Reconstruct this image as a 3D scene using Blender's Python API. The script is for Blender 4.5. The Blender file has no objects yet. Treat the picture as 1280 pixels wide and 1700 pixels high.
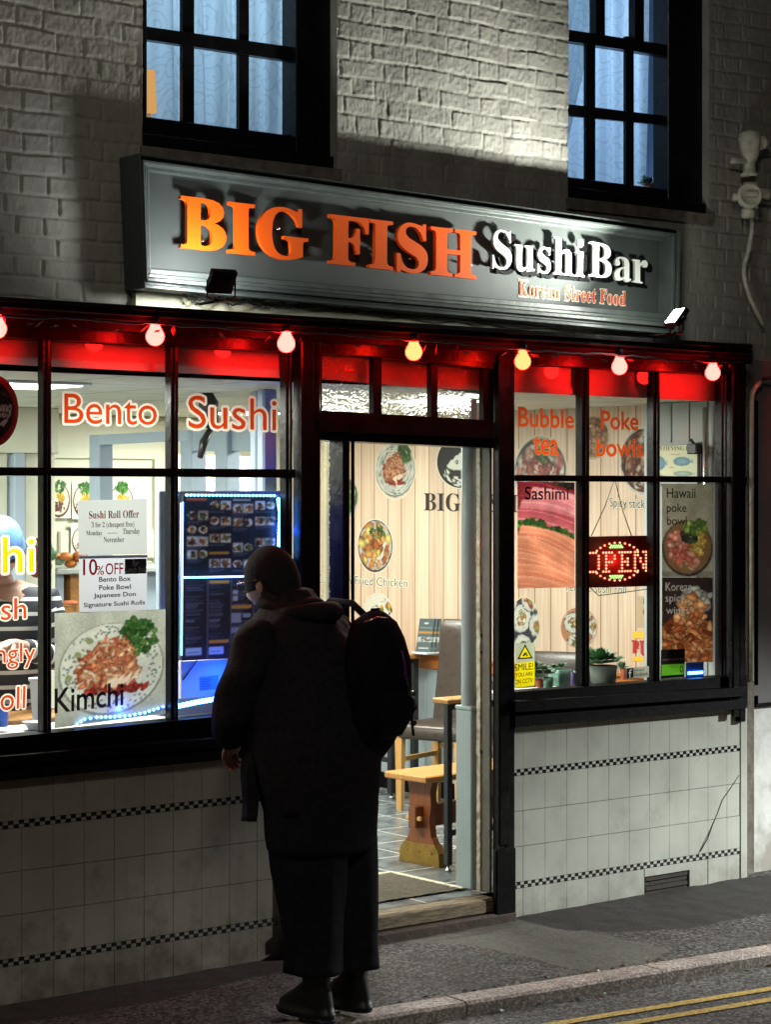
import bpy, math, random
import numpy as np
from mathutils import Vector, Matrix

# ------------------------------------------------------------------ camera, world, lamps, exposure
SC = bpy.context.scene
COL = SC.collection
F_PX, U0, V0 = 3500.0, 640.0, 817.0            # focal length in photo pixels, principal column, horizon row
TH = math.atan(F_PX / (5053.0 - U0))           # the street front recedes to the right by this angle
CT, ST = math.cos(TH), math.sin(TH)
CAM = Vector((-8.6 * ST, -8.6 * CT, 1.8))
cd = bpy.data.cameras.new("camera"); cam = bpy.data.objects.new("camera", cd); COL.objects.link(cam)
cam.location = CAM; cam.rotation_euler = (math.pi / 2, 0, -(math.pi / 2 - math.atan2(CT, ST)))
cd.sensor_fit = 'VERTICAL'; cd.sensor_height = 36.0; cd.lens = F_PX / 1700.0 * 36.0
cd.shift_y = -(850.0 - V0) / 1700.0
cd.clip_end = 200.0; cd.clip_start = 0.05
SC.camera = cam
SC.view_settings.view_transform = 'Standard'; SC.view_settings.look = 'None'
SC.view_settings.exposure = 0.0; SC.view_settings.gamma = 1.0
SC.cycles.use_denoising = True
SC.cycles.max_bounces = 8; SC.cycles.transparent_max_bounces = 16
SC.cycles.caustics_reflective = False; SC.cycles.caustics_refractive = False
SC.cycles.sample_clamp_indirect = 4.0

w = bpy.data.worlds.new("World"); SC.world = w; w.use_nodes = True
nt = w.node_tree; nt.nodes.clear()
o_ = nt.nodes.new("ShaderNodeOutputWorld"); b_ = nt.nodes.new("ShaderNodeBackground"); s_ = nt.nodes.new("ShaderNodeTexSky")
s_.sky_type = 'NISHITA'; s_.sun_disc = False; s_.sun_elevation = math.radians(-3.0); s_.sun_rotation = math.radians(200)
nt.links.new(s_.outputs[0], b_.inputs[0]); nt.links.new(b_.outputs[0], o_.inputs[0]); b_.inputs[1].default_value = 0.12

def lamp(name, kind, loc, power, col, target=None, size=0.1, size_y=None, spot=None, blend=0.3, spread=None):
    d = bpy.data.lights.new(name, kind); d.energy = power; d.color = col
    if kind == 'AREA':
        d.shape = 'RECTANGLE'; d.size = size; d.size_y = size_y or size
        if spread: d.spread = math.radians(spread)
    else:
        d.shadow_soft_size = size
    if kind == 'SPOT':
        d.spot_size = math.radians(spot or 90); d.spot_blend = blend
    o = bpy.data.objects.new(name, d); COL.objects.link(o); o.location = loc
    if target is not None:
        o.rotation_euler = (Vector(target) - Vector(loc)).to_track_quat('-Z', 'Y').to_euler()
    return o

# street lamps beyond the frame (right one cool, high left one warm)
lamp("street_light_cool", 'SPOT', (5.3, -2.1, 2.1), 2000, (0.95, 1.0, 0.95), (2.35, -1.0, .0), size=0.08, spot=48, blend=1.0)
lamp("street_light_warm", 'POINT', (-4.3, -5.6, 5.4), 195, (1.0, 0.93, 0.80), size=0.35)
# ceiling fittings inside the shop
LAMP_INT = [(-1.25, 0.75, 62), (0.95, 0.8, 47), (1.1, 2.6, 54), (-1.5, 2.2, 72)]
for i, (x, y, p) in enumerate(LAMP_INT):
    lamp("shop_ceiling_light", 'AREA', (x, y, 2.215), p, (0.97, 1.0, 0.90), (x, y, 0), 0.55)

# ------------------------------------------------------------------ measuring helpers: photo pixel -> point on a wall
def ray(px, py):
    u, v = (px - U0) / F_PX, (V0 - py) / F_PX
    return Vector((ST + u * CT, CT - u * ST, v))
def fy(px, py, Y):
    d = ray(px, py); return CAM + d * ((Y - CAM.y) / d.y)
def fx(px, py, X):
    d = ray(px, py); return CAM + d * ((X - CAM.x) / d.x)
def fz(px, py, Z):
    d = ray(px, py); return CAM + d * ((Z - CAM.z) / d.z)
def Q(tl, tr, bl, br, plane):
    """four photo corners on a wall plane -> P(u,v,d), d metres off the wall towards the viewer"""
    ax, c = plane
    f = {'y': fy, 'x': fx, 'z': fz}[ax]; n = {'y': Vector((0, -1, 0)), 'x': Vector((-1, 0, 0)), 'z': Vector((0, 0, 1))}[ax]
    a, b, e, g = f(*tl, c), f(*tr, c), f(*bl, c), f(*br, c)
    def P(u, v, d=0.0):
        return (e * (1 - u) + g * u) * (1 - v) + (a * (1 - u) + b * u) * v + n * d
    return P
def QR(x0, y0, x1, y1, plane, sl=0.0):
    return Q((x0, y0), (x1, y0 + sl * (x1 - x0)), (x0, y1), (x1, y1 + sl * (x1 - x0)), plane)

def lin(c):
    return tuple(((x / 12.92) if x <= 0.04045 else ((x + 0.055) / 1.055) ** 2.4) for x in c)
def rgb(r, g, b): return lin((r / 255.0, g / 255.0, b / 255.0))

# ------------------------------------------------------------------ materials
def mat(name, base=(0.5, 0.5, 0.5), rough=0.5, metal=0.0, var=0.0, vscale=8.0, bump=0.0, bscale=40.0, spec=0.5, coat=0.0, stretch=(1, 1, 1), emis=None, estr=0.0, var2=None):
    m = bpy.data.materials.new(name); m.use_nodes = True
    n = m.node_tree; N = n.nodes; L = n.links; p = N["Principled BSDF"]
    p.inputs['Base Color'].default_value = (*base, 1); p.inputs['Roughness'].default_value = rough
    p.inputs['Metallic'].default_value = metal; p.inputs['Specular IOR Level'].default_value = spec
    p.inputs['Coat Weight'].default_value = coat
    tc = N.new("ShaderNodeTexCoord"); mp = N.new("ShaderNodeMapping"); mp.inputs['Scale'].default_value = stretch
    L.new(tc.outputs['Object'], mp.inputs[0])
    if var > 0:
        tx = N.new("ShaderNodeTexNoise"); tx.inputs['Scale'].default_value = vscale; tx.inputs['Detail'].default_value = 6; tx.inputs['Roughness'].default_value = 0.6
        L.new(mp.outputs[0], tx.inputs[0])
        cr = N.new("ShaderNodeValToRGB"); cr.color_ramp.elements[0].position = 0.3; cr.color_ramp.elements[1].position = 0.7
        d = var2 or tuple(max(0, c * (1 - var)) for c in base); u = tuple(min(1, c * (1 + var)) for c in base)
        cr.color_ramp.elements[0].color = (*d, 1); cr.color_ramp.elements[1].color = (*u, 1)
        L.new(tx.outputs['Fac'], cr.inputs[0]); L.new(cr.outputs[0], p.inputs['Base Color'])
        mr = N.new("ShaderNodeMapRange"); mr.inputs['To Min'].default_value = max(0.02, rough - 0.12); mr.inputs['To Max'].default_value = min(1, rough + 0.15)
        L.new(tx.outputs['Fac'], mr.inputs[0]); L.new(mr.outputs[0], p.inputs['Roughness'])
    if bump > 0:
        t2 = N.new("ShaderNodeTexNoise"); t2.inputs['Scale'].default_value = bscale; t2.inputs['Detail'].default_value = 5
        L.new(mp.outputs[0], t2.inputs[0])
        bp = N.new("ShaderNodeBump"); bp.inputs['Strength'].default_value = bump; bp.inputs['Distance'].default_value = 0.01
        L.new(t2.outputs['Fac'], bp.inputs['Height']); L.new(bp.outputs[0], p.inputs['Normal'])
    if emis:
        p.inputs['Emission Color'].default_value = (*emis, 1); p.inputs['Emission Strength'].default_value = estr
    return m

def print_mat(name, trans=0.0, rough=0.5, emis=0.0):
    """printed colour stored on the mesh; paper lets some light through"""
    m = bpy.data.materials.new(name); m.use_nodes = True
    n = m.node_tree; N = n.nodes; L = n.links; p = N["Principled BSDF"]
    a = N.new("ShaderNodeAttribute"); a.attribute_name = "Col"
    L.new(a.outputs['Color'], p.inputs['Base Color']); p.inputs['Roughness'].default_value = rough
    p.inputs['Specular IOR Level'].default_value = 0.3
    if emis > 0:
        L.new(a.outputs['Color'], p.inputs['Emission Color']); p.inputs['Emission Strength'].default_value = emis
    if trans > 0:
        t = N.new("ShaderNodeBsdfTranslucent"); mx = N.new("ShaderNodeMixShader"); mx.inputs[0].default_value = trans
        L.new(a.outputs['Color'], t.inputs[0]); L.new(p.outputs[0], mx.inputs[1]); L.new(t.outputs[0], mx.inputs[2])
        L.new(mx.outputs[0], N["Material Output"].inputs[0])
    return m

def glass_mat(name, tint=(1, 1, 1), refl=0.9):
    m = bpy.data.materials.new(name); m.use_nodes = True
    n = m.node_tree; N = n.nodes; L = n.links; N.remove(N["Principled BSDF"])
    t = N.new("ShaderNodeBsdfTransparent"); t.inputs[0].default_value = (*tint, 1)
    g = N.new("ShaderNodeBsdfGlossy"); g.inputs['Roughness'].default_value = 0.02
    fr = N.new("ShaderNodeFresnel"); fr.inputs[0].default_value = 1.45
    tx = N.new("ShaderNodeTexNoise"); tx.inputs['Scale'].default_value = 3.0
    tc = N.new("ShaderNodeTexCoord"); L.new(tc.outputs['Object'], tx.inputs[0])
    bp = N.new("ShaderNodeBump"); bp.inputs['Strength'].default_value = 0.05; bp.inputs['Distance'].default_value = 0.02
    L.new(tx.outputs[0], bp.inputs['Height']); L.new(bp.outputs[0], g.inputs['Normal'])
    ml = N.new("ShaderNodeMath"); ml.operation = 'MULTIPLY'; ml.inputs[1].default_value = refl
    L.new(fr.outputs[0], ml.inputs[0])
    mx = N.new("ShaderNodeMixShader"); L.new(ml.outputs[0], mx.inputs[0]); L.new(t.outputs[0], mx.inputs[1]); L.new(g.outputs[0], mx.inputs[2])
    L.new(mx.outputs[0], N["Material Output"].inputs[0]); return m

def frosted_mat(name):
    m = bpy.data.materials.new(name); m.use_nodes = True
    n = m.node_tree; N = n.nodes; L = n.links; p = N["Principled BSDF"]
    p.inputs['Transmission Weight'].default_value = 1.0; p.inputs['Roughness'].default_value = 0.12; p.inputs['IOR'].default_value = 1.3
    p.inputs['Base Color'].default_value = (0.95, 0.97, 0.95, 1)
    tc = N.new("ShaderNodeTexCoord"); tx = N.new("ShaderNodeTexVoronoi"); tx.inputs['Scale'].default_value = 70.0
    t2 = N.new("ShaderNodeTexNoise"); t2.inputs['Scale'].default_value = 45.0; t2.inputs['Detail'].default_value = 3
    L.new(tc.outputs['Object'], tx.inputs[0]); L.new(tc.outputs['Object'], t2.inputs[0])
    ad = N.new("ShaderNodeMath"); ad.operation = 'ADD'; L.new(tx.outputs['Distance'], ad.inputs[0]); L.new(t2.outputs['Fac'], ad.inputs[1])
    bp = N.new("ShaderNodeBump"); bp.inputs['Strength'].default_value = 0.26; bp.inputs['Distance'].default_value = 0.01
    L.new(ad.outputs[0], bp.inputs['Height']); L.new(bp.outputs[0], p.inputs['Normal'])
    tr = N.new("ShaderNodeBsdfTransparent"); mx = N.new("ShaderNodeMixShader"); mx.inputs[0].default_value = 0.5
    L.new(p.outputs[0], mx.inputs[1]); L.new(tr.outputs[0], mx.inputs[2]); L.new(mx.outputs[0], N["Material Output"].inputs[0])
    return m

def emit_mat(name, col, strength):
    m = bpy.data.materials.new(name); m.use_nodes = True
    n = m.node_tree; N = n.nodes; N.remove(N["Principled BSDF"])
    e = N.new("ShaderNodeEmission"); e.inputs[0].default_value = (*col, 1); e.inputs[1].default_value = strength
    n.links.new(e.outputs[0], N["Material Output"].inputs[0]); return m

def plank_mat(name):
    """pale printed wood boarding; board joints every 95 mm along Y, grain along Z"""
    m = bpy.data.materials.new(name); m.use_nodes = True
    n = m.node_tree; N = n.nodes; L = n.links; p = N["Principled BSDF"]; p.inputs['Roughness'].default_value = 0.55
    tc = N.new("ShaderNodeTexCoord"); sx = N.new("ShaderNodeSeparateXYZ"); L.new(tc.outputs['Object'], sx.inputs[0])
    dv = N.new("ShaderNodeMath"); dv.operation = 'DIVIDE'; dv.inputs[1].default_value = 0.125; L.new(sx.outputs['Y'], dv.inputs[0])
    fl = N.new("ShaderNodeMath"); fl.operation = 'FLOOR'; L.new(dv.outputs[0], fl.inputs[0])
    frc = N.new("ShaderNodeMath"); frc.operation = 'FRACT'; L.new(dv.outputs[0], frc.inputs[0])
    wn = N.new("ShaderNodeTexWhiteNoise"); wn.noise_dimensions = '1D'; L.new(fl.outputs[0], wn.inputs['W'])
    mp = N.new("ShaderNodeMapping"); mp.inputs['Scale'].default_value = (1, 55, 1.6); L.new(tc.outputs['Object'], mp.inputs[0])
    gn = N.new("ShaderNodeTexNoise"); gn.inputs['Scale'].default_value = 1.0; gn.inputs['Detail'].default_value = 6; gn.inputs['Distortion'].default_value = 0.6
    L.new(mp.outputs[0], gn.inputs[0])
    cr = N.new("ShaderNodeValToRGB"); cr.color_ramp.elements[0].position = 0.25; cr.color_ramp.elements[1].position = 0.75
    cr.color_ramp.elements[0].color = (*rgb(178, 152, 128), 1); cr.color_ramp.elements[1].color = (*rgb(212, 190, 168), 1)
    L.new(gn.outputs['Fac'], cr.inputs[0])
    hv = N.new("ShaderNodeHueSaturation"); mr = N.new("ShaderNodeMapRange"); mr.inputs['To Min'].default_value = 0.86; mr.inputs['To Max'].default_value = 1.08
    L.new(wn.outputs['Value'], mr.inputs[0]); L.new(mr.outputs[0], hv.inputs['Value']); L.new(cr.outputs[0], hv.inputs['Color'])
    lt = N.new("ShaderNodeMath"); lt.operation = 'LESS_THAN'; lt.inputs[1].default_value = 0.05; L.new(frc.outputs[0], lt.inputs[0])
    mx = N.new("ShaderNodeMix"); mx.data_type = 'RGBA'; mx.inputs['B'].default_value = (*rgb(112, 84, 58), 1)
    L.new(lt.outputs[0], mx.inputs['Factor']); L.new(hv.outputs[0], mx.inputs['A']); L.new(mx.outputs['Result'], p.inputs['Base Color'])
    return m

def grid_mat(name, ca, cb, line, pitch, lw, rough, off=(0, 0), vscale=6, bump=0.0):
    """square slabs with joints, laid in XY"""
    m = bpy.data.materials.new(name); m.use_nodes = True
    n = m.node_tree; N = n.nodes; L = n.links; p = N["Principled BSDF"]; p.inputs['Roughness'].default_value = rough
    tc = N.new("ShaderNodeTexCoord"); sx = N.new("ShaderNodeSeparateXYZ"); L.new(tc.outputs['Object'], sx.inputs[0])
    hits = []; ids = []
    for k, a in enumerate('XY'):
        ad = N.new("ShaderNodeMath"); ad.operation = 'ADD'; ad.inputs[1].default_value = off[k]; L.new(sx.outputs[a], ad.inputs[0])
        dv = N.new("ShaderNodeMath"); dv.operation = 'DIVIDE'; dv.inputs[1].default_value = pitch; L.new(ad.outputs[0], dv.inputs[0])
        fr = N.new("ShaderNodeMath"); fr.operation = 'FRACT'; L.new(dv.outputs[0], fr.inputs[0])
        fl = N.new("ShaderNodeMath"); fl.operation = 'FLOOR'; L.new(dv.outputs[0], fl.inputs[0]); ids.append(fl)
        lt = N.new("ShaderNodeMath"); lt.operation = 'LESS_THAN'; lt.inputs[1].default_value = lw / pitch; L.new(fr.outputs[0], lt.inputs[0]); hits.append(lt)
    mxm = N.new("ShaderNodeMath"); mxm.operation = 'MAXIMUM'; L.new(hits[0].outputs[0], mxm.inputs[0]); L.new(hits[1].outputs[0], mxm.inputs[1])
    tx = N.new("ShaderNodeTexNoise"); tx.inputs['Scale'].default_value = vscale; tx.inputs['Detail'].default_value = 6; L.new(tc.outputs['Object'], tx.inputs[0])
    cr = N.new("ShaderNodeValToRGB"); cr.color_ramp.elements[0].position = 0.35; cr.color_ramp.elements[1].position = 0.68
    cr.color_ramp.elements[0].color = (*ca, 1); cr.color_ramp.elements[1].color = (*cb, 1); L.new(tx.outputs['Fac'], cr.inputs[0])
    mx = N.new("ShaderNodeMix"); mx.data_type = 'RGBA'; mx.inputs['B'].default_value = (*line, 1)
    L.new(mxm.outputs[0], mx.inputs['Factor']); L.new(cr.outputs[0], mx.inputs['A']); L.new(mx.outputs['Result'], p.inputs['Base Color'])
    return m

def ground_mat(name, base, speck, rough, scale=260, amt=0.5, patch=0.0, pscale=1.5, bump=0.5):
    """aggregate: fine specks over a mottled base"""
    m = bpy.data.materials.new(name); m.use_nodes = True
    n = m.node_tree; N = n.nodes; L = n.links; p = N["Principled BSDF"]; p.inputs['Roughness'].default_value = rough
    tc = N.new("ShaderNodeTexCoord")
    v = N.new("ShaderNodeTexVoronoi"); v.inputs['Scale'].default_value = scale; L.new(tc.outputs['Object'], v.inputs[0])
    t = N.new("ShaderNodeTexNoise"); t.inputs['Scale'].default_value = pscale; t.inputs['Detail'].default_value = 7; L.new(tc.outputs['Object'], t.inputs[0])
    sp = N.new("ShaderNodeSeparateColor"); L.new(v.outputs['Color'], sp.inputs[0])
    cr = N.new("ShaderNodeValToRGB"); cr.color_ramp.elements[0].position = 0.35; cr.color_ramp.elements[0].color = (*base, 1)
    cr.color_ramp.elements[1].position = 0.95; cr.color_ramp.elements[1].color = (*speck, 1); L.new(sp.outputs[0], cr.inputs[0])
    c2 = N.new("ShaderNodeValToRGB"); c2.color_ramp.elements[0].position = 0.35; c2.color_ramp.elements[1].position = 0.65
    a = 1 - patch; c2.color_ramp.elements[0].color = (a, a, a, 1); c2.color_ramp.elements[1].color = (1, 1, 1, 1); L.new(t.outputs['Fac'], c2.inputs[0])
    mx = N.new("ShaderNodeMix"); mx.data_type = 'RGBA'; mx.blend_type = 'MULTIPLY'; mx.inputs['Factor'].default_value = 1
    L.new(cr.outputs[0], mx.inputs['A']); L.new(c2.outputs[0], mx.inputs['B']); L.new(mx.outputs['Result'], p.inputs['Base Color'])
    bp = N.new("ShaderNodeBump"); bp.inputs['Strength'].default_value = bump; bp.inputs['Distance'].default_value = 0.006
    L.new(sp.outputs[1], bp.inputs['Height']); L.new(bp.outputs[0], p.inputs['Normal'])
    return m

def pave_mat(name):
    """dark worn asphalt, a smoother lighter repair (Col red) and a much darker band along the wall (Col green)"""
    m = ground_mat(name, (0.014, 0.0125, 0.012), (0.17, 0.16, 0.15), 0.8, 95, patch=0.5, pscale=2.6, bump=0.9)
    N = m.node_tree.nodes; L = m.node_tree.links; p = N["Principled BSDF"]
    src = p.inputs['Base Color'].links[0].from_socket
    a = N.new("ShaderNodeAttribute"); a.attribute_name = "Col"; sp = N.new("ShaderNodeSeparateColor"); L.new(a.outputs['Color'], sp.inputs[0])
    tc = N.new("ShaderNodeTexCoord")
    def layer(src, ch_, ca, cb, sc, amt):
        t = N.new("ShaderNodeTexNoise"); t.inputs['Scale'].default_value = sc; t.inputs['Detail'].default_value = 9; t.inputs['Roughness'].default_value = .7; L.new(tc.outputs['Object'], t.inputs[0])
        cr = N.new("ShaderNodeValToRGB"); cr.color_ramp.elements[0].position = .3; cr.color_ramp.elements[1].position = .72; cr.color_ramp.elements[0].color = (*ca, 1); cr.color_ramp.elements[1].color = (*cb, 1); L.new(t.outputs['Fac'], cr.inputs[0])
        ad = N.new("ShaderNodeMath"); ad.operation = 'MULTIPLY_ADD'; ad.inputs[1].default_value = 1.0; L.new(sp.outputs[ch_], ad.inputs[0])
        nm = N.new("ShaderNodeMath"); nm.operation = 'MULTIPLY_ADD'; nm.inputs[1].default_value = .9; nm.inputs[2].default_value = -.45; L.new(t.outputs['Fac'], nm.inputs[0]); L.new(nm.outputs[0], ad.inputs[2])
        mr = N.new("ShaderNodeMapRange"); mr.inputs['From Min'].default_value = .42; mr.inputs['From Max'].default_value = .6; mr.inputs['To Max'].default_value = amt; L.new(ad.outputs[0], mr.inputs[0])
        mx = N.new("ShaderNodeMix"); mx.data_type = 'RGBA'; L.new(mr.outputs[0], mx.inputs['Factor']); L.new(src, mx.inputs['A']); L.new(cr.outputs[0], mx.inputs['B']); return mx.outputs['Result']
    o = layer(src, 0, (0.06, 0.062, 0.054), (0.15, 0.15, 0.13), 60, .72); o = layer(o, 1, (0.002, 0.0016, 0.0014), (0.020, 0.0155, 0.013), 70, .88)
    L.new(o, p.inputs['Base Color']); return m

def curtain_mat(name, col):
    """lace net: translucent cloth with a scroll pattern"""
    m = bpy.data.materials.new(name); m.use_nodes = True
    n = m.node_tree; N = n.nodes; L = n.links; N.remove(N["Principled BSDF"])
    tc = N.new("ShaderNodeTexCoord")
    n0 = N.new("ShaderNodeTexNoise"); n0.inputs['Scale'].default_value = 9.0; n0.inputs['Detail'].default_value = 2.0; L.new(tc.outputs['Object'], n0.inputs[0])
    vm = N.new("ShaderNodeVectorMath"); vm.operation = 'MULTIPLY_ADD'; vm.inputs[1].default_value = (.09, .09, .09); L.new(n0.outputs['Color'], vm.inputs[0]); L.new(tc.outputs['Object'], vm.inputs[2])
    ns = N.new("ShaderNodeTexVoronoi"); ns.inputs['Scale'].default_value = 9.0; L.new(vm.outputs[0], ns.inputs[0])
    ml = N.new("ShaderNodeMath"); ml.operation = 'MULTIPLY'; ml.inputs[1].default_value = 24.0; L.new(ns.outputs['Distance'], ml.inputs[0])
    sn = N.new("ShaderNodeMath"); sn.operation = 'SINE'; L.new(ml.outputs[0], sn.inputs[0])
    cr = N.new("ShaderNodeValToRGB"); cr.color_ramp.elements[0].position = 0.70; cr.color_ramp.elements[1].position = 0.92
    L.new(sn.outputs[0], cr.inputs[0])
    cr.color_ramp.elements[0].color = (*col, 1); cr.color_ramp.elements[1].color = (*[c * 0.83 for c in col], 1)
    t = N.new("ShaderNodeBsdfTranslucent"); d = N.new("ShaderNodeBsdfDiffuse"); L.new(cr.outputs[0], t.inputs[0]); L.new(cr.outputs[0], d.inputs[0])
    m1 = N.new("ShaderNodeMixShader"); m1.inputs[0].default_value = 0.25; L.new(t.outputs[0], m1.inputs[1]); L.new(d.outputs[0], m1.inputs[2])
    tr = N.new("ShaderNodeBsdfTransparent"); m2 = N.new("ShaderNodeMixShader"); m2.inputs[0].default_value = 0.12
    L.new(m1.outputs[0], m2.inputs[1]); L.new(tr.outputs[0], m2.inputs[2]); L.new(m2.outputs[0], N["Material Output"].inputs[0])
    return m

def stripe_mat(name, dark, light, pitch, frac):
    m = bpy.data.materials.new(name); m.use_nodes = True
    n = m.node_tree; N = n.nodes; L = n.links; p = N["Principled BSDF"]; p.inputs['Roughness'].default_value = 0.8
    a = N.new("ShaderNodeAttribute"); a.attribute_name = "stripe"
    dv = N.new("ShaderNodeMath"); dv.operation = 'DIVIDE'; dv.inputs[1].default_value = pitch; L.new(a.outputs['Fac'], dv.inputs[0])
    fr = N.new("ShaderNodeMath"); fr.operation = 'FRACT'; L.new(dv.outputs[0], fr.inputs[0])
    lt = N.new("ShaderNodeMath"); lt.operation = 'LESS_THAN'; lt.inputs[1].default_value = frac; L.new(fr.outputs[0], lt.inputs[0])
    mx = N.new("ShaderNodeMix"); mx.data_type = 'RGBA'; mx.inputs['A'].default_value = (*dark, 1); mx.inputs['B'].default_value = (*light, 1)
    L.new(lt.outputs[0], mx.inputs['Factor']); L.new(mx.outputs['Result'], p.inputs['Base Color'])
    return m

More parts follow.
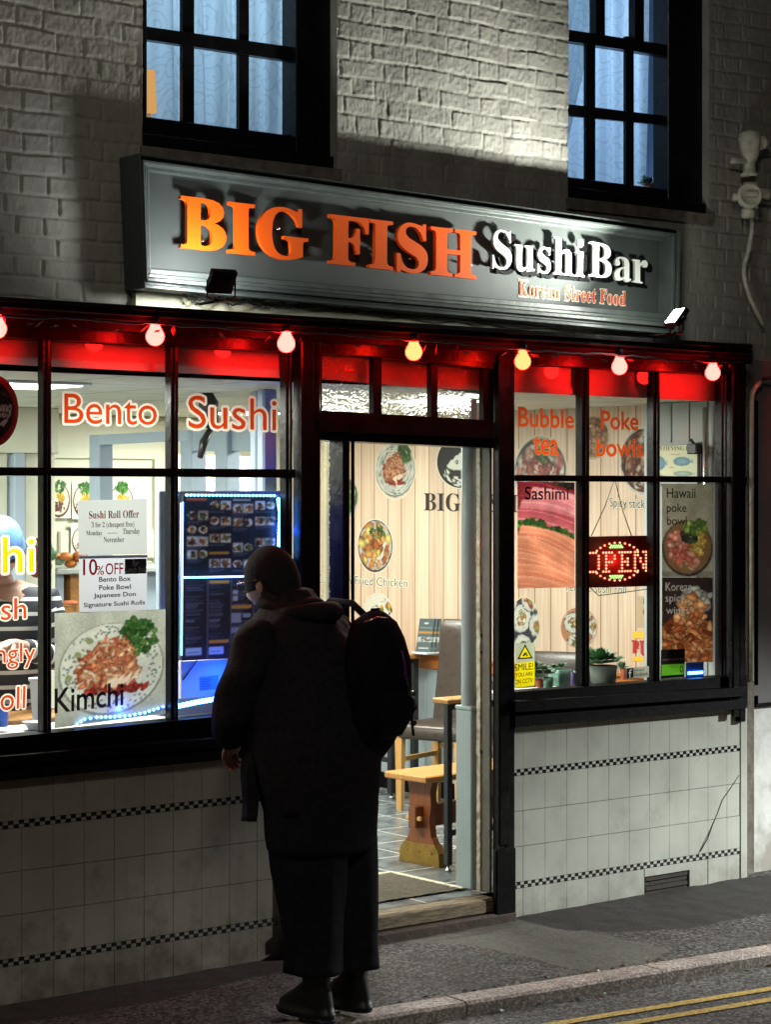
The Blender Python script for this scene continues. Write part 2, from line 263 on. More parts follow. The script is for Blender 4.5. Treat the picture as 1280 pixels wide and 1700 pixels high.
M = dict(
    brick=mat("painted_brick", (0.315, 0.303, 0.268), 0.75, var=0.24, vscale=5, bump=0.3, bscale=70, stretch=(1, 1, .45)),
    reveal=mat("painted_render", (0.36, 0.35, 0.31), 0.75, var=0.15, vscale=9, bump=0.3, bscale=30),
    black=mat("black_gloss_paint", (0.006, 0.0057, 0.0068), 0.3, var=0.4, vscale=14, bump=0.2, bscale=34, spec=0.18),
    blackmatt=mat("black_matt_paint", (0.003, 0.003, 0.0035), 0.5, spec=0.08, var=0.4, vscale=14, bump=0.2, bscale=30),
    sign=mat("sign_board_paint", (0.043, 0.052, 0.049), 0.65, var=0.2, vscale=5, bump=0.1, bscale=14),
    signframe=mat("sign_frame_paint", (0.075, 0.088, 0.083), 0.38, var=0.2, vscale=10, bump=0.15, bscale=40),
    orange=mat("orange_acrylic", (0.95, 0.12, 0.006), 0.35),
    white=mat("white_acrylic", (0.8, 0.82, 0.76), 0.4),
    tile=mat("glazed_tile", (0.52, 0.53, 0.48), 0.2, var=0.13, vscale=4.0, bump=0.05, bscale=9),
    tilecream_shaded=mat("glazed_tile_shaded", (0.30, 0.27, 0.23), 0.4, var=0.12, vscale=5.0, bump=0.05, bscale=9),  # tiling in shadow: the shade is put into a darker base colour
    tileblack=mat("glazed_tile_black", (0.012, 0.012, 0.013), 0.2),
    grout=mat("grout", (0.055, 0.05, 0.042), 0.9, var=0.4, vscale=30),
    cream=mat("cream_paint", (0.55, 0.52, 0.37), 0.5, var=0.15, vscale=8, bump=0.2, bscale=25),
    chipped=mat("chipped_cream_paint", (0.62, 0.61, 0.47), 0.5, var=0.35, vscale=26, bump=0.5, bscale=50, var2=(0.33, 0.29, 0.2)),
    palegrey=mat("pale_grey_paint", (0.36, 0.44, 0.45), 0.4, var=0.06, vscale=6, bump=0.12, bscale=22),
    greyblue=mat("blue_grey_paint", (0.33, 0.41, 0.5), 0.4, var=0.05, vscale=6, bump=0.05),
    wallwhite=mat("kitchen_wall_paint", (0.66, 0.66, 0.54), 0.6, var=0.04, vscale=3),
    pelmet=mat("white_board", (0.72, 0.70, 0.68), 0.5, var=0.05),
    ceil=grid_mat("ceiling_panels", rgb(205, 205, 190), rgb(216, 216, 200), rgb(120, 125, 130), 0.6, 0.012, 0.8),
    floor=grid_mat("slate_floor_tile", rgb(86, 92, 96), rgb(128, 134, 134), rgb(200, 205, 195), 0.33, 0.010, 0.25, off=(0.12, 0.05), vscale=9),
    plank=plank_mat("wood_print_panel"),
    dado=mat("wainscot_paint", (0.42, 0.49, 0.52), 0.45, var=0.05, bump=0.05),
    rail=mat("orange_pine", rgb(190, 108, 44), 0.4, var=0.25, vscale=5, stretch=(1, 1, 12)),
    wood=mat("oiled_wood", rgb(176, 126, 70), 0.42, var=0.22, vscale=6, stretch=(12, 2, 12)),
    bench=mat("varnished_pine", rgb(196, 140, 76), 0.35, var=0.2, vscale=5, stretch=(2, 14, 2)),
    benchdark=mat("varnished_elm", rgb(128, 72, 38), 0.38, var=0.25, vscale=5, stretch=(14, 14, 2)),
    legwood=mat("beech_leg", rgb(206, 158, 92), 0.4, var=0.12, vscale=6, stretch=(14, 14, 2)),
    brass=mat("aged_brass", rgb(150, 118, 52), 0.45, metal=0.5, var=0.3, vscale=20),
    leather=mat("brown_leather", rgb(66, 56, 48), 0.3, var=0.15, vscale=30, bump=0.15, bscale=120),
    steel=mat("black_steel", (0.02, 0.022, 0.025), 0.4),
    chrome=mat("zinc", (0.6, 0.6, 0.58), 0.25, metal=0.9),
    mat_=mat("coir_mat", rgb(92, 84, 70), 0.95, var=0.35, vscale=60, bump=0.9, bscale=220),
    road=ground_mat("asphalt_road", (0.03, 0.03, 0.03), (0.24, 0.235, 0.225), 0.75, 105, patch=0.35, pscale=2.2, bump=0.8),
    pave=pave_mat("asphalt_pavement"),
    kerb=ground_mat("granite_kerb", (0.27, 0.225, 0.20), (0.66, 0.58, 0.52), 0.7, 130, patch=0.3, pscale=6, bump=0.5),
    yellow=mat("yellow_road_paint", (0.80, 0.58, 0.13), 0.7, var=0.25, vscale=70, bump=0.6, bscale=160, var2=(0.16, 0.12, 0.04)),
    stepwood=mat("worn_step_timber", rgb(128, 112, 84), 0.7, var=0.45, vscale=7, bump=0.5, bscale=30, stretch=(2, 14, 14), var2=rgb(58, 48, 36)),
    stepdark=mat("step_riser", rgb(62, 46, 38), 0.7, var=0.45, vscale=9, bump=0.5, bscale=30),
    glass=glass_mat("window_glass", (0.97, 0.985, 0.975)),
    frosted=frosted_mat("obscured_glass"),
    curtain=curtain_mat("lace_curtain", (0.56, 0.6, 0.6)),
    poster=print_mat("printed_poster", 0.4, 0.4),
    vinyl=print_mat("vinyl_letter", 0.55, 0.45),
    sticker=print_mat("printed_sticker", 0.0, 0.5),
    screen=print_mat("backlit_print", 0.0, 0.4, emis=0.35),
    bulb=emit_mat("red_bulb_glow", (1.0, 0.0072, 0.0058), 105.0),
    bulbwarm=emit_mat("amber_bulb_glow", (1.0, 0.0095, 0.003), 92.0),
    ledblue=emit_mat("blue_led", (0.09, 0.34, 1.0), 15.0),
    flood=emit_mat("floodlight_lens", (0.93, 1.0, 0.92), 45.0),
    ledred=emit_mat("red_led", (1.0, 0.22, 0.12), 4.5),
    ledgreen=emit_mat("green_led", (0.45, 1.0, 0.25), 2.2),
    panel=emit_mat("ceiling_light_diffuser", (0.97, 1.0, 0.92), 9.0),
    warm=emit_mat("warm_lampshade", (1.0, 0.52, 0.17), 0.7),
    fitting=mat("cream_metal", (0.72, 0.69, 0.58), 0.45, var=0.15, vscale=20, bump=0.15),
    cable=mat("black_cable", (0.012, 0.012, 0.013), 0.4),
    coat=mat("dark_wool", (0.021, 0.018, 0.021), 0.9, var=0.4, vscale=60, bump=1.0, bscale=14, spec=0.15),
    skirt=mat("dark_cotton", (0.015, 0.016, 0.020), 0.9, var=0.4, vscale=40, bump=1.0, bscale=13, spec=0.15),
    beanie=mat("knit_beanie", (0.017, 0.019, 0.02), 0.9, var=0.3, vscale=90, bump=0.6, bscale=260, spec=0.2),
    pack=mat("backpack_nylon", (0.009, 0.008, 0.011), 0.85, var=0.3, vscale=20, bump=0.25, bscale=90, spec=0.12),
    purple=mat("purple_trim", (0.12, 0.02, 0.16), 0.5),
    strap=mat("webbing", (0.05, 0.035, 0.035), 0.7),
    shoe=mat("black_boot", (0.008, 0.008, 0.008), 0.45),
    skin=mat("skin", (0.42, 0.25, 0.18), 0.5, var=0.08, vscale=20),
    hair=mat("dark_hair", (0.02, 0.015, 0.012), 0.6),
    eye=mat("eye", (0.02, 0.02, 0.02), 0.2),
    specs=mat("glasses_rim", (0.3, 0.32, 0.35), 0.25, metal=0.8),
    stripe=stripe_mat("striped_jersey", rgb(40, 42, 50), rgb(205, 208, 205), 0.058, 0.27),
    cap=mat("blue_cap", rgb(84, 128, 184), 0.6, var=0.2, vscale=12),
    denim=mat("dark_apron", rgb(36, 38, 48), 0.8, var=0.2),
    leafd=mat("succulent_green", (0.09, 0.19, 0.09), 0.45, var=0.3, vscale=25),
    leafp=mat("succulent_pale", (0.2, 0.32, 0.2), 0.45, var=0.25, vscale=25),
    potteal=mat("teal_pot", rgb(120, 168, 152), 0.35, var=0.08),
    potgrey=mat("grey_pot", rgb(122, 130, 122), 0.6, var=0.15, vscale=30, bump=0.15),
    terra=mat("terracotta", rgb(176, 92, 58), 0.7, var=0.15),
    potpurple=mat("purple_pot", rgb(74, 56, 112), 0.4),
    plastic=mat("white_tub_plastic", (0.62, 0.66, 0.7), 0.35),
    plasticdark=mat("dark_plastic", (0.015, 0.015, 0.017), 0.35),
    redplate=mat("sign_red_plate", (0.16, 0.004, 0.004), 0.35),
    jamb=mat("worn_jamb_paint", rgb(104, 104, 96), 0.5, var=0.25, vscale=9, bump=0.25, bscale=24),
    metalgrey=mat("grey_laminate", rgb(150, 156, 152), 0.4, var=0.05),
    neighbour=mat("render_shaded", (0.2, 0.19, 0.2), 0.8, var=0.15, vscale=5, bump=0.25, bscale=20),
    neighbour_lit=mat("render_lit", (0.74, 0.74, 0.72), 0.7, var=0.12, vscale=7, bump=0.25, bscale=20),  # upper wall shade and lower wall light put into two render colours
    dirtiron=mat("rusty_iron", (0.03, 0.022, 0.018), 0.8, var=0.5, vscale=30, bump=0.4, bscale=60),
    stone=mat("worn_stone", (0.16, 0.135, 0.11), 0.85, var=0.4, vscale=14, bump=0.6, bscale=40),
    blueglow=mat("blue_card", rgb(60, 110, 220), 0.4),
    door=mat("cream_door_paint", (0.62, 0.62, 0.5), 0.5, var=0.05),
)

def grime(m, col, scale, lo, hi, amt, zr=None):
    """blotches, runs or splashes of dirt laid over a finish"""
    N = m.node_tree.nodes; L = m.node_tree.links; p = N["Principled BSDF"]; k = p.inputs['Base Color']
    src = k.links[0].from_socket
    tc = N.new("ShaderNodeTexCoord"); mp = N.new("ShaderNodeMapping"); mp.inputs['Scale'].default_value = scale; L.new(tc.outputs['Object'], mp.inputs[0])
    t = N.new("ShaderNodeTexNoise"); t.inputs['Scale'].default_value = 1.0; t.inputs['Detail'].default_value = 8; t.inputs['Roughness'].default_value = .65; L.new(mp.outputs[0], t.inputs[0]); f = t.outputs['Fac']
    if zr:
        g = N.new("ShaderNodeNewGeometry"); s = N.new("ShaderNodeSeparateXYZ"); L.new(g.outputs['Position'], s.inputs[0])
        r = N.new("ShaderNodeMapRange"); r.inputs['From Min'].default_value = zr[0]; r.inputs['From Max'].default_value = zr[1]; r.inputs['To Min'].default_value = .28; r.inputs['To Max'].default_value = 0; L.new(s.outputs['Z'], r.inputs[0])
        a = N.new("ShaderNodeMath"); L.new(f, a.inputs[0]); L.new(r.outputs[0], a.inputs[1]); f = a.outputs[0]
    mr = N.new("ShaderNodeMapRange"); mr.inputs['From Min'].default_value = lo; mr.inputs['From Max'].default_value = hi; mr.inputs['To Max'].default_value = amt; L.new(f, mr.inputs[0])
    mx = N.new("ShaderNodeMix"); mx.data_type = 'RGBA'; mx.inputs['B'].default_value = (*col, 1); L.new(mr.outputs[0], mx.inputs['Factor']); L.new(src, mx.inputs['A']); L.new(mx.outputs['Result'], k)
grime(M['tile'], (0.16, 0.13, 0.09), (9, 9, 9), .58, .9, .45, (0.0, .16)); grime(M['tilecream_shaded'], (0.08, 0.065, 0.05), (9, 9, 9), .56, .85, .75, (0.0, .25))
grime(M['tile'], (0.30, 0.28, 0.22), (14, 14, 1.2), .56, .8, .25); grime(M['tilecream_shaded'], (0.15, 0.13, 0.1), (14, 14, 1.2), .54, .74, .5)
grime(M['brick'], (0.15, 0.14, 0.115), (7, 7, .7), .52, .78, .55); grime(M['brick'], (0.42, 0.40, 0.35), (26, 26, 40), .62, .7, .4); grime(M['neighbour_lit'], (0.3, 0.27, 0.22), (8, 8, 8), .5, .8, .8, (0, .3))
grime(M['fitting'], (0.25, 0.2, 0.14), (30, 30, 18), .52, .7, .6)

# ------------------------------------------------------------------ mesh builder
def v3(p): return (p[0], p[1], p[2])
class MB:
    def __init__(s): s.v = []; s.f = []; s.c = []; s.m = []; s.mats = []; s.smooth = []
    def mi(s, m):
        if m not in s.mats: s.mats.append(m)
        return s.mats.index(m)
    def add(s, verts, faces, m, col=None, cols=None, smooth=False):
        b = len(s.v); k = s.mi(m)
        s.v += [v3(p) for p in verts]; s.f += [tuple(b + i for i in f) for f in faces]
        s.m += [k] * len(faces); s.smooth += [smooth] * len(faces)
        s.c += list(cols) if cols is not None else [col or (1, 1, 1)] * len(verts)
    def hexa(s, p, m, col=None):   # p: 4 front corners (bl, br, tr, tl) then 4 back corners
        s.add(p, [(0, 1, 2, 3), (5, 4, 7, 6), (4, 0, 3, 7), (1, 5, 6, 2), (3, 2, 6, 7), (4, 5, 1, 0)], m, col)
    def box(s, a, b, m, col=None):
        (x0, y0, z0), (x1, y1, z1) = a, b
        s.hexa([(x0, y0, z0), (x1, y0, z0), (x1, y0, z1), (x0, y0, z1), (x0, y1, z0), (x1, y1, z0), (x1, y1, z1), (x0, y1, z1)], m, col)
    def bbox(s, a, b, m, r=0.004):  # chamfered box
        (x0, y0, z0), (x1, y1, z1) = a, b
        r = min(r, (x1 - x0) * .45, (y1 - y0) * .45, (z1 - z0) * .45)
        V = []; idx = {}
        for i in (0, 1):
            for j in (0, 1):
                for k in (0, 1):
                    for ax in range(3):
                        p = [(x0, x1)[i], (y0, y1)[j], (z0, z1)[k]]
                        for q in range(3):
                            if q != ax: p[q] += r * (1, -1)[(i, j, k)[q]]
                        idx[i, j, k, ax] = len(V); V.append(p)
        Fs = []
        for ax in range(3):
            o = [q for q in range(3) if q != ax]
            for e in (0, 1):
                q = []
                for a_, b_ in ((0, 0), (1, 0), (1, 1), (0, 1)):
                    t = [0, 0, 0]; t[ax] = e; t[o[0]] = a_; t[o[1]] = b_
                    q.append(idx[t[0], t[1], t[2], ax])
                Fs.append(tuple(q))
            for a_ in (0, 1):
                for b_ in (0, 1):
                    t0 = [0, 0, 0]; t1 = [0, 0, 0]; t0[ax] = 0; t1[ax] = 1
                    for t in (t0, t1): t[o[0]] = a_; t[o[1]] = b_
                    Fs.append((idx[(*t0, o[0])], idx[(*t1, o[0])], idx[(*t1, o[1])], idx[(*t0, o[1])]))
        for i in (0, 1):
            for j in (0, 1):
                for k in (0, 1): Fs.append((idx[i, j, k, 0], idx[i, j, k, 1], idx[i, j, k, 2]))
        s.add(V, Fs, m)
    def slab(s, bl, br, tr, tl, Yf, Yb, m, col=None):  # photo corners on plane Yf, pushed back to Yb
        fr = [fy(*p, Yf) for p in (bl, br, tr, tl)]
        s.hexa(fr + [(p.x, Yb, p.z) for p in fr], m, col)
    def prism(s, poly, Yf, Yb, m, col=None):  # (x,z) outline extruded along Y
        n = len(poly)
        s.add([(x, Yf, z) for x, z in poly] + [(x, Yb, z) for x, z in poly],
              [tuple(range(n)), tuple(range(2 * n - 1, n - 1, -1))] + [(i, n + i, n + (i + 1) % n, (i + 1) % n) for i in range(n)], m, col)
    def tube(s, pts, r, m, n=8, col=None, cap=True):
        pts = [Vector(p) for p in pts]; rr = r if isinstance(r, (list, tuple)) else [r] * len(pts)
        V = []; up = None
        for i, p in enumerate(pts):
            d = (pts[min(i + 1, len(pts) - 1)] - pts[max(i - 1, 0)]).normalized()
            a = d.orthogonal().normalized() if up is None else (up - d * up.dot(d)).normalized()
            up = a; b = d.cross(a)
            V += [p + (a * math.cos(t) + b * math.sin(t)) * rr[i] for t in [2 * math.pi * k / n for k in range(n)]]
        Fs = [(i * n + k, i * n + (k + 1) % n, (i + 1) * n + (k + 1) % n, (i + 1) * n + k) for i in range(len(pts) - 1) for k in range(n)]
        if cap: Fs += [tuple(range(n - 1, -1, -1)), tuple((len(pts) - 1) * n + k for k in range(n))]
        s.add(V, Fs, m, col, smooth=True)
    def lathe(s, prof, c, m, n=20, ax=Vector((0, 0, 1)), col=None):  # prof: (radius, height along ax)
        c = Vector(c); ax = Vector(ax).normalized(); a = ax.orthogonal().normalized(); b = ax.cross(a)
        V = [c + ax * h + (a * math.cos(2 * math.pi * k / n) + b * math.sin(2 * math.pi * k / n)) * r for r, h in prof for k in range(n)]
        Fs = [(i * n + k, i * n + (k + 1) % n, (i + 1) * n + (k + 1) % n, (i + 1) * n + k) for i in range(len(prof) - 1) for k in range(n)]
        Fs += [tuple(range(n - 1, -1, -1)), tuple((len(prof) - 1) * n + k for k in range(n))]
        s.add(V, Fs, m, col, smooth=True)
    def ball(s, c, r, m, n=14, col=None, rot=None):
        c = Vector(c); r = (r, r, r) if not isinstance(r, (tuple, list)) else r
        V = []
        for i in range(n + 1):
            t = math.pi * i / n
            for k in range(2 * n):
                a = math.pi * k / n
                q = Vector((r[0] * math.sin(t) * math.cos(a), r[1] * math.sin(t) * math.sin(a), r[2] * math.cos(t)))
                if rot is not None: q = rot @ q
                V.append(c + q)
        N = 2 * n
        s.add(V, [(i * N + k, (i + 1) * N + k, (i + 1) * N + (k + 1) % N, i * N + (k + 1) % N) for i in range(n) for k in range(N)], m, col, smooth=True)
    def loft(s, secs, m, n=36, expo=2.3, fold=None):  # secs: (cx,cy,z,rx,ry)
        V = []
        for j, (cx, cy, z, rx, ry) in enumerate(secs):
            for k in range(n):
                a = 2 * math.pi * k / n; ca, sa = math.cos(a), math.sin(a)
                q = 1 + (fold(a, z) if fold else 0)
                V.append((cx + rx * q * math.copysign(abs(ca) ** (2 / expo), ca), cy + ry * q * math.copysign(abs(sa) ** (2 / expo), sa), z))
        Fs = [(i * n + k, i * n + (k + 1) % n, (i + 1) * n + (k + 1) % n, (i + 1) * n + k) for i in range(len(secs) - 1) for k in range(n)]
        Fs += [tuple(range(n - 1, -1, -1)), tuple((len(secs) - 1) * n + k for k in range(n))]
        s.add(V, Fs, m, smooth=True)
    def quad(s, P, m, col=None, d=0.0, u0=0, v0=0, u1=1, v1=1):
        s.add([P(u0, v0, d), P(u1, v0, d), P(u1, v1, d), P(u0, v1, d)], [(0, 1, 2, 3)], m, col)
    def raster(s, cv, P, m, d=0.0):
        h, w = cv.a.shape[:2]; V = []; C = []
        for j in range(h + 1):
            for i in range(w + 1):
                V.append(P(i / w, j / h, d))
        A = np.empty((h + 1, w + 1, 3)); pa = np.pad(cv.a, ((1, 1), (1, 1), (0, 0)), mode='edge')
        A = (pa[:-1, :-1] + pa[1:, :-1] + pa[:-1, 1:] + pa[1:, 1:]) / 4
        A = np.clip(A, 0, 1); A = np.where(A <= 0.04045, A / 12.92, ((A + 0.055) / 1.055) ** 2.4)
        C = [tuple(x) for x in A.reshape(-1, 3)]
        W = w + 1
        s.add(V, [(j * W + i, j * W + i + 1, (j + 1) * W + i + 1, (j + 1) * W + i) for j in range(h) for i in range(w)], m, cols=C)
    def disc(s, cv, P, m, d=0.0, nt=48, nr=None, rim=None, rimw=0.06):
        h, w = cv.a.shape[:2]; nr = nr or max(h, w) // 2; V = []; C = []
        A = np.clip(cv.a, 0, 1); A = np.where(A <= 0.04045, A / 12.92, ((A + 0.055) / 1.055) ** 2.4)
        for j in range(nr + 1):
            for k in range(nt):
                r = 0.5 * j / nr; t = 2 * math.pi * k / nt
                u, v = 0.5 + r * math.cos(t), 0.5 + r * math.sin(t)
                V.append(P(u, v, d)); C.append(tuple(A[min(h - 1, int(v * h)), min(w - 1, int(u * w))]) if not (rim and r > 0.5 - rimw) else rgb(*rim))
        s.add(V, [(j * nt + k, (j + 1) * nt + k, (j + 1) * nt + (k + 1) % nt, j * nt + (k + 1) % nt) for j in range(nr) for k in range(nt)], m, cols=C)
    def text(s, body, P, m, col=None, d=0.0, serif=False, bold=0.0, depth=None, shear=0.0, u0=0, v0=0, u1=1, v1=1, sh=(0, 0)):
        """letters fitted into the box u0..u1 x v0..v1 of P; depth=(front,back) makes solid letters"""
        V, Fs = glyphs(body, serif, bold, depth is not None, shear)
        if bold > .03 and depth is None:      # outline: the letter repeated all round itself
            for q in range(12):
                a = 2 * math.pi * q / 12; s.text(body, (lambda u, v, d, a=a: P(u, v, d)), m, col, d + q * 4e-5, serif, 0.0, None, shear, u0, v0, u1, v1, (bold * math.cos(a), bold * math.sin(a)))
            return
        V = np.array(V); lo, hi = V.min(0), V.max(0)
        ref = np.array(glyphs(body, serif, 0.0, depth is not None, shear)[0]); lo, hi = ref.min(0), ref.max(0)
        out = []
        for x, y, z in V:
            x += sh[0]; y += sh[1]
            u = u0 + (u1 - u0) * (x - lo[0]) / (hi[0] - lo[0]); v = v0 + (v1 - v0) * (y - lo[1]) / (hi[1] - lo[1])
            out.append(P(u, v, d if depth is None else (depth[0] if z > 0 else depth[1])))
        s.add(out, Fs, m, col)
    def rtext(s, body, P, m, col, edge, be=.07, cell=.0014, serif=False):
        """cut vinyl: letter and pale border side by side in one layer"""
        V, Fs = glyphs(body, serif, 0.0, False, 0.0); V = np.array(V)[:, :2]; lo, hi = V.min(0), V.max(0)
        W_ = (P(1, 0) - P(0, 0)).length; H_ = (P(0, 1) - P(0, 0)).length; sx, sy = W_ / (hi[0] - lo[0]), H_ / (hi[1] - lo[1])
        R = max(1, int(be * sy / cell)); w_, h_ = int(W_ / cell), int(H_ / cell); nw, nh = w_ + 2 * R + 2, h_ + 2 * R + 2
        K = np.zeros((nh, nw), bool); T = (V - lo) * [sx / cell, sy / cell] + R + 1
        for f in Fs:
            for k in range(1, len(f) - 1):
                a, b, c = T[f[0]], T[f[k]], T[f[k + 1]]
                x0, x1 = int(max(0, min(a[0], b[0], c[0]))), int(min(nw, max(a[0], b[0], c[0]) + 2)); y0, y1 = int(max(0, min(a[1], b[1], c[1]))), int(min(nh, max(a[1], b[1], c[1]) + 2))
                yy, xx = np.mgrid[y0:y1, x0:x1]; xx = xx + .5; yy = yy + .5
                e = lambda p, q: (q[0] - p[0]) * (yy - p[1]) - (q[1] - p[1]) * (xx - p[0])
                e0, e1, e2 = e(a, b), e(b, c), e(c, a); K[y0:y1, x0:x1] |= ((e0 >= 0) & (e1 >= 0) & (e2 >= 0)) | ((e0 <= 0) & (e1 <= 0) & (e2 <= 0))
        O = K.copy()
        for dy in range(-R, R + 1):
            for dx in range(-R, R + 1):
                if dx * dx + dy * dy <= R * R + 1: O |= np.roll(np.roll(K, dy, 0), dx, 1)
        C = O.astype(int) + K
        for j in range(nh):
            i = 0; row = C[j]
            while i < nw:
                k = i
                while k < nw and row[k] == row[i]: k += 1
                if row[i]:
                    U = lambda q: (q - R - 1) * cell / W_
                    v0, v1 = (j - R - 1) * cell / H_, (j - R) * cell / H_
                    s.add([P(U(i), v0), P(U(k), v0), P(U(k), v1), P(U(i), v1)], [(0, 1, 2, 3)], m, col if row[i] == 2 else edge)
                i = k
    def build(s, name, parent=None, bevel=0.0):
        me = bpy.data.meshes.new(name); me.from_pydata(s.v, [], s.f)
        for m in s.mats: me.materials.append(m)
        me.polygons.foreach_set("material_index", s.m); me.polygons.foreach_set("use_smooth", s.smooth)
        at = me.attributes.new("Col", 'FLOAT_COLOR', 'POINT')
        at.data.foreach_set("color", np.c_[np.array(s.c, dtype=float).reshape(-1, 3), np.ones(len(s.v))].ravel())
        me.update()
        o = bpy.data.objects.new(name, me); COL.objects.link(o)
        if parent is not None:
            o.parent = parent; o.matrix_parent_inverse = Matrix.Translation(-Vector(parent.location))
        if bevel:
            b = o.modifiers.new("bevel", 'BEVEL'); b.width = bevel; b.segments = 2; b.limit_method = 'ANGLE'
        return o

_gl = {}
_BOLD = lambda t: "".join(chr(0x1D400 + ord(c) - 65) if 'A' <= c <= 'Z' else chr(0x1D41A + ord(c) - 97) if 'a' <= c <= 'z' else chr(0x1D7CE + ord(c) - 48) if '0' <= c <= '9' else c for c in t)
def glyphs(body, serif, bold, solid, shear):
    k = (body, serif, bold, solid, shear)
    if k in _gl: return _gl[k]
    c = bpy.data.curves.new("lettering", "FONT"); c.body = _BOLD(body) if serif else body
    c.offset = bold; c.resolution_u = 4; c.shear = shear
    if solid: c.extrude = 0.05
    o = bpy.data.objects.new("lettering", c); COL.objects.link(o); bpy.context.view_layer.update()
    me = o.to_mesh(); V = [tuple(v.co) for v in me.vertices]; Fs = [tuple(p.vertices) for p in me.polygons]
    o.to_mesh_clear(); bpy.data.objects.remove(o); bpy.data.curves.remove(c)
    _gl[k] = (V, Fs); return _gl[k]

def thing(name, label, cat, loc=(0, 0, 0), group=None):
    o = bpy.data.objects.new(name, None); COL.objects.link(o); o.location = loc; o.empty_display_size = 0.1
    return tag(o, label, cat, group)
def tag(o, label, cat, group=None):
    o["label"] = label; o["category"] = cat
    if group: o["group"] = group
    return o
def struct(o, kind="structure"): o["kind"] = kind; return o
def part(o, label): o["label"] = label; return o
# ------------------------------------------------------------------ printed pictures, painted on small colour grids
class Cv:
    def __init__(s, w, h, bg, seed=1):
        s.w, s.h = w, h; s.a = np.ones((h, w, 3)) * (np.array(bg) / 255.0); s.r = np.random.RandomState(seed); s.asp = w / h
        s.Y, s.X = np.mgrid[0:h, 0:w]; s.X = (s.X + .5) / h; s.Y = (s.Y + .5) / h
    def ell(s, cx, cy, rx, ry, col, rot=0, shade=0.0, edge=None):
        c, n = math.cos(rot), math.sin(rot); dx, dy = s.X - cx, s.Y - cy
        d = np.hypot((dx * c + dy * n) / rx, (-dx * n + dy * c) / ry); k = d < 1
        col = np.array(col) / 255.0
        s.a[k] = col * (1 - shade * (d[k] ** 2))[:, None]
        if edge is not None: e = (d < 1) & (d > 0.82); s.a[e] = np.array(edge) / 255.0
        return k
    def poly(s, pts, col):
        k = np.zeros(s.X.shape, bool); n = len(pts)
        for i in range(n):
            (x0, y0), (x1, y1) = pts[i], pts[(i + 1) % n]
            if y0 == y1: continue
            k ^= ((y0 > s.Y) != (y1 > s.Y)) & (s.X < (x1 - x0) * (s.Y - y0) / (y1 - y0) + x0)
        s.a[k] = np.array(col) / 255.0
    def rect(s, x0, y0, x1, y1, col):
        k = (s.X >= x0) & (s.X < x1) & (s.Y >= y0) & (s.Y < y1); s.a[k] = np.array(col) / 255.0
    def blobs(s, n, reg, pal, r0, r1, el=1.8, shade=0.45):
        cx, cy, rx, ry = reg
        for _ in range(n):
            t = s.r.rand() * 2 * math.pi; q = math.sqrt(s.r.rand()); r = r0 + (r1 - r0) * s.r.rand()
            col = np.array(pal[s.r.randint(len(pal))]) * (0.85 + 0.3 * s.r.rand())
            e = 1 + (el - 1) * s.r.rand()
            s.ell(cx + rx * q * math.cos(t), cy + ry * q * math.sin(t), r * e, r / e ** .5, np.clip(col, 0, 255), s.r.rand() * 3.1, shade)
    def word(s, body, x0, y0, x1, y1, col):
        V, Fs = glyphs(body, False, 0.0, False, 0.0); V = np.array(V); lo, hi = V.min(0), V.max(0)
        for f in Fs: s.poly([((x0 + (x1 - x0) * (V[i][0] - lo[0]) / (hi[0] - lo[0])) * s.asp, y0 + (y1 - y0) * (V[i][1] - lo[1]) / (hi[1] - lo[1])) for i in f], col)
    def grain(s, k=0.05, cell=1):
        n = s.r.randn(s.h, s.w) * k; s.a = np.clip(s.a + n[:, :, None], 0, 1); return s
    def mottle(s, k=0.06, cells=9):
        g = s.r.rand(cells + 1, cells + 1); ys = np.linspace(0, cells - 1e-6, s.h); xs = np.linspace(0, cells - 1e-6, s.w)
        yi, xi = ys.astype(int), xs.astype(int); fy_, fx_ = (ys - yi)[:, None], (xs - xi)[None]
        v = g[yi][:, xi] * (1 - fy_) * (1 - fx_) + g[yi + 1][:, xi] * fy_ * (1 - fx_) + g[yi][:, xi + 1] * (1 - fy_) * fx_ + g[yi + 1][:, xi + 1] * fy_ * fx_
        s.a = np.clip(s.a * (1 + k * (v - .5) * 2)[:, :, None], 0, 1); return s

KIM = [(214, 136, 96), (198, 104, 72), (230, 172, 128), (206, 122, 86), (236, 204, 168), (172, 80, 56), (222, 150, 104)]
GRN = [(70, 110, 50), (50, 92, 40), (100, 140, 66), (40, 70, 34)]
def kimchi(w=110, h=110, bg=(178, 178, 166), seed=3):
    c = Cv(w, h, bg, seed); A = c.asp; x = A / 2
    c.ell(x, .47, .47 * A, .42, (120, 122, 112), .1); c.ell(x, .48, .455 * A, .405, (196, 198, 186), .1)
    for _ in range(150):
        t = c.r.rand() * 6.28; q = .72 + .25 * c.r.rand(); c.ell(x + .45 * A * q * math.cos(t), .48 + .4 * q * math.sin(t), .012, .008, (96, 104, 104), c.r.rand() * 3)
    for gx, gy in ((.2, .62), (.12, .42), (.3, .74)): c.ell(gx * A, gy, .03, .03, (128, 134, 96))
    c.blobs(110, (x + .23 * A, .75, .16 * A, .16), GRN, .012, .035)
    c.blobs(330, (x - .03 * A, .46, .27 * A, .21), KIM, .014, .034, 2.2)
    c.blobs(120, (x, .62, .17 * A, .13), KIM, .012, .028, 3)
    for i in range(5): c.poly([((.42 + .07 * i) * A, .26 + .02 * i), ((.52 + .07 * i) * A, .30 + .03 * i), ((.55 + .07 * i) * A, .40 + .02 * i), ((.46 + .07 * i) * A, .37)], (236 - 6 * i, 212 - 5 * i, 176))
    c.blobs(30, (x + .04 * A, .28, .26 * A, .03), [(176, 52, 36), (150, 44, 30)], .01, .03)
    return c.grain(.035).mottle(.08)
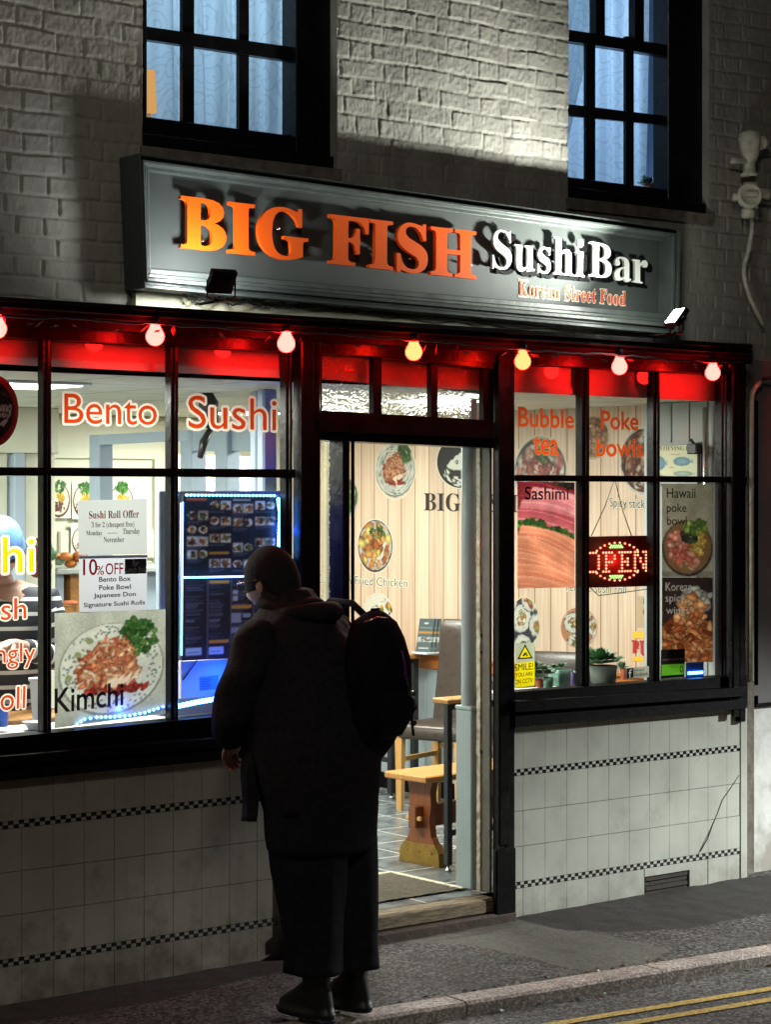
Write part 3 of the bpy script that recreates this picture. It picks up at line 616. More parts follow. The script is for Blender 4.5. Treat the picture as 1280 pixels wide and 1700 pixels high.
def bowl(w=70, h=70, bg=(214, 190, 158), pal=KIM, rim=(238, 238, 230), inner=(60, 48, 42), seed=5, green=True, n=110, r=(.02, .05)):
    c = Cv(w, h, bg, seed); A = c.asp; x = A / 2
    c.ell(x, .5, .49 * A, .49, rim, 0, .12); c.ell(x, .51, .455 * A, .45, inner, 0, .2)
    c.blobs(n, (x, .52, .40 * A, .38), pal, r[0], r[1], 1.7)
    if green: c.blobs(26, (x + .06 * A, .74, .2 * A, .1), GRN, .015, .04)
    return c.grain(.03)
def poke(w=60, h=60, bg=(226, 226, 214), seed=7):
    c = Cv(w, h, bg, seed); A = c.asp; x = A / 2
    c.ell(x, .46, .46 * A, .44, (96, 44, 44), 0, .2); c.ell(x, .48, .42 * A, .4, (228, 222, 206), 0, .1)
    c.blobs(60, (x - .05 * A, .3, .3 * A, .15), [(110, 62, 50), (92, 50, 46), (140, 90, 70)], .015, .035)
    c.blobs(40, (x + .06 * A, .55, .22 * A, .1), [(244, 190, 40), (232, 168, 30), (250, 210, 80)], .02, .045)
    c.blobs(45, (x + .02 * A, .82, .26 * A, .14), [(70, 140, 50), (96, 160, 66), (50, 110, 40)], .02, .05)
    return c.grain(.02)
def sashimi(w=72, h=132, seed=11):
    c = Cv(w, h, (126, 44, 52), seed); A = c.asp; rr = c.r
    c.blobs(60, (A / 2, .95, .4, .08), [(60, 66, 40), (90, 34, 38), (44, 40, 30)], .02, .06)
    def slice_(p0, ang, ln_, wd, ca, cb, lines, lc):
        dx, dy = math.cos(ang), math.sin(ang); nx_, ny_ = -dy, dx
        def at(t, s_): b = .05 * math.sin(t * 3.1); return (p0[0] + dx * ln_ * t + nx_ * (wd * (s_ - .5) + b), p0[1] + dy * ln_ * t + ny_ * (wd * (s_ - .5) + b))
        N = 12
        for q in range(8):
            f = q / 7; c.poly([at(k / N, q / 8) for k in range(N + 1)] + [at(k / N, (q + 1.2) / 8) for k in range(N, -1, -1)], [a + (b - a) * f for a, b in zip(ca, cb)])
        for q in range(lines):
            s0 = (q + .5 + .4 * (rr.rand() - .5)) / lines; w_ = .006 + .006 * rr.rand()
            c.poly([at(k / N, s0 + .10 * math.sin(k * .5)) for k in range(N + 1)] + [at(k / N, s0 + .10 * math.sin(k * .5) + w_ / wd) for k in range(N, -1, -1)], lc)
    slice_((-.1, .93), -.25, .9, .2, (140, 44, 52), (120, 34, 44), 3, (160, 70, 76)); slice_((.12, .88), -.3, .7, .15, (196, 104, 112), (214, 140, 142), 2, (226, 164, 164))
    slice_((.02, .76), -.28, .8, .15, (178, 84, 92), (206, 126, 128), 2, (222, 156, 156)); slice_((-.1, .68), -.2, .8, .14, (190, 96, 100), (160, 66, 76), 2, (214, 140, 142))
    c.blobs(110, (.12, .60, .14, .035), GRN, .012, .026); c.blobs(110, (.34, .53, .14, .03), GRN, .012, .026); c.blobs(60, (.5, .47, .08, .025), GRN, .012, .026)
    for p0, a_, L_, wd, k in (((.0, .50), -.35, .75, .2, 0), ((-.08, .40), -.42, .85, .22, 1), ((-.1, .27), -.38, .9, .2, 2), ((-.05, .14), -.3, .9, .2, 0), ((-.1, .02), -.25, .9, .2, 1)):
        slice_((p0[0], p0[1] - .012), a_, L_, wd, (150, 62, 48), (160, 70, 52), 0, None); slice_(p0, a_, L_, wd, (200 - 6 * k, 98 + 4 * k, 72), (224, 140, 108), 4, (228, 164, 134))
    return c.mottle(.16, 7).grain(.025)
def hawaii(w=66, h=120, seed=13):
    c = Cv(w, h, (142, 136, 120), seed); A = c.asp; x = A / 2
    c.a[: int(h * .06)] *= .8
    c.ell(x, .31, .5 * A, .30, (46, 38, 34)); c.ell(x, .32, .47 * A, .285, (110, 84, 58))
    c.blobs(60, (x + .2 * A, .36, .16 * A, .15), [(212, 176, 84), (226, 196, 112), (190, 150, 60)], .012, .026)
    c.blobs(50, (x - .2 * A, .34, .18 * A, .16), [(206, 128, 112), (190, 96, 86), (222, 160, 140)], .02, .04, 1.6)
    c.blobs(40, (x, .18, .24 * A, .09), [(212, 140, 120), (230, 176, 150), (190, 100, 80)], .02, .04, 1.6)
    c.blobs(50, (x + .02 * A, .44, .16 * A, .07), [(60, 70, 56), (40, 44, 44), (80, 96, 60)], .012, .03)
    c.blobs(30, (x + .14 * A, .54, .2 * A, .06), [(110, 134, 60), (84, 112, 50), (140, 160, 84)], .02, .045)
    return c.grain(.03).mottle(.1)
def wings(w=66, h=110, seed=17):
    c = Cv(w, h, (46, 34, 34), seed); A = c.asp; x = A / 2
    c.blobs(60, (x + .14 * A, .72, .3 * A, .14), [(168, 164, 158), (150, 146, 142), (190, 186, 178)], .03, .06)
    c.ell(x, .2, .62 * A, .36, (150, 84, 52)); 
    c.blobs(190, (x, .26, .5 * A, .32), [(206, 134, 84), (188, 110, 64), (222, 160, 108), (160, 84, 48), (140, 66, 38)], .018, .05, 2.2)
    c.blobs(50, (x + .1 * A, .6, .24 * A, .16), [(206, 140, 92), (222, 160, 112), (180, 104, 60)], .02, .05, 2.0)
    c.grain(.04).mottle(.12); T_ = (176, 168, 160)
    c.word('Korean', .07, .84, .58, .94, T_); c.word('spicy', .07, .68, .44, .80, T_); c.word('wings', .08, .54, .52, .65, T_)
    return c
def sushi_rolls(w=64, h=90, seed=19, bg=(44, 46, 60)):
    c = Cv(w, h, bg, seed); A = c.asp
    for cx, cy, r in ((.26, .62, .24), (.66, .5, .2), (.3, .14, .2), (.5, .94, .2), (.7, .12, .17), (.02, .9, .16)):
        cx *= A / .71
        c.ell(cx, cy, r * 1.08, r * 1.08, (40, 42, 56)); c.ell(cx, cy, r, r, (228, 228, 214), 0, .12)
        c.blobs(16, (cx, cy, r * .42, r * .42), [(214, 120, 66), (110, 150, 60), (236, 226, 196), (186, 66, 40), (228, 196, 110)], .03, .06)
        for _ in range(8): c.ell(cx + (c.r.rand() - .5) * r * 1.5, cy + (c.r.rand() - .5) * r * 1.5, .012, .012, (96, 92, 96))
    return c.grain(.02)
def maki_plate(w=60, h=60, seed=23):
    c = Cv(w, h, (226, 222, 206), seed); A = c.asp
    c.poly([(0, .3), (.95, .82), (.97, .78), (.02, .26)], (190, 60, 56))
    for cx, cy in ((.45, .5), (.68, .6), (.85, .68)):
        c.ell(cx, cy, .16, .2, (60, 56, 54)); c.ell(cx - .03, cy, .13, .18, (236, 232, 220)); c.blobs(8, (cx - .03, cy, .06, .08), [(232, 190, 60), (200, 60, 50), (120, 150, 70)], .03, .06)
    c.poly([(.1, .3), (1, .25), (1, .18), (.1, .24)], (196, 44, 40))
    return c.grain(.02)
def menu_food(w=108, h=88, seed=29):
    c = Cv(w, h, (36, 35, 39), seed); A = c.asp
    c.rect(.02, .955, .28, .985, (160, 70, 40)); c.rect(.62, .955, .86, .98, (150, 140, 130))
    for x0, rows in ((.03, (.71, .53, .38, .22)), (.32, (.84, .64, .42, .10)), (.62, (.8, .62, .3, .09)), (.92, (.84, .64, .36))):
        for y0 in rows:
            for k in range(2):
                x = x0 + k * .142
                if x + .13 > A: continue
                if c.r.rand() < .6: c.rect(x, y0, x + .136, y0 + .115, [(150, 146, 150), (126, 110, 100), (176, 172, 168)][c.r.randint(3)])
                c.ell(x + .068, y0 + .058, .06, .05, (196, 190, 182)); c.blobs(9, (x + .068, y0 + .058, .04, .03), [(176, 112, 70), (210, 170, 110), (90, 110, 60), (140, 70, 56), (60, 44, 40)], .014, .028)
            c.rect(x0, y0 - .03, x0 + .2, y0 - .02, (92, 92, 108)); c.rect(x0, y0 - .05, x0 + .15, y0 - .042, (78, 78, 96))
    c.rect(.32, .27, .58, .31, (166, 116, 56))
    return c.grain(.02)
def menu_list(w=108, h=92, seed=31):
    c = Cv(w, h, (44, 40, 42), seed); A = c.asp
    for x in (.295, .585, .87): c.rect(x, 0, x + .008, 1, (104, 104, 124))
    for k, x0 in enumerate((.03, .32, .62, .9)):
        y = .92
        while y > (.17 if k < 2 else .06):
            if c.r.rand() < .8: c.rect(x0, y, x0 + .1 + .13 * c.r.rand(), y + .012, [(84, 84, 104), (104, 102, 116), (70, 70, 90)][c.r.randint(3)])
            y -= .028
    for x0, y0 in ((.31, .945), (.6, .62), (.31, .19), (.88, .5)): c.rect(x0, y0, x0 + .25, y0 + .04, (176, 122, 56))
    for x0, y0, ww in ((.03, .04, .2), (.32, .04, .18)): c.rect(x0, y0, x0 + ww, y0 + .1, (150, 170, 196)); c.rect(x0 + .02, y0 + .04, x0 + ww - .03, y0 + .05, (80, 100, 130))
    for y0 in (.72, .8): c.rect(.61, y0, .67, y0 + .06, (150, 150, 160))
    c.rect(.6, .43, .72, .56, (130, 130, 146)); c.rect(.74, .5, .84, .55, (130, 130, 146)); c.rect(.6, .3, .7, .38, (120, 120, 140))
    return c.grain(.015)
def fish_bone(w=74, h=74, seed=37):
    """round black emblem with a white fish head, ribs and bubbles"""
    c = Cv(w, h, (22, 26, 28), seed); Wt = (226, 228, 214)
    c.poly([(.2, .40), (.30, .52), (.44, .64), (.56, .70), (.62, .62), (.60, .5), (.66, .42), (.55, .36), (.36, .35)], Wt)
    c.ell(.42, .5, .035, .035, (22, 26, 28)); c.ell(.42, .5, .017, .017, Wt)
    c.poly([(.5, .37), (.56, .44), (.6, .43), (.58, .36)], (22, 26, 28))
    for i in range(5):
        x = .64 + .055 * i; y = .60 + .045 * i
        c.poly([(x, y - .2), (x + .05, y - .12), (x + .045, y + .1), (x, y + .16), (x + .02, y)], Wt)
    c.poly([(.5, .64), (.95, .93), (.97, .9), (.54, .6)], Wt)
    c.poly([(.3, .92), (.5, .96), (.62, .9), (.5, .92), (.4, .88)], Wt)
    for _ in range(46):
        t = 3.5 + 2.4 * c.r.rand(); q = .30 + .14 * c.r.rand(); c.ell(.5 + q * math.cos(t), .5 + q * math.sin(t), .02 + .014 * c.r.rand(), .02, Wt)
    return c
def ring_logo(w=64, h=64, seed=41):
    c = Cv(w, h, (150, 24, 30), seed); c.ell(.5, .5, .405, .405, (26, 22, 26))
    c.blobs(60, (.6, .66, .22, .16), [(84, 80, 84), (60, 56, 62)], .01, .02)
    for i in range(5):
        x = .56 + .062 * i
        c.rect(x, .50, x + .044, .585, (196, 196, 196)); c.rect(x + .012, .525, x + .028, .56, (26, 22, 26)); c.rect(x - .01, .40, x + .032, .475, (206, 206, 206)); c.rect(x + .002, .42, x + .016, .455, (26, 22, 26))
    c.poly([(.6, .31), (.74, .39), (.8, .38), (.72, .28)], (190, 190, 190))
    return c
def fish_chart(w=72, h=66, seed=43):
    c = Cv(w, h, (196, 198, 166), seed); A = c.asp
    for cx, cy, rx, ry, col in ((.22, .5, .15, .19, (104, 150, 172)), (.72, .55, .18, .12, (112, 150, 166)), (.74, .22, .2, .07, (150, 172, 160)), (.2, .16, .12, .05, (150, 172, 160))):
        c.ell(cx, cy, rx, ry, col, 0, .25); c.poly([(cx + rx * .9, cy), (cx + rx * 1.3, cy + ry * .5), (cx + rx * 1.3, cy - ry * .5)], col)
    c.rect(.48, .72, .68, .745, (110, 110, 90)); c.rect(.45, .38, .55, .4, (110, 110, 90))
    return c.grain(.015)
def burger(w=50, h=70, seed=47):
    c = Cv(w, h, (216, 186, 148), seed); A = c.asp
    c.blobs(22, (.45, .84, .18, .1), [(120, 190, 60), (90, 160, 50)], .03, .07); c.ell(.45, .5, .26, .2, (214, 140, 80), 0, .2); c.ell(.45, .62, .16, .1, (70, 40, 34)); c.rect(.2, .36, .7, .42, (226, 180, 110))
    return c.grain(.02)
# ------------------------------------------------------------------ planes of the street front (metres, Y into the building)
YG, YM, YF, YS, YT, YC = -0.02, -0.05, -0.085, -0.125, -0.06, -0.26    # glass, glazing bars, posts, sills, tiling, cornice
ZFLOOR, XWALL, YBACK, ZCEIL = 0.10, 2.2, 3.6, 2.235
def X_(px, py, Y): return fy(px, py, Y).x
def Z_(px, py, Y): return fy(px, py, Y).z

# ------------------------------------------------------------------ ground: pavement, kerb, road
kA, kB = fz(820, 1659, -0.03), fz(1280, 1584, -0.03)         # front top edge of the kerb
kd = (kB - kA); kd.z = 0; kd.normalize(); kn = Vector((-kd.y, kd.x, 0))   # along the kerb / towards the wall
def kp(t, n, z): p = kA + kd * t + kn * n; return Vector((p.x, p.y, z))
def strip(n0, n1, z0, z1, m, name, T=(-14, 18), seg=64, wob=0.0, sd=1):
    r = random.Random(sd); mb = MB(); V = []
    for i in range(seg + 1):
        t = T[0] + (T[1] - T[0]) * i / seg
        V += [kp(t, n0 + wob * (r.random() - .5), z0), kp(t, n1 + wob * (r.random() - .5), z1)]
    mb.add(V, [(2 * i, 2 * i + 2, 2 * i + 3, 2 * i + 1) for i in range(seg)], m); return mb.build(name)
struct(strip(-40, 0.02, -0.075, -0.075, M['road'], "road", (-60, 60)))
def z0g(p):     # pavement height at a point
    n = (Vector((p.x, p.y, 0)) - Vector((kA.x, kA.y, 0))).dot(kn); return -0.034 + 0.054 * (n - .11) / 1.79
def inpoly(X, Y, pts):
    k = np.zeros(X.shape, bool)
    for q in range(len(pts)):
        a, b = pts[q], pts[(q + 1) % len(pts)]
        if a.y != b.y: k ^= ((a.y > Y) != (b.y > Y)) & (X < (b.x - a.x) * (Y - a.y) / (b.y - a.y) + a.x)
    return k
def blur(a, n):
    for _ in range(n): a = (a + np.roll(a, 1, 0) + np.roll(a, -1, 0) + np.roll(a, 1, 1) + np.roll(a, -1, 1)) / 5
    return a
NT, NN = 560, 110; tt_ = np.linspace(-4.0, 5.0, NT); nn_ = np.linspace(.11, 1.9, NN); TT, NNN = np.meshgrid(tt_, nn_)
PX, PY = kA.x + kd.x * TT + kn.x * NNN, kA.y + kd.y * TT + kn.y * NNN
pm = blur(inpoly(PX, PY, [fz(*p, 0) for p in ((610, 1550), (850, 1520), (990, 1542), (1118, 1564), (1060, 1590), (1010, 1600), (930, 1592), (880, 1579), (760, 1560), (620, 1562))]).astype(float), 5)
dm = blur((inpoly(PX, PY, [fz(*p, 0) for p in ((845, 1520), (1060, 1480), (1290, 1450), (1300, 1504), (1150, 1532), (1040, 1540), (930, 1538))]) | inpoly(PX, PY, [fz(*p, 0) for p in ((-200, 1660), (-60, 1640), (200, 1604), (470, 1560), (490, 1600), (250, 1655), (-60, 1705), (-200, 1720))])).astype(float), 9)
mb = MB(); ii_ = np.arange(NT * NN).reshape(NN, NT); rr_ = np.random.RandomState(3)
PZ = -0.034 + 0.054 * (NNN - .11) / 1.79 + .006 * blur(rr_.randn(NN, NT), 6) 
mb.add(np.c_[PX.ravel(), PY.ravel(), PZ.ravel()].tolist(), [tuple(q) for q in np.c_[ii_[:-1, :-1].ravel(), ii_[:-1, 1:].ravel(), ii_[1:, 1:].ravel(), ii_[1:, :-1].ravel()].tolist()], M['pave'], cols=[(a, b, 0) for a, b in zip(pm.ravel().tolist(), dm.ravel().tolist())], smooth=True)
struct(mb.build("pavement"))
mb = MB(); r = random.Random(4)
t = -13.0
while t < 17:
    L_ = 0.92
    if t > -5 and t < 6:
        j = [0.004 * (r.random() - .5) for _ in range(6)]
        f0, f1, zt0, zt1 = j[0], j[1], -0.03 + j[2], -0.03 + j[3]
        mb.hexa([kp(t + .004, f0, -.1), kp(t + L_ - .004, f1, -.1), kp(t + L_ - .004, f1, zt1 - .006), kp(t + .004, f0, zt0 - .006),
                 kp(t + .004, .12, -.1), kp(t + L_ - .004, .12, -.1), kp(t + L_ - .004, .12, zt1), kp(t + .004, .12, zt0)], M['kerb'])
        mb.hexa([kp(t + .004, f0, zt0 - .006), kp(t + L_ - .004, f1, zt1 - .006), kp(t + L_ - .004, f1 + .012, zt1 + .004), kp(t + .004, f0 + .012, zt0 + .004),
                 kp(t + .004, .12, zt0 - .003), kp(t + L_ - .004, .12, zt1 - .003), kp(t + L_ - .004, .12, zt1 + .003), kp(t + .004, .12, zt0 + .003)], M['kerb'])
    t += L_
struct(mb.build("kerb"))
def yl(pxa, pxb, w, name):
    a, b = fz(*pxa, -.071), fz(*pxb, -.071); d = (b - a).normalized(); n = Vector((-d.y, d.x, 0)); mb = MB(); V = []
    r = random.Random(int(w * 1e4) + int(pxa[0])); N = 400
    for i in range(N + 1):
        p = a + d * (-3 + 9 * i / N)
        V += [p - n * (w / 2 + .004 * r.random()), p + n * (w / 2 + .004 * r.random())]
    mb.add(V, [(2 * i, 2 * i + 2, 2 * i + 3, 2 * i + 1) for i in range(N)], M['yellow']); return struct(mb.build(name))
yl((917, 1700), (1280, 1641), 0.045, "road_marking"); yl((1036, 1700), (1280, 1659), 0.045, "road_marking")
# ------------------------------------------------------------------ the shop building
B = thing("shop_building", "painted brick shop with black shopfront, white tiled base and two lit upstairs windows", "building")

# -- upper brick wall: relief of Flemish-bond bricks under thick paint, two window openings
WX0, WX1, WZ0, WZ1 = -2.0, 2.7, 2.42, 4.3
def rect_open(pl, pr, ptop, pb, Y=0.0):
    return (X_(pl, 200, Y), X_(pr, 200, Y), Z_((pl + pr) / 2, pb, Y), 4.9)
OPEN = [(X_(236, 150, 0), X_(561, 150, 0), Z_(400, 262, 0), 4.9), (X_(944, 150, 0), X_(1180, 150, 0), Z_(1060, 342, 0), 4.9)]
def vnoise(xx, zz, s, seed):
    r = np.random.RandomState(seed); g = r.rand(257, 257); a = (xx * s) % 256; b = (zz * s) % 256
    i, j = a.astype(int), b.astype(int); fa, fb = a - i, b - j; fa = fa * fa * (3 - 2 * fa); fb = fb * fb * (3 - 2 * fb)
    return g[j, i] * (1 - fa) * (1 - fb) + g[j, i + 1] * fa * (1 - fb) + g[j + 1, i] * (1 - fa) * fb + g[j + 1, i + 1] * fa * fb
st = 0.0043
nx, nz = int((WX1 - WX0) / st), int((WZ1 - WZ0) / st)
gx = WX0 + (WX1 - WX0) * np.arange(nx + 1) / nx; gz = WZ0 + (WZ1 - WZ0) * np.arange(nz + 1) / nz
GX, GZ = np.meshgrid(gx, gz)
px_ = GX + 10 + 0.008 * (vnoise(GX + 9, GZ, 9, 1) - .5) + .02 * (vnoise(GX + 9, GZ, 1.7, 6) - .5); pz_ = GZ + 0.010 * (vnoise(GX + 9, GZ, 6, 2) - .5) + 0.014 * (vnoise(GX + 9, GZ, 1.3, 3) - .5)
ch = 0.0755; row = np.floor(pz_ / ch).astype(int); fzr = pz_ - row * ch
per = 0.3375; off = (row % 2) * per * .5 + .02 * np.sin(row * 12.9898)
fxr = (px_ + off) % per; header = fxr > 0.225
bw = np.where(header, per - .225, .225); fb = np.where(header, fxr - .225, fxr)
dx = np.minimum(fb, bw - fb); dz = np.minimum(fzr, ch - fzr)
jw = 0.003 + 0.0032 * vnoise(GX + 5, GZ, 12, 4); dd = np.minimum(dx * 1.05, dz) - jw
prof = np.clip(dd / 0.0045, 0, 1); prof = prof * prof * (3 - 2 * prof)
bid = (row * 131 + np.floor((px_ + off) / per).astype(int) * 17 + header * 7) % 997
rb = np.random.RandomState(8); hb = rb.rand(997); keep = np.clip((vnoise(GX + 3, GZ, 1.1, 12) - .12) * 2.2, .25, 1)
H = prof * (0.0052 + 0.0030 * hb[bid]) * keep + 0.0026 * vnoise(GX, GZ, 26, 5) * (0.6 + prof) * .6 + 0.0035 * vnoise(GX + 4, GZ, 4, 9) + 0.0022 * vnoise(GX, GZ, 75, 10) + .006 * vnoise(GX + 7, GZ, 1.6, 13)
tilt = (rb.rand(997) - .5)[bid] * .003 * (fb / bw - .5) * 2 + (rb.rand(997) - .5)[bid] * .003 * (fzr / ch - .5) * 2; H += tilt * prof
inside = np.zeros(GX.shape, bool)
for x0, x1, z0, z1 in OPEN: inside |= (GX > x0) & (GX < x1) & (GZ > z0) & (GZ < z1)
mb = MB(); idx = np.arange((nx + 1) * (nz + 1)).reshape(nz + 1, nx + 1)
a, b, c, d = idx[:-1, :-1], idx[:-1, 1:], idx[1:, 1:], idx[1:, :-1]
kk = ~(inside[:-1, :-1] & inside[:-1, 1:] & inside[1:, 1:] & inside[1:, :-1])
me = bpy.data.meshes.new("upper_wall")
V = np.c_[GX.ravel(), (0.012 - H).ravel(), GZ.ravel()]; Fq = np.c_[a[kk], b[kk], c[kk], d[kk]]
me.from_pydata(V.tolist(), [], Fq.tolist()); me.polygons.foreach_set("use_smooth", [True] * len(Fq)); me.materials.append(M['brick'])
ow = bpy.data.objects.new("upper_wall", me); COL.objects.link(ow); ow.parent = B
# thickness: reveals of the openings and a mass behind the skin
mb = MB()
for x0, x1, z0, z1 in OPEN:
    N = 24
    for xs, sgn in ((x0, 1), (x1, -1)):
        V = []; r = random.Random(int(xs * 100) + 7)
        for i in range(60):
            z = z0 + (4.75 - z0) * i / 59
            for k in range(5): V.append((xs + sgn * .008 * r.random() - sgn * .006, 0.004 + .145 * k / 4, z))
        mb.add(V, [(i * 5 + k, i * 5 + k + 1, (i + 1) * 5 + k + 1, (i + 1) * 5 + k) for i in range(59) for k in range(4)], M['reveal'], smooth=True)
    mb.box((x0 - .01, -0.012, z0 - .05), (x1 + .01, .15, z0), M['stone']); mb.build("window_reveal", B); mb = MB()
mb = MB()
xs = [-2.8, OPEN[0][0] - .012, OPEN[0][1] + .012, OPEN[1][0] - .012, OPEN[1][1] + .012, 3.5]
for i in (0, 2, 4): mb.box((xs[i], .035, 2.45), (xs[i + 1], .3, 4.75), M['reveal'])
for k, i in ((0, 1), (1, 3)): mb.box((xs[i], .035, 2.45), (xs[i + 1], .3, OPEN[k][2] - .052), M['reveal'])
mb.build("wall_core", B)

# -- upstairs sash windows
def sash(op, glass_rects, bars, lab):
    x0, x1, z0, z1 = op; f = MB(); Y0, Y1 = 0.085, 0.15
    g = MB()
    # outer box frame from the glass limits
    gl = min(X_(q[0], q[1], Y0) for q in glass_rects); gr = max(X_(q[2], q[1], Y0) for q in glass_rects); gb = min(fy((q[0] + q[2]) / 2, q[3], Y0).z for q in glass_rects)
    f.bbox((gr, Y0 - .035, z0), (x1 + .002, Y1, 4.75), M['black']); f.bbox((x0 - .03, Y0 - .035, z0), (max(x0 + .01, gl), Y1, 4.75), M['black'])
    f.bbox((gl - .001, Y0 - .02, z0), (gr + .001, Y1, gb), M['black']); f.bbox((x0, Y0 - .06, z0 - .001), (x1, Y0 - .021, z0 + .055), M['black'])
    for (a, b, c, d, yy) in bars: f.slab((a[0], a[1]), (b[0], b[1]), (c[0], c[1]), (d[0], d[1]), Y0 + yy, Y0 + .022, M['black'])
    o = f.build("sash_window", B); part(o, lab)
    g.add([(x0, Y0 + .018, z0 + .01), (x1, Y0 + .018, z0 + .01), (x1, Y0 + .018, 4.75), (x0, Y0 + .018, 4.75)], [(0, 1, 2, 3)], M['glass']); g.build("pane", o)
    return o
V1 = [((303, -60), (322, -60)), ((397, -60), (413, -60))]
sw1 = sash(OPEN[0], [(236, 65, 303, 189), (413, 96, 483, 222)],
     [((303, 240), (322, 240), (322, -70), (303, -70), 0), ((397, 240), (413, 240), (413, -70), (397, -70), 0),
      ((200, 59), (500, 104), (500, 80), (200, 38), -.012)], "left upstairs window, two rows of panes in view, lace curtain and a warm light at its left edge")
sw2 = sash(OPEN[1], [(930, 190, 974, 296), (1053, 215, 1101, 312)],
     [((974, 330), (989, 330), (989, 60), (974, 60), .004), ((1040, 330), (1053, 330), (1053, 60), (1040, 60), .004),
      ((990, 75), (1005, 75), (1005, -40), (990, -40), -.02), ((1055, 80), (1070, 80), (1070, -40), (1055, -40), -.02),
      ((930, 66), (1120, 95), (1120, 76), (930, 47), -.022), ((930, 191), (1110, 208), (1110, 193), (930, 171), .002)], "right upstairs window, three rows of panes in view, tied-back curtain")
# -- room behind the upstairs windows
mb = MB()
for x0, x1, z0, z1 in OPEN:
    mb.box((x0 - .35, 1.3, z0 - .1), (x1 + .8, 1.35, 4.9), M['greyblue'])
    mb.box((x1 + .78, .3, z0 - .1), (x1 + .82, 1.3, 4.9), M['greyblue'])
    mb.box((x0 - .38, .3, z0 - .1), (x0 - .35, 1.3, 4.9), M['greyblue'])
    mb.box((x0 - .35, .3, z0 - .12), (x1 + .8, 1.3, z0 - .1), M['greyblue'])
    mb.box((x0 - .35, .3, 4.9), (x1 + .8, 1.35, 4.95), M['greyblue'])
mb.build("upstairs_room", B)
lamp("upstairs_light", 'AREA', (OPEN[0][0] + .65, 1.1, 4.0), 22, (0.42, 0.64, .88), (OPEN[0][0] + .45, 0, 3.6), .7)
lamp("upstairs_light", 'AREA', (OPEN[1][0] + .6, 1.1, 4.0), 27, (0.38, 0.60, .93), (OPEN[1][0] + .45, 0, 3.4), .7)
def drape(name, x0, x1, z0, z1, Y, amp, freq, lab, cat, lean=0.0):
    mb = MB(); nx_, nz_ = 90, 24; V = []
    for j in range(nz_ + 1):
        for i in range(nx_ + 1):
            u, v = i / nx_, j / nz_; x = x0 + (x1 - x0) * u + lean * v * (1 if True else 0)
            V.append((x, Y + amp * math.sin(u * freq + math.sin(v * 2.2)) + .3 * amp * math.sin(u * freq * 2.7), z0 + (z1 - z0) * v))
    mb.add(V, [(j * (nx_ + 1) + i, j * (nx_ + 1) + i + 1, (j + 1) * (nx_ + 1) + i + 1, (j + 1) * (nx_ + 1) + i) for j in range(nz_) for i in range(nx_)], M['curtain'], smooth=True)
    return tag(mb.build(name), lab, cat, "lace curtains upstairs")
drape("lace_curtain", OPEN[0][0] + .04, OPEN[0][1] + .1, OPEN[0][2] + .05, 4.7, .27, .034, 44, "lace curtain hanging behind the left upstairs window", "curtain")
drape("lace_curtain", OPEN[1][0] - .12, OPEN[1][0] + .72, OPEN[1][2] + .02, 4.7, .23, .028, 34, "lace net behind the right upstairs window", "curtain")
mb = MB(); V = []
for j in range(20):
    for i in range(24):
        u, v = i / 23, j / 19
        V.append((OPEN[1][0] + .02 + .22 * v + (.10 + .10 * v) * u, .205 + .008 * math.sin(u * 26), OPEN[1][2] + .02 + 1.15 * v))
mb.add(V, [(j * 24 + i, j * 24 + i + 1, (j + 1) * 24 + i + 1, (j + 1) * 24 + i) for j in range(19) for i in range(23)], M['curtain'], smooth=True)
tag(mb.build("tied_curtain"), "slanting gathered curtain tied to one side in the right upstairs window", "curtain", "lace curtains upstairs")
p = fy(247, 150, .205)
mb = MB(); mb.lathe([(.012, -.09), (.03, -.085), (.024, .075), (.012, .08)], (p.x, .205, p.z), M['warm'], 16)
mb.lathe([(.008, -.16), (.008, -.09)], (p.x, .205, p.z), M['chrome'], 8)
tag(mb.build("table_lamp"), "warm glowing lamp glimpsed at the left edge of the left upstairs window", "lamp")

# -- fascia strip under the sign and the cornice (ledge) over the shopfront
mb = MB(); mb.box((WX0, -.025, 2.44), (2.42, .05, Z_(640, 380, -.025)), M['cream'])
mb = MB(); mb.slab((225, 520), (1122, 574), (1122, 540), (225, 465), -.03, .03, M['cream']); mb.build("fascia_strip", B)
mb = MB()
def rail(m_, tl0, tl1, h0, h1, Yf, Yb, m):   # moulding strip: top line from tl0 to tl1, heights in pixels
    m_.slab((tl0[0], tl0[1] + h0), (tl1[0], tl1[1] + h1), tl1, tl0, Yf, Yb, m)
CL, CR = (-260, 476), (1250, 572)
rail(mb, CL, CR, 7, 7, YC - .02, .03, M['black']); rail(mb, (CL[0], CL[1] + 8), (CR[0], CR[1] + 8), 9, 8, YC, .03, M['black'])
rail(mb, (CL[0], CL[1] + 18), (CR[0], CR[1] + 17), 9, 6, YC + .05, .03, M['black']); rail(mb, (CL[0], CL[1] + 27), (CR[0], CR[1] + 24), 22, 8, YC + .12, .03, M['blackmatt'])
mb.build("cornice", B)
mb = MB()   # head board down to the glass
mb.slab((-260, 546), (1216, 622), (1216, 575), (-260, 480), YF + .01, .03, M['black'])
mb.build("window_head", B)

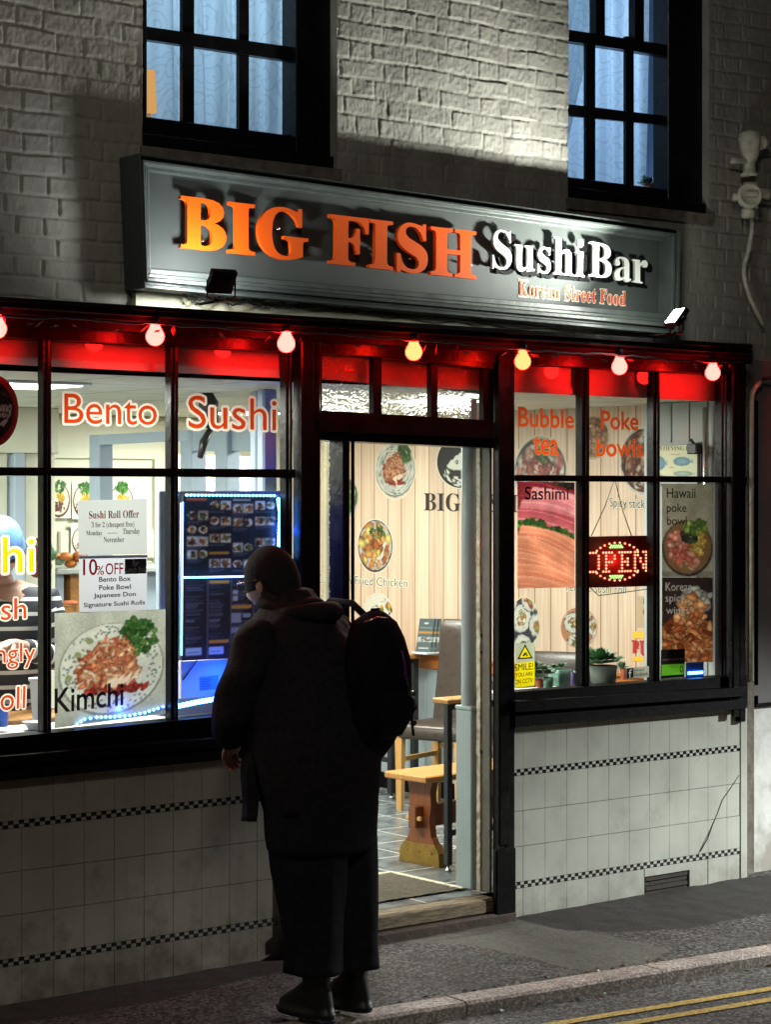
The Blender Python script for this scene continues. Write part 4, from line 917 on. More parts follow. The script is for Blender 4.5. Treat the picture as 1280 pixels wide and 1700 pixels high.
# -- posts
mb = MB()
def post(pl, pr, yt, yb, Yf, Yb, m=M['black'], r=.006):
    x0, x1 = X_(pl, 900, Yf if False else Yb), X_(pr, 900, Yf); mb = MB(); mb.bbox((x0, Yf, Z_((pl + pr) / 2, yb, Yf)), (x1, Yb, Z_((pl + pr) / 2, yt, Yf)), m, r); mb.build("pilaster", B)
post(485, 533, 540, 1600, YF, -.0); post(497, 522, 545, 1600, YF - .016, YF)
post(817, 856, 575, 1520, YF, -.0); post(826, 848, 590, 1405, YF - .014, YF); post(817, 858, 1410, 1522, YF - .03, YF - .001)
post(1206, 1240, 590, 1200, YF, .0); post(1214, 1230, 600, 1190, YF - .014, YF)


# -- shop windows
def shopwin(name, lab, verts, top, mid, midw, bot, sill, x0, x1, pane_cols):
    f = MB()
    for a, b in verts:   # moulded glazing bars
        xc0, xc1 = X_(a, 800, YG), X_(b, 800, YM); w_ = xc1 - xc0; zb, zt = Z_((a + b) / 2, bot((a + b) / 2) + 6, YM), Z_((a + b) / 2, top((a + b) / 2) - 6, YM)
        f.bbox((xc0, YM + .012, zb), (xc1, .012, zt), M['black'], .005); f.bbox((xc0 + w_ * .28, YM - .006, zb), (xc1 - w_ * .28, YM + .012, zt), M['black'], .006)
    f.slab((x0, mid(x0) + midw), (x1, mid(x1) + midw), (x1, mid(x1)), (x0, mid(x0)), YM + .006, .012, M['black'])
    f.slab((x0, mid(x0) + midw * .68), (x1, mid(x1) + midw * .68), (x1, mid(x1) + midw * .3), (x0, mid(x0) + midw * .3), YM - .006, YM + .006, M['black'])
    # lower rail and sill
    f.slab((x0, sill(x0)), (x1, sill(x1)), (x1, bot(x1)), (x0, bot(x0)), YF + .02, .03, M['blackmatt'])
    f.slab((x0, sill(x0) - 24), (x1, sill(x1) - 20), (x1, sill(x1) - 34), (x0, sill(x0) - 42), YS, YF + .02, M['blackmatt'])
    f.slab((x0, sill(x0) + 1), (x1, sill(x1) + 1), (x1, sill(x1) - 14), (x0, sill(x0) - 18), YF - .02, YF + .02, M['blackmatt'])
    o = f.build(name, B); part(o, lab)
    for a, b in pane_cols:
        g = MB(); g.add([fy(a, bot(a), YG), fy(b, bot(b), YG), fy(b, top(b), YG), fy(a, top(a), YG)], [(0, 1, 2, 3)], M['glass']); g.build("pane", o)
    return o
ln = lambda p, q: (lambda x: p[1] + (q[1] - p[1]) * (x - p[0]) / (q[0] - p[0]))
LT, LMID, LB, LS = ln((0, 541), (471, 573)), ln((0, 775.5), (471, 779)), ln((0, 1225), (366, 1189)), ln((0, 1296), (403, 1257))
RT, RMID, RB, RS = ln((856, 598), (1196, 614)), ln((856, 788.5), (1198, 791)), ln((856, 1149), (1204, 1123.5)), ln((852, 1207), (1240, 1175))
shopwin("shop_window", "left shop window, six panes in view, food posters and blue LED lights inside", [(68, 88.5), (280, 299), (471, 487)], LT, LMID, 14, LB, LS, -200, 490, [(-190, 70), (86, 282), (297, 473)])
shopwin("shop_window", "right shop window, six panes with fish posters and a lit OPEN sign", [(963, 982), (1081.5, 1098.5), (1195, 1208)], RT, RMID, 10, RB, RS, 856, 1241, [(855, 965), (980, 1084), (1096, 1198)])
# -- doorway: frame, transom light, sidelight, threshold
f = MB()
f.slab((530, 730), (820, 744), (820, 698), (530, 681), YF + .02, .06, M['black']); f.slab((530, 716), (820, 728), (820, 710), (530, 697), YF - .004, YF + .02, M['black'])
f.slab((530, 583), (820, 612), (820, 575), (530, 540), YF + .02, .06, M['black'])
for a, b in ((620, 633.5), (716, 727), (803, 819), (528, 534.5)): f.slab((a, 705), (b, 705), (b, 575), (a, 575), -.03, .0, M['black'])
x0, x1 = X_(552.5, 900, .02), X_(582, 900, -.05); zt = Z_(560, 712, -.05)
f.bbox((x0, -.05, ZFLOOR), (x1, .07, zt), M['black'], .006); f.bbox((x0 + .035, -.062, ZFLOOR), (x0 + .05, -.05, zt), M['black'], .004)
f.bbox((X_(533, 900, -.02), -.05, ZFLOOR), (x0, .05, Z_(545, 1120, -.03)), M['black'], .006)
fr = f.build("door_frame", B)
g = MB()
for a, b in ((533, 621), (632, 717), (726, 804)):
    g.add([fy(a, 684 + (a - 534) * .06, -.004), fy(b, 684 + (b - 534) * .06, -.004), fy(b, 578 + (b - 534) * .11, -.004), fy(a, 578 + (a - 534) * .11, -.004)], [(0, 1, 2, 3)], M['frosted'])
part(g.build("transom_pane", fr), "obscured ribbon of glass above the doorway, three panes")
g = MB(); g.add([fy(533, 1130, .0), fy(554, 1130, .0), fy(554, 714, .0), fy(533, 714, .0)], [(0, 1, 2, 3)], M['frosted']); part(g.build("sidelight_pane", fr), "narrow textured pane left of the doorway")
# right jamb: grey reveal, chipped cream stop, boxed pipe painted pale grey
f = MB(); zt = Z_(800, 728, .0)
xr0, xr1 = X_(800, 1000, .07), X_(818, 1000, YF)
f.bbox((X_(800, 1000, .05), -.002, .099), (X_(817, 900, 0) + .001, .05, zt), M['jamb'], .003)
f.build("door_reveal", B)
f = MB(); V = []; r = random.Random(3); zz = [ZFLOOR + (zt - ZFLOOR) * i / 120 for i in range(121)]
xa, xb = X_(791, 1000, .075), X_(800.5, 1000, .052)
for z in zz:
    j = .003 * (r.random() - .5); V += [(xa + j, .075, z), (xa + j, .052, z), (xb + j * .4, .051, z), (xb, .075, z)]
f.add(V, [(4 * i + k, 4 * i + (k + 1) % 4, 4 * i + 4 + (k + 1) % 4, 4 * i + 4 + k) for i in range(120) for k in range(4)], M['chipped'])
f.build("door_stop", B)
f = MB()
xp = X_(779, 1000, .14); f.tube([(xp, .14, ZFLOOR), (xp, .14, 1.0), (xp + .001, .141, 1.6), (xp, .14, 2.2)], .034, M['palegrey'], 18)
pk = f.build("boxed_pipe", B)
f = MB(); xq0, xq1 = X_(775, 1000, .115), X_(793, 1000, .085); zq = Z_(783, 1180, .09)
f.bbox((xq0, .085, ZFLOOR), (xq1 + .01, .19, zq), M['palegrey'], .005); f.bbox((xq0 - .004, .081, zq), (xq1 + .008, .19, zq + .018), M['palegrey'], .004); f.build("pipe_box", B)
f = MB(); f.bbox((X_(793, 1000, .076), .072, Z_(795, 1178, .07)), (X_(797, 1000, .07), .09, Z_(795, 1158, .07)), M['steel'], .002); f.build("latch_plate", B)
for y_ in (1052, 1080, 1245):
    f = MB(); f.bbox((X_(791.5, 1000, .076), .046, Z_(795, y_ + 5, .07)), (X_(796, 1000, .07), .052, Z_(795, y_, .07)), M['steel'], .001); f.build("latch_plate", B)
# threshold
f = MB(); xs0, xs1 = X_(480, 1500, -.09), X_(823, 1490, -.09); r = random.Random(5)
f.bbox((xs0, -.095, .035), (xs1, .10, .098), M['stepwood'], .008); f.bbox((xs0, -.118, -.05), (xs1 + .1, .0, .035), M['stepdark'], .01)
f.build("door_step", B)

# -- tiled stall risers
def riser(xa, xb, y0x, zt, zb1, zb2, zgl, seed, first=0.0, m=M['tile'], vent=None, ph=0.0):
    """rows: top strip, row, band, row, row, row, band, row to the pavement; zb = band tops; all in metres on plane YT"""
    mb = MB(); r = random.Random(seed); bh = .027; tw = .1275
    mb.box((xa, YT + .012, -.06), (xb, .06, zt(xa) + .03), M['grout'])
    hrow = (zb1 - bh - zb2) / 3
    rows = [(zb1 + .0012, min(zb1 + hrow * 1.0, zt(xa)))]
    if zb1 + hrow < zt(xa) - .01: rows.append((zb1 + hrow + .002, zt(xa) + .02))
    rows += [(zb1 - bh - hrow * (i + 1) + .0012, zb1 - bh - hrow * i - .0012) for i in range(3)] + [(-.05, zb2 - bh - .0012)]
    for z0, z1 in rows:
        x = xa - tw + ph
        while x < xb:
            a, b = max(x + .0011, xa), min(x + tw - .0011, xb)
            if b - a > .006:
                e = [.0012 * (r.random() - .5) for _ in range(4)]
                if not (vent and z1 < zb2 and b > vent[0] and a < vent[1]):
                    mb.hexa([(a, YT + e[0], z0), (b, YT + e[1], z0), (b, YT + e[2], z1), (a, YT + e[3], z1), (a, YT + .014, z0), (b, YT + .014, z0), (b, YT + .014, z1), (a, YT + .014, z1)], m)
            x += tw
    for zb in (zb1, zb2):
        q = .0135 * 1.18; n = int((xb - xa) / (q * 1.32)); q2 = (xb - xa) / n
        for i in range(n):
            for k in range(2):
                a = xa + i * q2; z = zb - bh * (k + 1) / 2; e = .001 * r.random()
                mb.hexa([(a + .0006, YT - e, z + .0006), (a + q2 - .0006, YT - e, z + .0006), (a + q2 - .0006, YT - e, z + bh / 2 - .0006), (a + .0006, YT - e, z + bh / 2 - .0006)] +
                        [(a + .0006, YT + .014, z + .0006), (a + q2 - .0006, YT + .014, z + .0006), (a + q2 - .0006, YT + .014, z + bh / 2 - .0006), (a + .0006, YT + .014, z + bh / 2 - .0006)], M['tileblack'] if (i + k) % 2 else m)
    return mb
zR = lambda px, py: Z_(px, py, YT)
z1R = (zR(852, 1276) + zR(1229, 1239)) / 2; z2R = (zR(852, 1465) + zR(1226, 1409)) / 2
xv0, xv1 = X_(1071, 1470, YT), X_(1146, 1470, YT)
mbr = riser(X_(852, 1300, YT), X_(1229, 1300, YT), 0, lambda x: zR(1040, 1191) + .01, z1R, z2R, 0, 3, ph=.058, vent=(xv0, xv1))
mbr.bbox((X_(1229, 1300, YT) + .001, YT - .004, -.05), (X_(1241, 1300, YT), .05, zR(1235, 1172)), M['tile'], .003)
zv0, zv1 = zR(1108, 1490), zR(1108, 1450)
mbr.box((xv0, YT, zv1), (xv1, YT + .013, z2R - .028), M['tile']); mbr.box((xv0 - .13, YT + .002, -.05), (xv0 - .001, YT + .013, z2R - .029), M['tile']); mbr.box((xv1 + .001, YT + .002, -.05), (xv1 + .13, YT + .013, z2R - .029), M['tile'])
rs = mbr.build("stall_riser", B); part(rs, "white glazed tiling with two black and white chequer bands right of the door")
f = MB(); 
for i in range(5): f.box((xv0 + .01, YT + .004 + .004 * (i % 2), zv0 + (zv1 - zv0) * i / 5), (xv1 - .012, YT + .02, zv0 + (zv1 - zv0) * (i + .72) / 5), M['dirtiron'])
f.box((xv0 + .004, YT + .006, zv0 - .08), (xv1 - .010, YT + .011, zv0), M['dirtiron']); f.build("air_vent", rs)
f = MB(); pts = [fy(*p, YT - .0014) for p in ((1228, 1287), (1216, 1305), (1200, 1328), (1192, 1350), (1183, 1372), (1176, 1392), (1163, 1414))]
f.tube(pts, .0016, M['grout'], 5); f.tube([fy(*p, YT - .0014) for p in ((1192, 1350), (1180, 1378), (1160, 1418))], .001, M['grout'], 5); f.build("tile_crack", rs)
z1L = (zR(0, 1363) + zR(394, 1324)) / 2; z2L = (zR(0, 1596) + zR(465, 1521)) / 2
mbl = riser(X_(-200, 1400, YT), X_(487, 1400, YT), 0, lambda x: zR(200, 1276) + .01, z1L, z2L, 0, 9, ph=.03, m=M['tilecream_shaded'])
part(mbl.build("stall_riser", B), "tiling with two chequer bands below the left shop window, shade put into its colour")

# -- inside of the shop
mb = MB(); mb.add([(-4, -.0, ZFLOOR), (XWALL + .3, -.0, ZFLOOR), (XWALL + .3, 5, ZFLOOR), (-4, 5, ZFLOOR)], [(0, 1, 2, 3)], M['floor']); struct(mb.build("shop_floor"))
mb = MB(); mb.add([(-4, .03, ZCEIL), (XWALL + .3, .03, ZCEIL), (XWALL + .3, 5, ZCEIL), (-4, 5, ZCEIL)], [(3, 2, 1, 0)], M['ceil']); struct(mb.build("shop_ceiling"))
zd = .885
mb = MB(); mb.box((XWALL, .0, zd), (XWALL + .06, YBACK + .1, ZCEIL), M['plank']); mb.build("panelled_wall", B)
mb = MB(); r = random.Random(2); y = 0.0
while y < YBACK:
    mb.bbox((XWALL - .008, y + .002, ZFLOOR), (XWALL + .05, y + .148, zd - .06), M['dado'], .006); y += .15
mb.box((XWALL + .01, 0, ZFLOOR), (XWALL + .06, YBACK, zd - .05), M['dado'])
mb.bbox((XWALL - .022, 0, ZFLOOR), (XWALL - .009, YBACK, ZFLOOR + .09), M['blackmatt'], .004); mb.build("wainscot", B)
mb = MB(); mb.bbox((XWALL - .03, 0.2, zd - .075), (XWALL + .01, YBACK, zd), M['rail'], .008); mb.bbox((XWALL - .042, 0.2, zd - .014), (XWALL - .03, YBACK, zd + .006), M['rail'], .004); mb.build("dado_rail", B)
# grey boarded chimney breast beside the right window
cb = fx(1083, 800, 2.06)
mb = MB(); y = .02; xq = 2.06
mb.box((xq + .012, .02, ZFLOOR), (XWALL - .001, cb.y + .02, ZCEIL - .002), M['palegrey'])
while y < cb.y - .02:
    y1 = min(y + .118, cb.y); mb.bbox((xq, y + .003, ZFLOOR), (xq + .012, y1 - .003, ZCEIL - .002), M['metalgrey'], .003); y += .118
mb.bbox((xq - .014, cb.y, ZFLOOR), (xq + .03, cb.y + .045, ZCEIL - .003), M['palegrey'], .006); mb.build("boarded_breast", B)
mb = MB(); x_ = 2.02; mb.tube([(x_, .12, 1.0), (x_ + .004, .12, 1.7), (x_, .12, 2.2)], .011, M['chrome'], 8); mb.tube([(x_ - .01, .15, 1.2), (x_ - .01, .15, 2.0), (x_ - .01, .2, 2.05)], .007, M['cable'], 8)
mb.bbox((x_ - .03, .15, 1.98), (x_ + .02, .21, 2.03), M['plasticdark'], .005); mb.bbox((x_ - .03, .15, 1.86), (x_ + .02, .2, 1.875), M['plasticdark'], .003); mb.build("wall_pipe", B)
# rear wall with moulded doors, kitchen partition of grey posts and beams
mb = MB(); mb.box((-4, YBACK, ZFLOOR), (XWALL + .06, YBACK + .06, ZCEIL), M['wallwhite']); mb.box((-3.2, .2, ZFLOOR), (-3.15, YBACK, ZCEIL), M['wallwhite'])
def moulding(pl, pr, pt, pb, w_=.03):
    x0, x1 = X_(pl, 800, YBACK), X_(pr, 800, YBACK); z0, z1 = Z_(pl, pb, YBACK), Z_(pl, pt, YBACK)
    for k, yy in ((0, .03), (1, .018)):
        q = w_ * (1 + k)
        mb.box((x0 - q, YBACK - yy, z0), (x0 - q + w_, YBACK - .001, z1 + q), M['wallwhite']); mb.box((x1 + q - w_, YBACK - yy, z0), (x1 + q, YBACK - .001, z1 + q), M['wallwhite']); mb.box((x0 - q + w_, YBACK - yy, z1 + q - w_), (x1 + q - w_, YBACK - .001, z1 + q), M['wallwhite'])
moulding(60, 252, 760, 1300); moulding(30, 330, 700, 1300, .02)
mb.build("back_wall", B)
mb = MB(); zb = ZFLOOR
for pl, pr in ((95, 114), (150, 262)):
    for yt, yb in ((880, 930), (945, 1010)):
        x0, x1 = X_(pl, yt, YBACK), X_(pr, yt, YBACK); mb.bbox((x0, YBACK - .02, Z_(pl, yb, YBACK)), (x1, YBACK - .001, Z_(pl, yt, YBACK)), M['wallwhite'], .01)
mb.build("door_panel", B)
mb = MB(); d0 = X_(17, 900, 2.9), X_(30, 900, 2.9)
mb.bbox((d0[0], 2.86, ZFLOOR), (d0[0] + .06, 2.95, 2.0), M['greyblue'], .004); mb.bbox((d0[0] + .085, 2.9, ZFLOOR), (d0[0] + .26, 2.94, 2.0), M['door'], .004); mb.bbox((d0[0] - .6, 2.9, ZFLOOR), (d0[0] - .02, 2.94, 2.0), M['door'], .004); mb.bbox((d0[0] - .6, 2.86, 2.0), (d0[0] + .26, 2.95, ZCEIL), M['wallwhite'], .004); mb.build("kitchen_door", B)
mb = MB(); ypart = (2.3, 1.55, 1.12)
for (pl, pr, yy, top) in ((157, 186, 2.3, 722), (309, 341, 1.75, 715), (367, 397, 1.45, 715)):
    x0, x1 = X_(pl, 800, yy), X_(pr, 800, yy - .03); mb.bbox((x0, yy - .04, ZFLOOR), (x1, yy + .06, Z_(pl, top, yy)), M['greyblue'], .006)
P0, P1, P2 = fy(157, 722, 2.3), fy(311, 714, 1.75), fy(432, 712, 1.2)
for a, b, h in ((P0, P1, .05), (P1, P2, .10)):
    mb.hexa([(a.x, a.y - .03, a.z - h), (b.x, b.y - .03, b.z - h), (b.x, b.y - .03, b.z), (a.x, a.y - .03, a.z), (a.x + .03, a.y + .06, a.z - h), (b.x + .03, b.y + .06, b.z - h), (b.x + .03, b.y + .06, b.z), (a.x + .03, a.y + .06, a.z)], M['greyblue'])
for pl, pr, yy in ((425, 436, .5), (437, 461, .35)):
    x0, x1 = X_(pl, 800, yy), X_(pr, 800, yy); mb.bbox((x0, yy, ZFLOOR), (x1, yy + .05, ZCEIL - .01), M['greyblue'], .008)
mb.build("kitchen_partition", B)
# low screen behind the menus, window shelves
mb = MB(); mb.bbox((X_(262, 900, .28), .27, .9), (X_(473, 900, .28), .30, Z_(270, 815, .28)), M['greyblue'], .004); mb.build("menu_screen", B)
mb = MB(); mb.slab((-200, 1262), (480, 1200), (480, 1188), (-200, 1238), .0, .32, M['pelmet']); mb.build("window_shelf", B); mb = MB(); mb.slab((852, 1166), (1206, 1140), (1206, 1132), (852, 1155), .0, .26, M['pelmet']); mb.build("window_shelf", B)
# white pelmet boards behind the window heads (they take the red of the bulbs)
mb = MB()
mb.slab((-200, 594), (474, 628), (474, 550), (-200, 520), .03, .05, M['pelmet']); mb.slab((-200, 594), (474, 628), (474, 616), (-200, 582), .018, .03, M['pelmet'])
mb.build("pelmet_board", B); mb = MB(); mb.slab((852, 651), (1203, 667), (1203, 594), (852, 580), .03, .05, M['pelmet']); mb.slab((852, 651), (1203, 667), (1203, 657), (852, 640), .018, .03, M['pelmet'])
mb.build("pelmet_board", B); mb = MB(); mb.slab((525, 628), (812, 656), (812, 590), (525, 560), .07, .09, M['pelmet'])
mb.build("pelmet_board", B)

# -- neighbour on the right
Nb = thing("neighbouring_house", "rendered house edge at the right border, light on its lower wall put into the colour", "house")
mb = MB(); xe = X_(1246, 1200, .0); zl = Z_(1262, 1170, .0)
mb.box((xe, .0, zl), (xe + 3, .1, 2.445), M['neighbour']); mb.box((xe, -.012, -.1), (xe + 3, .1, zl - .004), M['neighbour_lit'])  # shadow edge on the wall drawn as a change of colour
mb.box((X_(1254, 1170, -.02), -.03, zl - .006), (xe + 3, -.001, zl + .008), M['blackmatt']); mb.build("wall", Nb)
mb = MB(); mb.bbox((X_(1241, 1300, -.03), -.03, -.06), (xe - .001, .05, 2.5), M['stone'], .004); mb.build("party_joint", Nb)
# ------------------------------------------------------------------ shop sign
T = thing("shop_sign", "dark grey framed shop sign with raised orange and white lettering", "sign", fy(680, 420, -.1))
YP, YR = -.075, -.13
sTL, sTR, sBL, sBR = (231, 254), (1132, 380), (240, 478), (1128, 556)
iTL, iTR, iBL, iBR = (247, 283), (1108, 400), (250, 446), (1106, 521)
mb = MB(); fr = [fy(*p, YP) for p in (iBL, iBR, iTR, iTL)]
NXp = 60; V = []
for p in (sBL, sBR, sTR, sTL): pass
mb.hexa([fy(*p, YP) for p in ((236, 470), (1126, 548), (1126, 384), (236, 262))] + [Vector((fy(*p, YP).x, -.006, fy(*p, YP).z)) for p in ((236, 470), (1126, 548), (1126, 384), (236, 262))], M['sign'])
mb.build("panel", T)
mb = MB()
def frame_ring(o, i, Yf, Yb, m):
    O = [fy(*p, Yf) for p in o]; I = [fy(*p, Yf) for p in i]     # order bl br tr tl
    for k in range(4):
        k2 = (k + 1) % 4; q = [O[k], O[k2], I[k2], I[k]]
        mb.hexa(q + [Vector((p.x, Yb, p.z)) for p in q], m)
lp = lambda a, b, t: [(p[0] + (q[0] - p[0]) * t, p[1] + (q[1] - p[1]) * t) for p, q in zip(a, b)]
oo, ii = [sBL, sBR, sTR, sTL], [iBL, iBR, iTR, iTL]
for t0, t1, Yf in ((0, .18, YR - .016), (.18, .36, YR + .006), (.36, .56, YR - .030), (.56, .74, YR + .014), (.74, 1.0, YP - .034)):
    frame_ring(lp(oo, ii, t0), lp(oo, ii, t1), Yf, -.004, M['signframe'])
mb.build("frame", T, bevel=.0025)
mb = MB()
def sgn(body, tl, tr, bl, br, m, front, back, bold, col=None):
    P = Q(tl, tr, bl, br, ('y', 0.0)); P2 = Q(tl, tr, bl, br, ('y', YP - front))
    def PP(u, v, d): p = P2(u, v, 0); return Vector((p.x, YP - d, p.z))
    mb.text(body, PP, m, col, serif=True, bold=bold, depth=(front, back))
sgn("BIG", (301, 324), (511, 350), (301, 412), (511, 434), M['orange'], .048, .030, .010); sgn("FISH", (550, 355), (790, 384), (549, 438), (790, 464), M['orange'], .050, .030, .012)
mb.build("lettering", T)
mb = MB()
sgn("Sushi", (819, 380), (972, 398), (818, 446), (971, 461), M['white'], .034, .022, .0); sgn("Bar", (980, 401), (1076, 416), (979, 459), (1076, 473), M['white'], .034, .022, .0)
mb.build("lettering", T)
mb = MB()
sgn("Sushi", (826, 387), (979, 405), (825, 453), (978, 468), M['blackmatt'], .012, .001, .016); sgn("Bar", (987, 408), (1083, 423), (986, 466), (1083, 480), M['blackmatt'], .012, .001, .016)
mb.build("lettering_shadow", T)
mb = MB(); P = Q((861, 464), (1039, 484), (861, 492), (1038, 508), ('y', YP))
mb.text("Korean Street Food", P, M['sticker'], rgb(225, 225, 205), .002, serif=True, bold=.035); mb.text("Korean Street Food", P, M['sticker'], rgb(206, 70, 16), .004, serif=True, bold=.0)
mb.build("tagline", T)
for px, py in ((330, 350), (335, 400), (402, 400), (460, 380), (480, 420), (580, 400), (630, 420), (680, 430), (740, 410), (780, 440)):
    p = fy(px, py, YP - .02); mb = MB(); mb.tube([(p.x, YP - .03, p.z), (p.x, YP + .002, p.z)], .005, M['chrome'], 6); mb.build("pin", T)

# ------------------------------------------------------------------ floodlights
def flood(px, py, Y, aim, lab, w_, h_, power, col, spotdeg, bl=.55):
    c = fy(px, py, Y); t = thing("floodlight", lab, "floodlight", c, "floodlights below the sign"); a = Vector(aim).normalized()
    rt = Vector((0, 0, 1)).cross(a).normalized() * -1; up = rt.cross(a).normalized()
    if up.z < 0: up = -up
    def R(x, y, z): return c + rt * x + up * y + a * z
    mb = MB()
    mb.hexa([R(-w_, -h_, -.012), R(w_, -h_, -.012), R(w_, h_, -.012), R(-w_, h_, -.012), R(-w_, -h_, .012), R(w_, -h_, .012), R(w_, h_, .012), R(-w_, h_, .012)], M['blackmatt'])
    q = .55; mb.hexa([R(-w_ * q, -h_ * q, -.026), R(w_ * q, -h_ * q, -.026), R(w_ * q, h_ * q, -.026), R(-w_ * q, h_ * q, -.026), R(-w_ * q, -h_ * q, -.012), R(w_ * q, -h_ * q, -.012), R(w_ * q, h_ * q, -.012), R(-w_ * q, h_ * q, -.012)], M['blackmatt'])
    for k in range(5): mb.tube([R(-w_ * .5 + w_ * .25 * k, -h_ * .5, -.03), R(-w_ * .5 + w_ * .25 * k, h_ * .5, -.03)], .002, M['blackmatt'], 4)
    mb.build("housing", t, bevel=.002)
    mb = MB(); q = .84; mb.add([R(-w_ * q, -h_ * q, .0135), R(w_ * q, -h_ * q, .0135), R(w_ * q, h_ * q, .0135), R(-w_ * q, h_ * q, .0135)], [(0, 1, 2, 3)], M['flood']); mb.build("lens", t)
    mb = MB()
    for s in (-1, 1):
        p = R(s * (w_ + .006), 0, 0); mb.tube([p + Vector((0, 0, .004)), (p.x, p.y, c.z - h_ * 1.25), (c.x + s * .015, p.y + .01, c.z - h_ * 1.5)], .0035, M['blackmatt'], 6)
    mb.tube([(c.x - .03, c.y, c.z - h_ * 1.5), (c.x + .03, c.y, c.z - h_ * 1.5)], .004, M['blackmatt'], 6); mb.tube([(c.x, c.y, c.z - h_ * 1.5), (c.x, -.2, c.z - h_ * 1.6)], .005, M['blackmatt'], 6)
    mb.build("bracket", t)
    l = lamp("floodlight_beam", 'SPOT', R(0, 0, .03), power, col, R(0, 0, 1), .035, spot=spotdeg, blend=bl)
    if bl == 1.0: lamp("floodlight_spill", 'POINT', R(-.0, 0, .05), 5.0, col, size=.03)
    return t
flood(367, 467, -.34, (.12, .80, .58), "small black floodlight seen from behind below the letters BIG", .050, .046, 13, (.94, .98, 1.0), 165)
flood(1124, 527, -.42, (-.74, .22, .64), "floodlight with its white lit face seen edge-on at the right end of the sign", .05, .045, 245, (.96, 1.0, .91), 98, 1.0)

# loose cables under the sign
def cable(pts, rad, lab, m=M['cable'], name="cable", seed=1, wob=.006, n=8):
    r = random.Random(seed); P = []
    for i in range(len(pts) - 1):
        a, b = Vector(pts[i]), Vector(pts[i + 1])
        for k in range(n): P.append(a.lerp(b, k / n) + Vector((0, 0, wob * (r.random() - .5) * 2)))
    P.append(Vector(pts[-1])); mb = MB(); mb.tube(P, rad, m, 6); return tag(mb.build(name), lab, "cable", "cables along the shopfront")
Yc = -.10
cable([fy(x, y, Yc) for x, y in ((272, 477), (300, 478), (330, 492), (352, 502), (366, 488), (372, 499), (385, 507), (402, 504), (420, 497), (440, 502), (470, 504), (486, 492), (500, 506), (540, 508))], .0035, "black cable looping below the floodlight under the sign", seed=2)
cable([fy(x, y, Yc + .02) for x, y in ((300, 484), (318, 500), (352, 497), (390, 492), (420, 506), (450, 511), (520, 507), (620, 519), (760, 532), (900, 543), (1060, 553))], .003, "thin black cable running along the foot of the sign", seed=3)
cable([fy(x, y, YC - .012) for x, y in ((-40, 522), (150, 531), (257, 538), (370, 545), (475, 550), (580, 557), (687, 564), (780, 572), (868, 580), (950, 586), (1029, 590), (1110, 597), (1184, 600), (1236, 600))], .004, "black lamp cable strung along the cornice", seed=4, wob=.004)

# ------------------------------------------------------------------ red bulbs
YBU = -.235
bulbs = [(-6, 543, 1, "bulb glowing pink-red, cut off at the left border"), (257, 556, 1, "bulb glowing pink-red above the word Bento"), (475, 568, 1, "bulb glowing pink-red above the end of the word Sushi in the window"), (687, 582, 2, "bulb glowing yellowish above the doorway"),
         (868, 598, 2, "bulb glowing yellowish above the words Bubble tea"), (1029, 607, 1, "bulb glowing pink-red above the words Poke bowls"), (1184, 617, 1, "bulb glowing pink-red at the right end of the string")]
for px, py, k, lab in bulbs:
    c = fy(px, py, YBU); t = thing("light_bulb", lab, "light bulb", c, "red bulbs strung along the cornice")
    mb = MB(); R0 = .0335
    prof = [(.001, -R0 - .002)] + [(R0 * math.sin(a), -.002 - R0 * math.cos(a)) for a in [math.pi * i / 12 for i in range(1, 9)]] + [(.0205, .030), (.0165, .042), (.0155, .046)]
    mb.lathe(prof, c + Vector((0, 0, -.004)), M['bulbwarm' if k == 2 else 'bulb'], 24); mb.build("glass", t)
    mb = MB(); mb.lathe([(.016, .0425), (.018, .044), (.018, .062), (.012, .072), (.006, .078)], c, M['blackmatt'], 14); mb.tube([c + Vector((0, 0, .076)), c + Vector((0, .0, .1))], .004, M['cable'], 6); mb.build("socket", t)

# dry leaves / clips caught along the cornice
r = random.Random(12); mb = MB()
for i in range(46):
    px = -20 + 1250 * (i + r.random() * .8) / 46; py = 527 + px * .0625 + 3 + 8 * r.random(); c = fy(px, py, YC - .006)
    a, l = r.random() * 6.28, .012 + .014 * r.random(); d = Vector((math.cos(a), -.2, .5 * math.sin(a))).normalized() * l; n = Vector((-.3 * math.sin(a), -.7, math.cos(a) * .5)).normalized() * l * .45
    mb.add([c - d, c + n, c + d, c - n], [(0, 1, 2), (0, 2, 3)], M['strap'])
lf_ = tag(mb.build("leaves"), "dead leaves and cobweb bits caught along the underside of the cornice", "leaves"); lf_["kind"] = "stuff"

# ------------------------------------------------------------------ fitting and cable on the wall at the right
c0 = fy(1246, 300, -.12)
t = thing("pipe_fitting", "cream painted metal pipe fitting with a round slotted cap on the upper right wall", "pipe fitting", c0)
mb = MB(); Yp = -.07; pp = lambda x, y: fy(x, y, Yp)
ctr = pp(1246, 300)
mb.lathe([(.036, -.06), (.036, .06)], pp(1247, 325), M['fitting'], 18)
mb.lathe([(.04, 0), (.043, .01), (.03, .02), (.026, .06), (.045, .10), (.052, .16), (.055, .175), (.05, .185), (.05, .2), (.02, .215)], pp(1245, 300) + Vector((0, 0, .02)), M['fitting'], 20)
mb.lathe([(.03, 0), (.034, .01), (.034, .04), (.03, .045)], pp(1243, 362), M['fitting'], 16)
mb.build("body", t)
mb = MB(); ax = Vector((-.55, -.83, 0)); k = pp(1241, 327) + ax * .05; mb.lathe([(.03, -.05), (.05, -.045), (.058, -.03), (.06, .0), (.056, .012), (.045, .016), (.044, .012)], k, M['fitting'], 24, ax)
u = Vector((.83, -.55, 0)); a = k + ax * .017
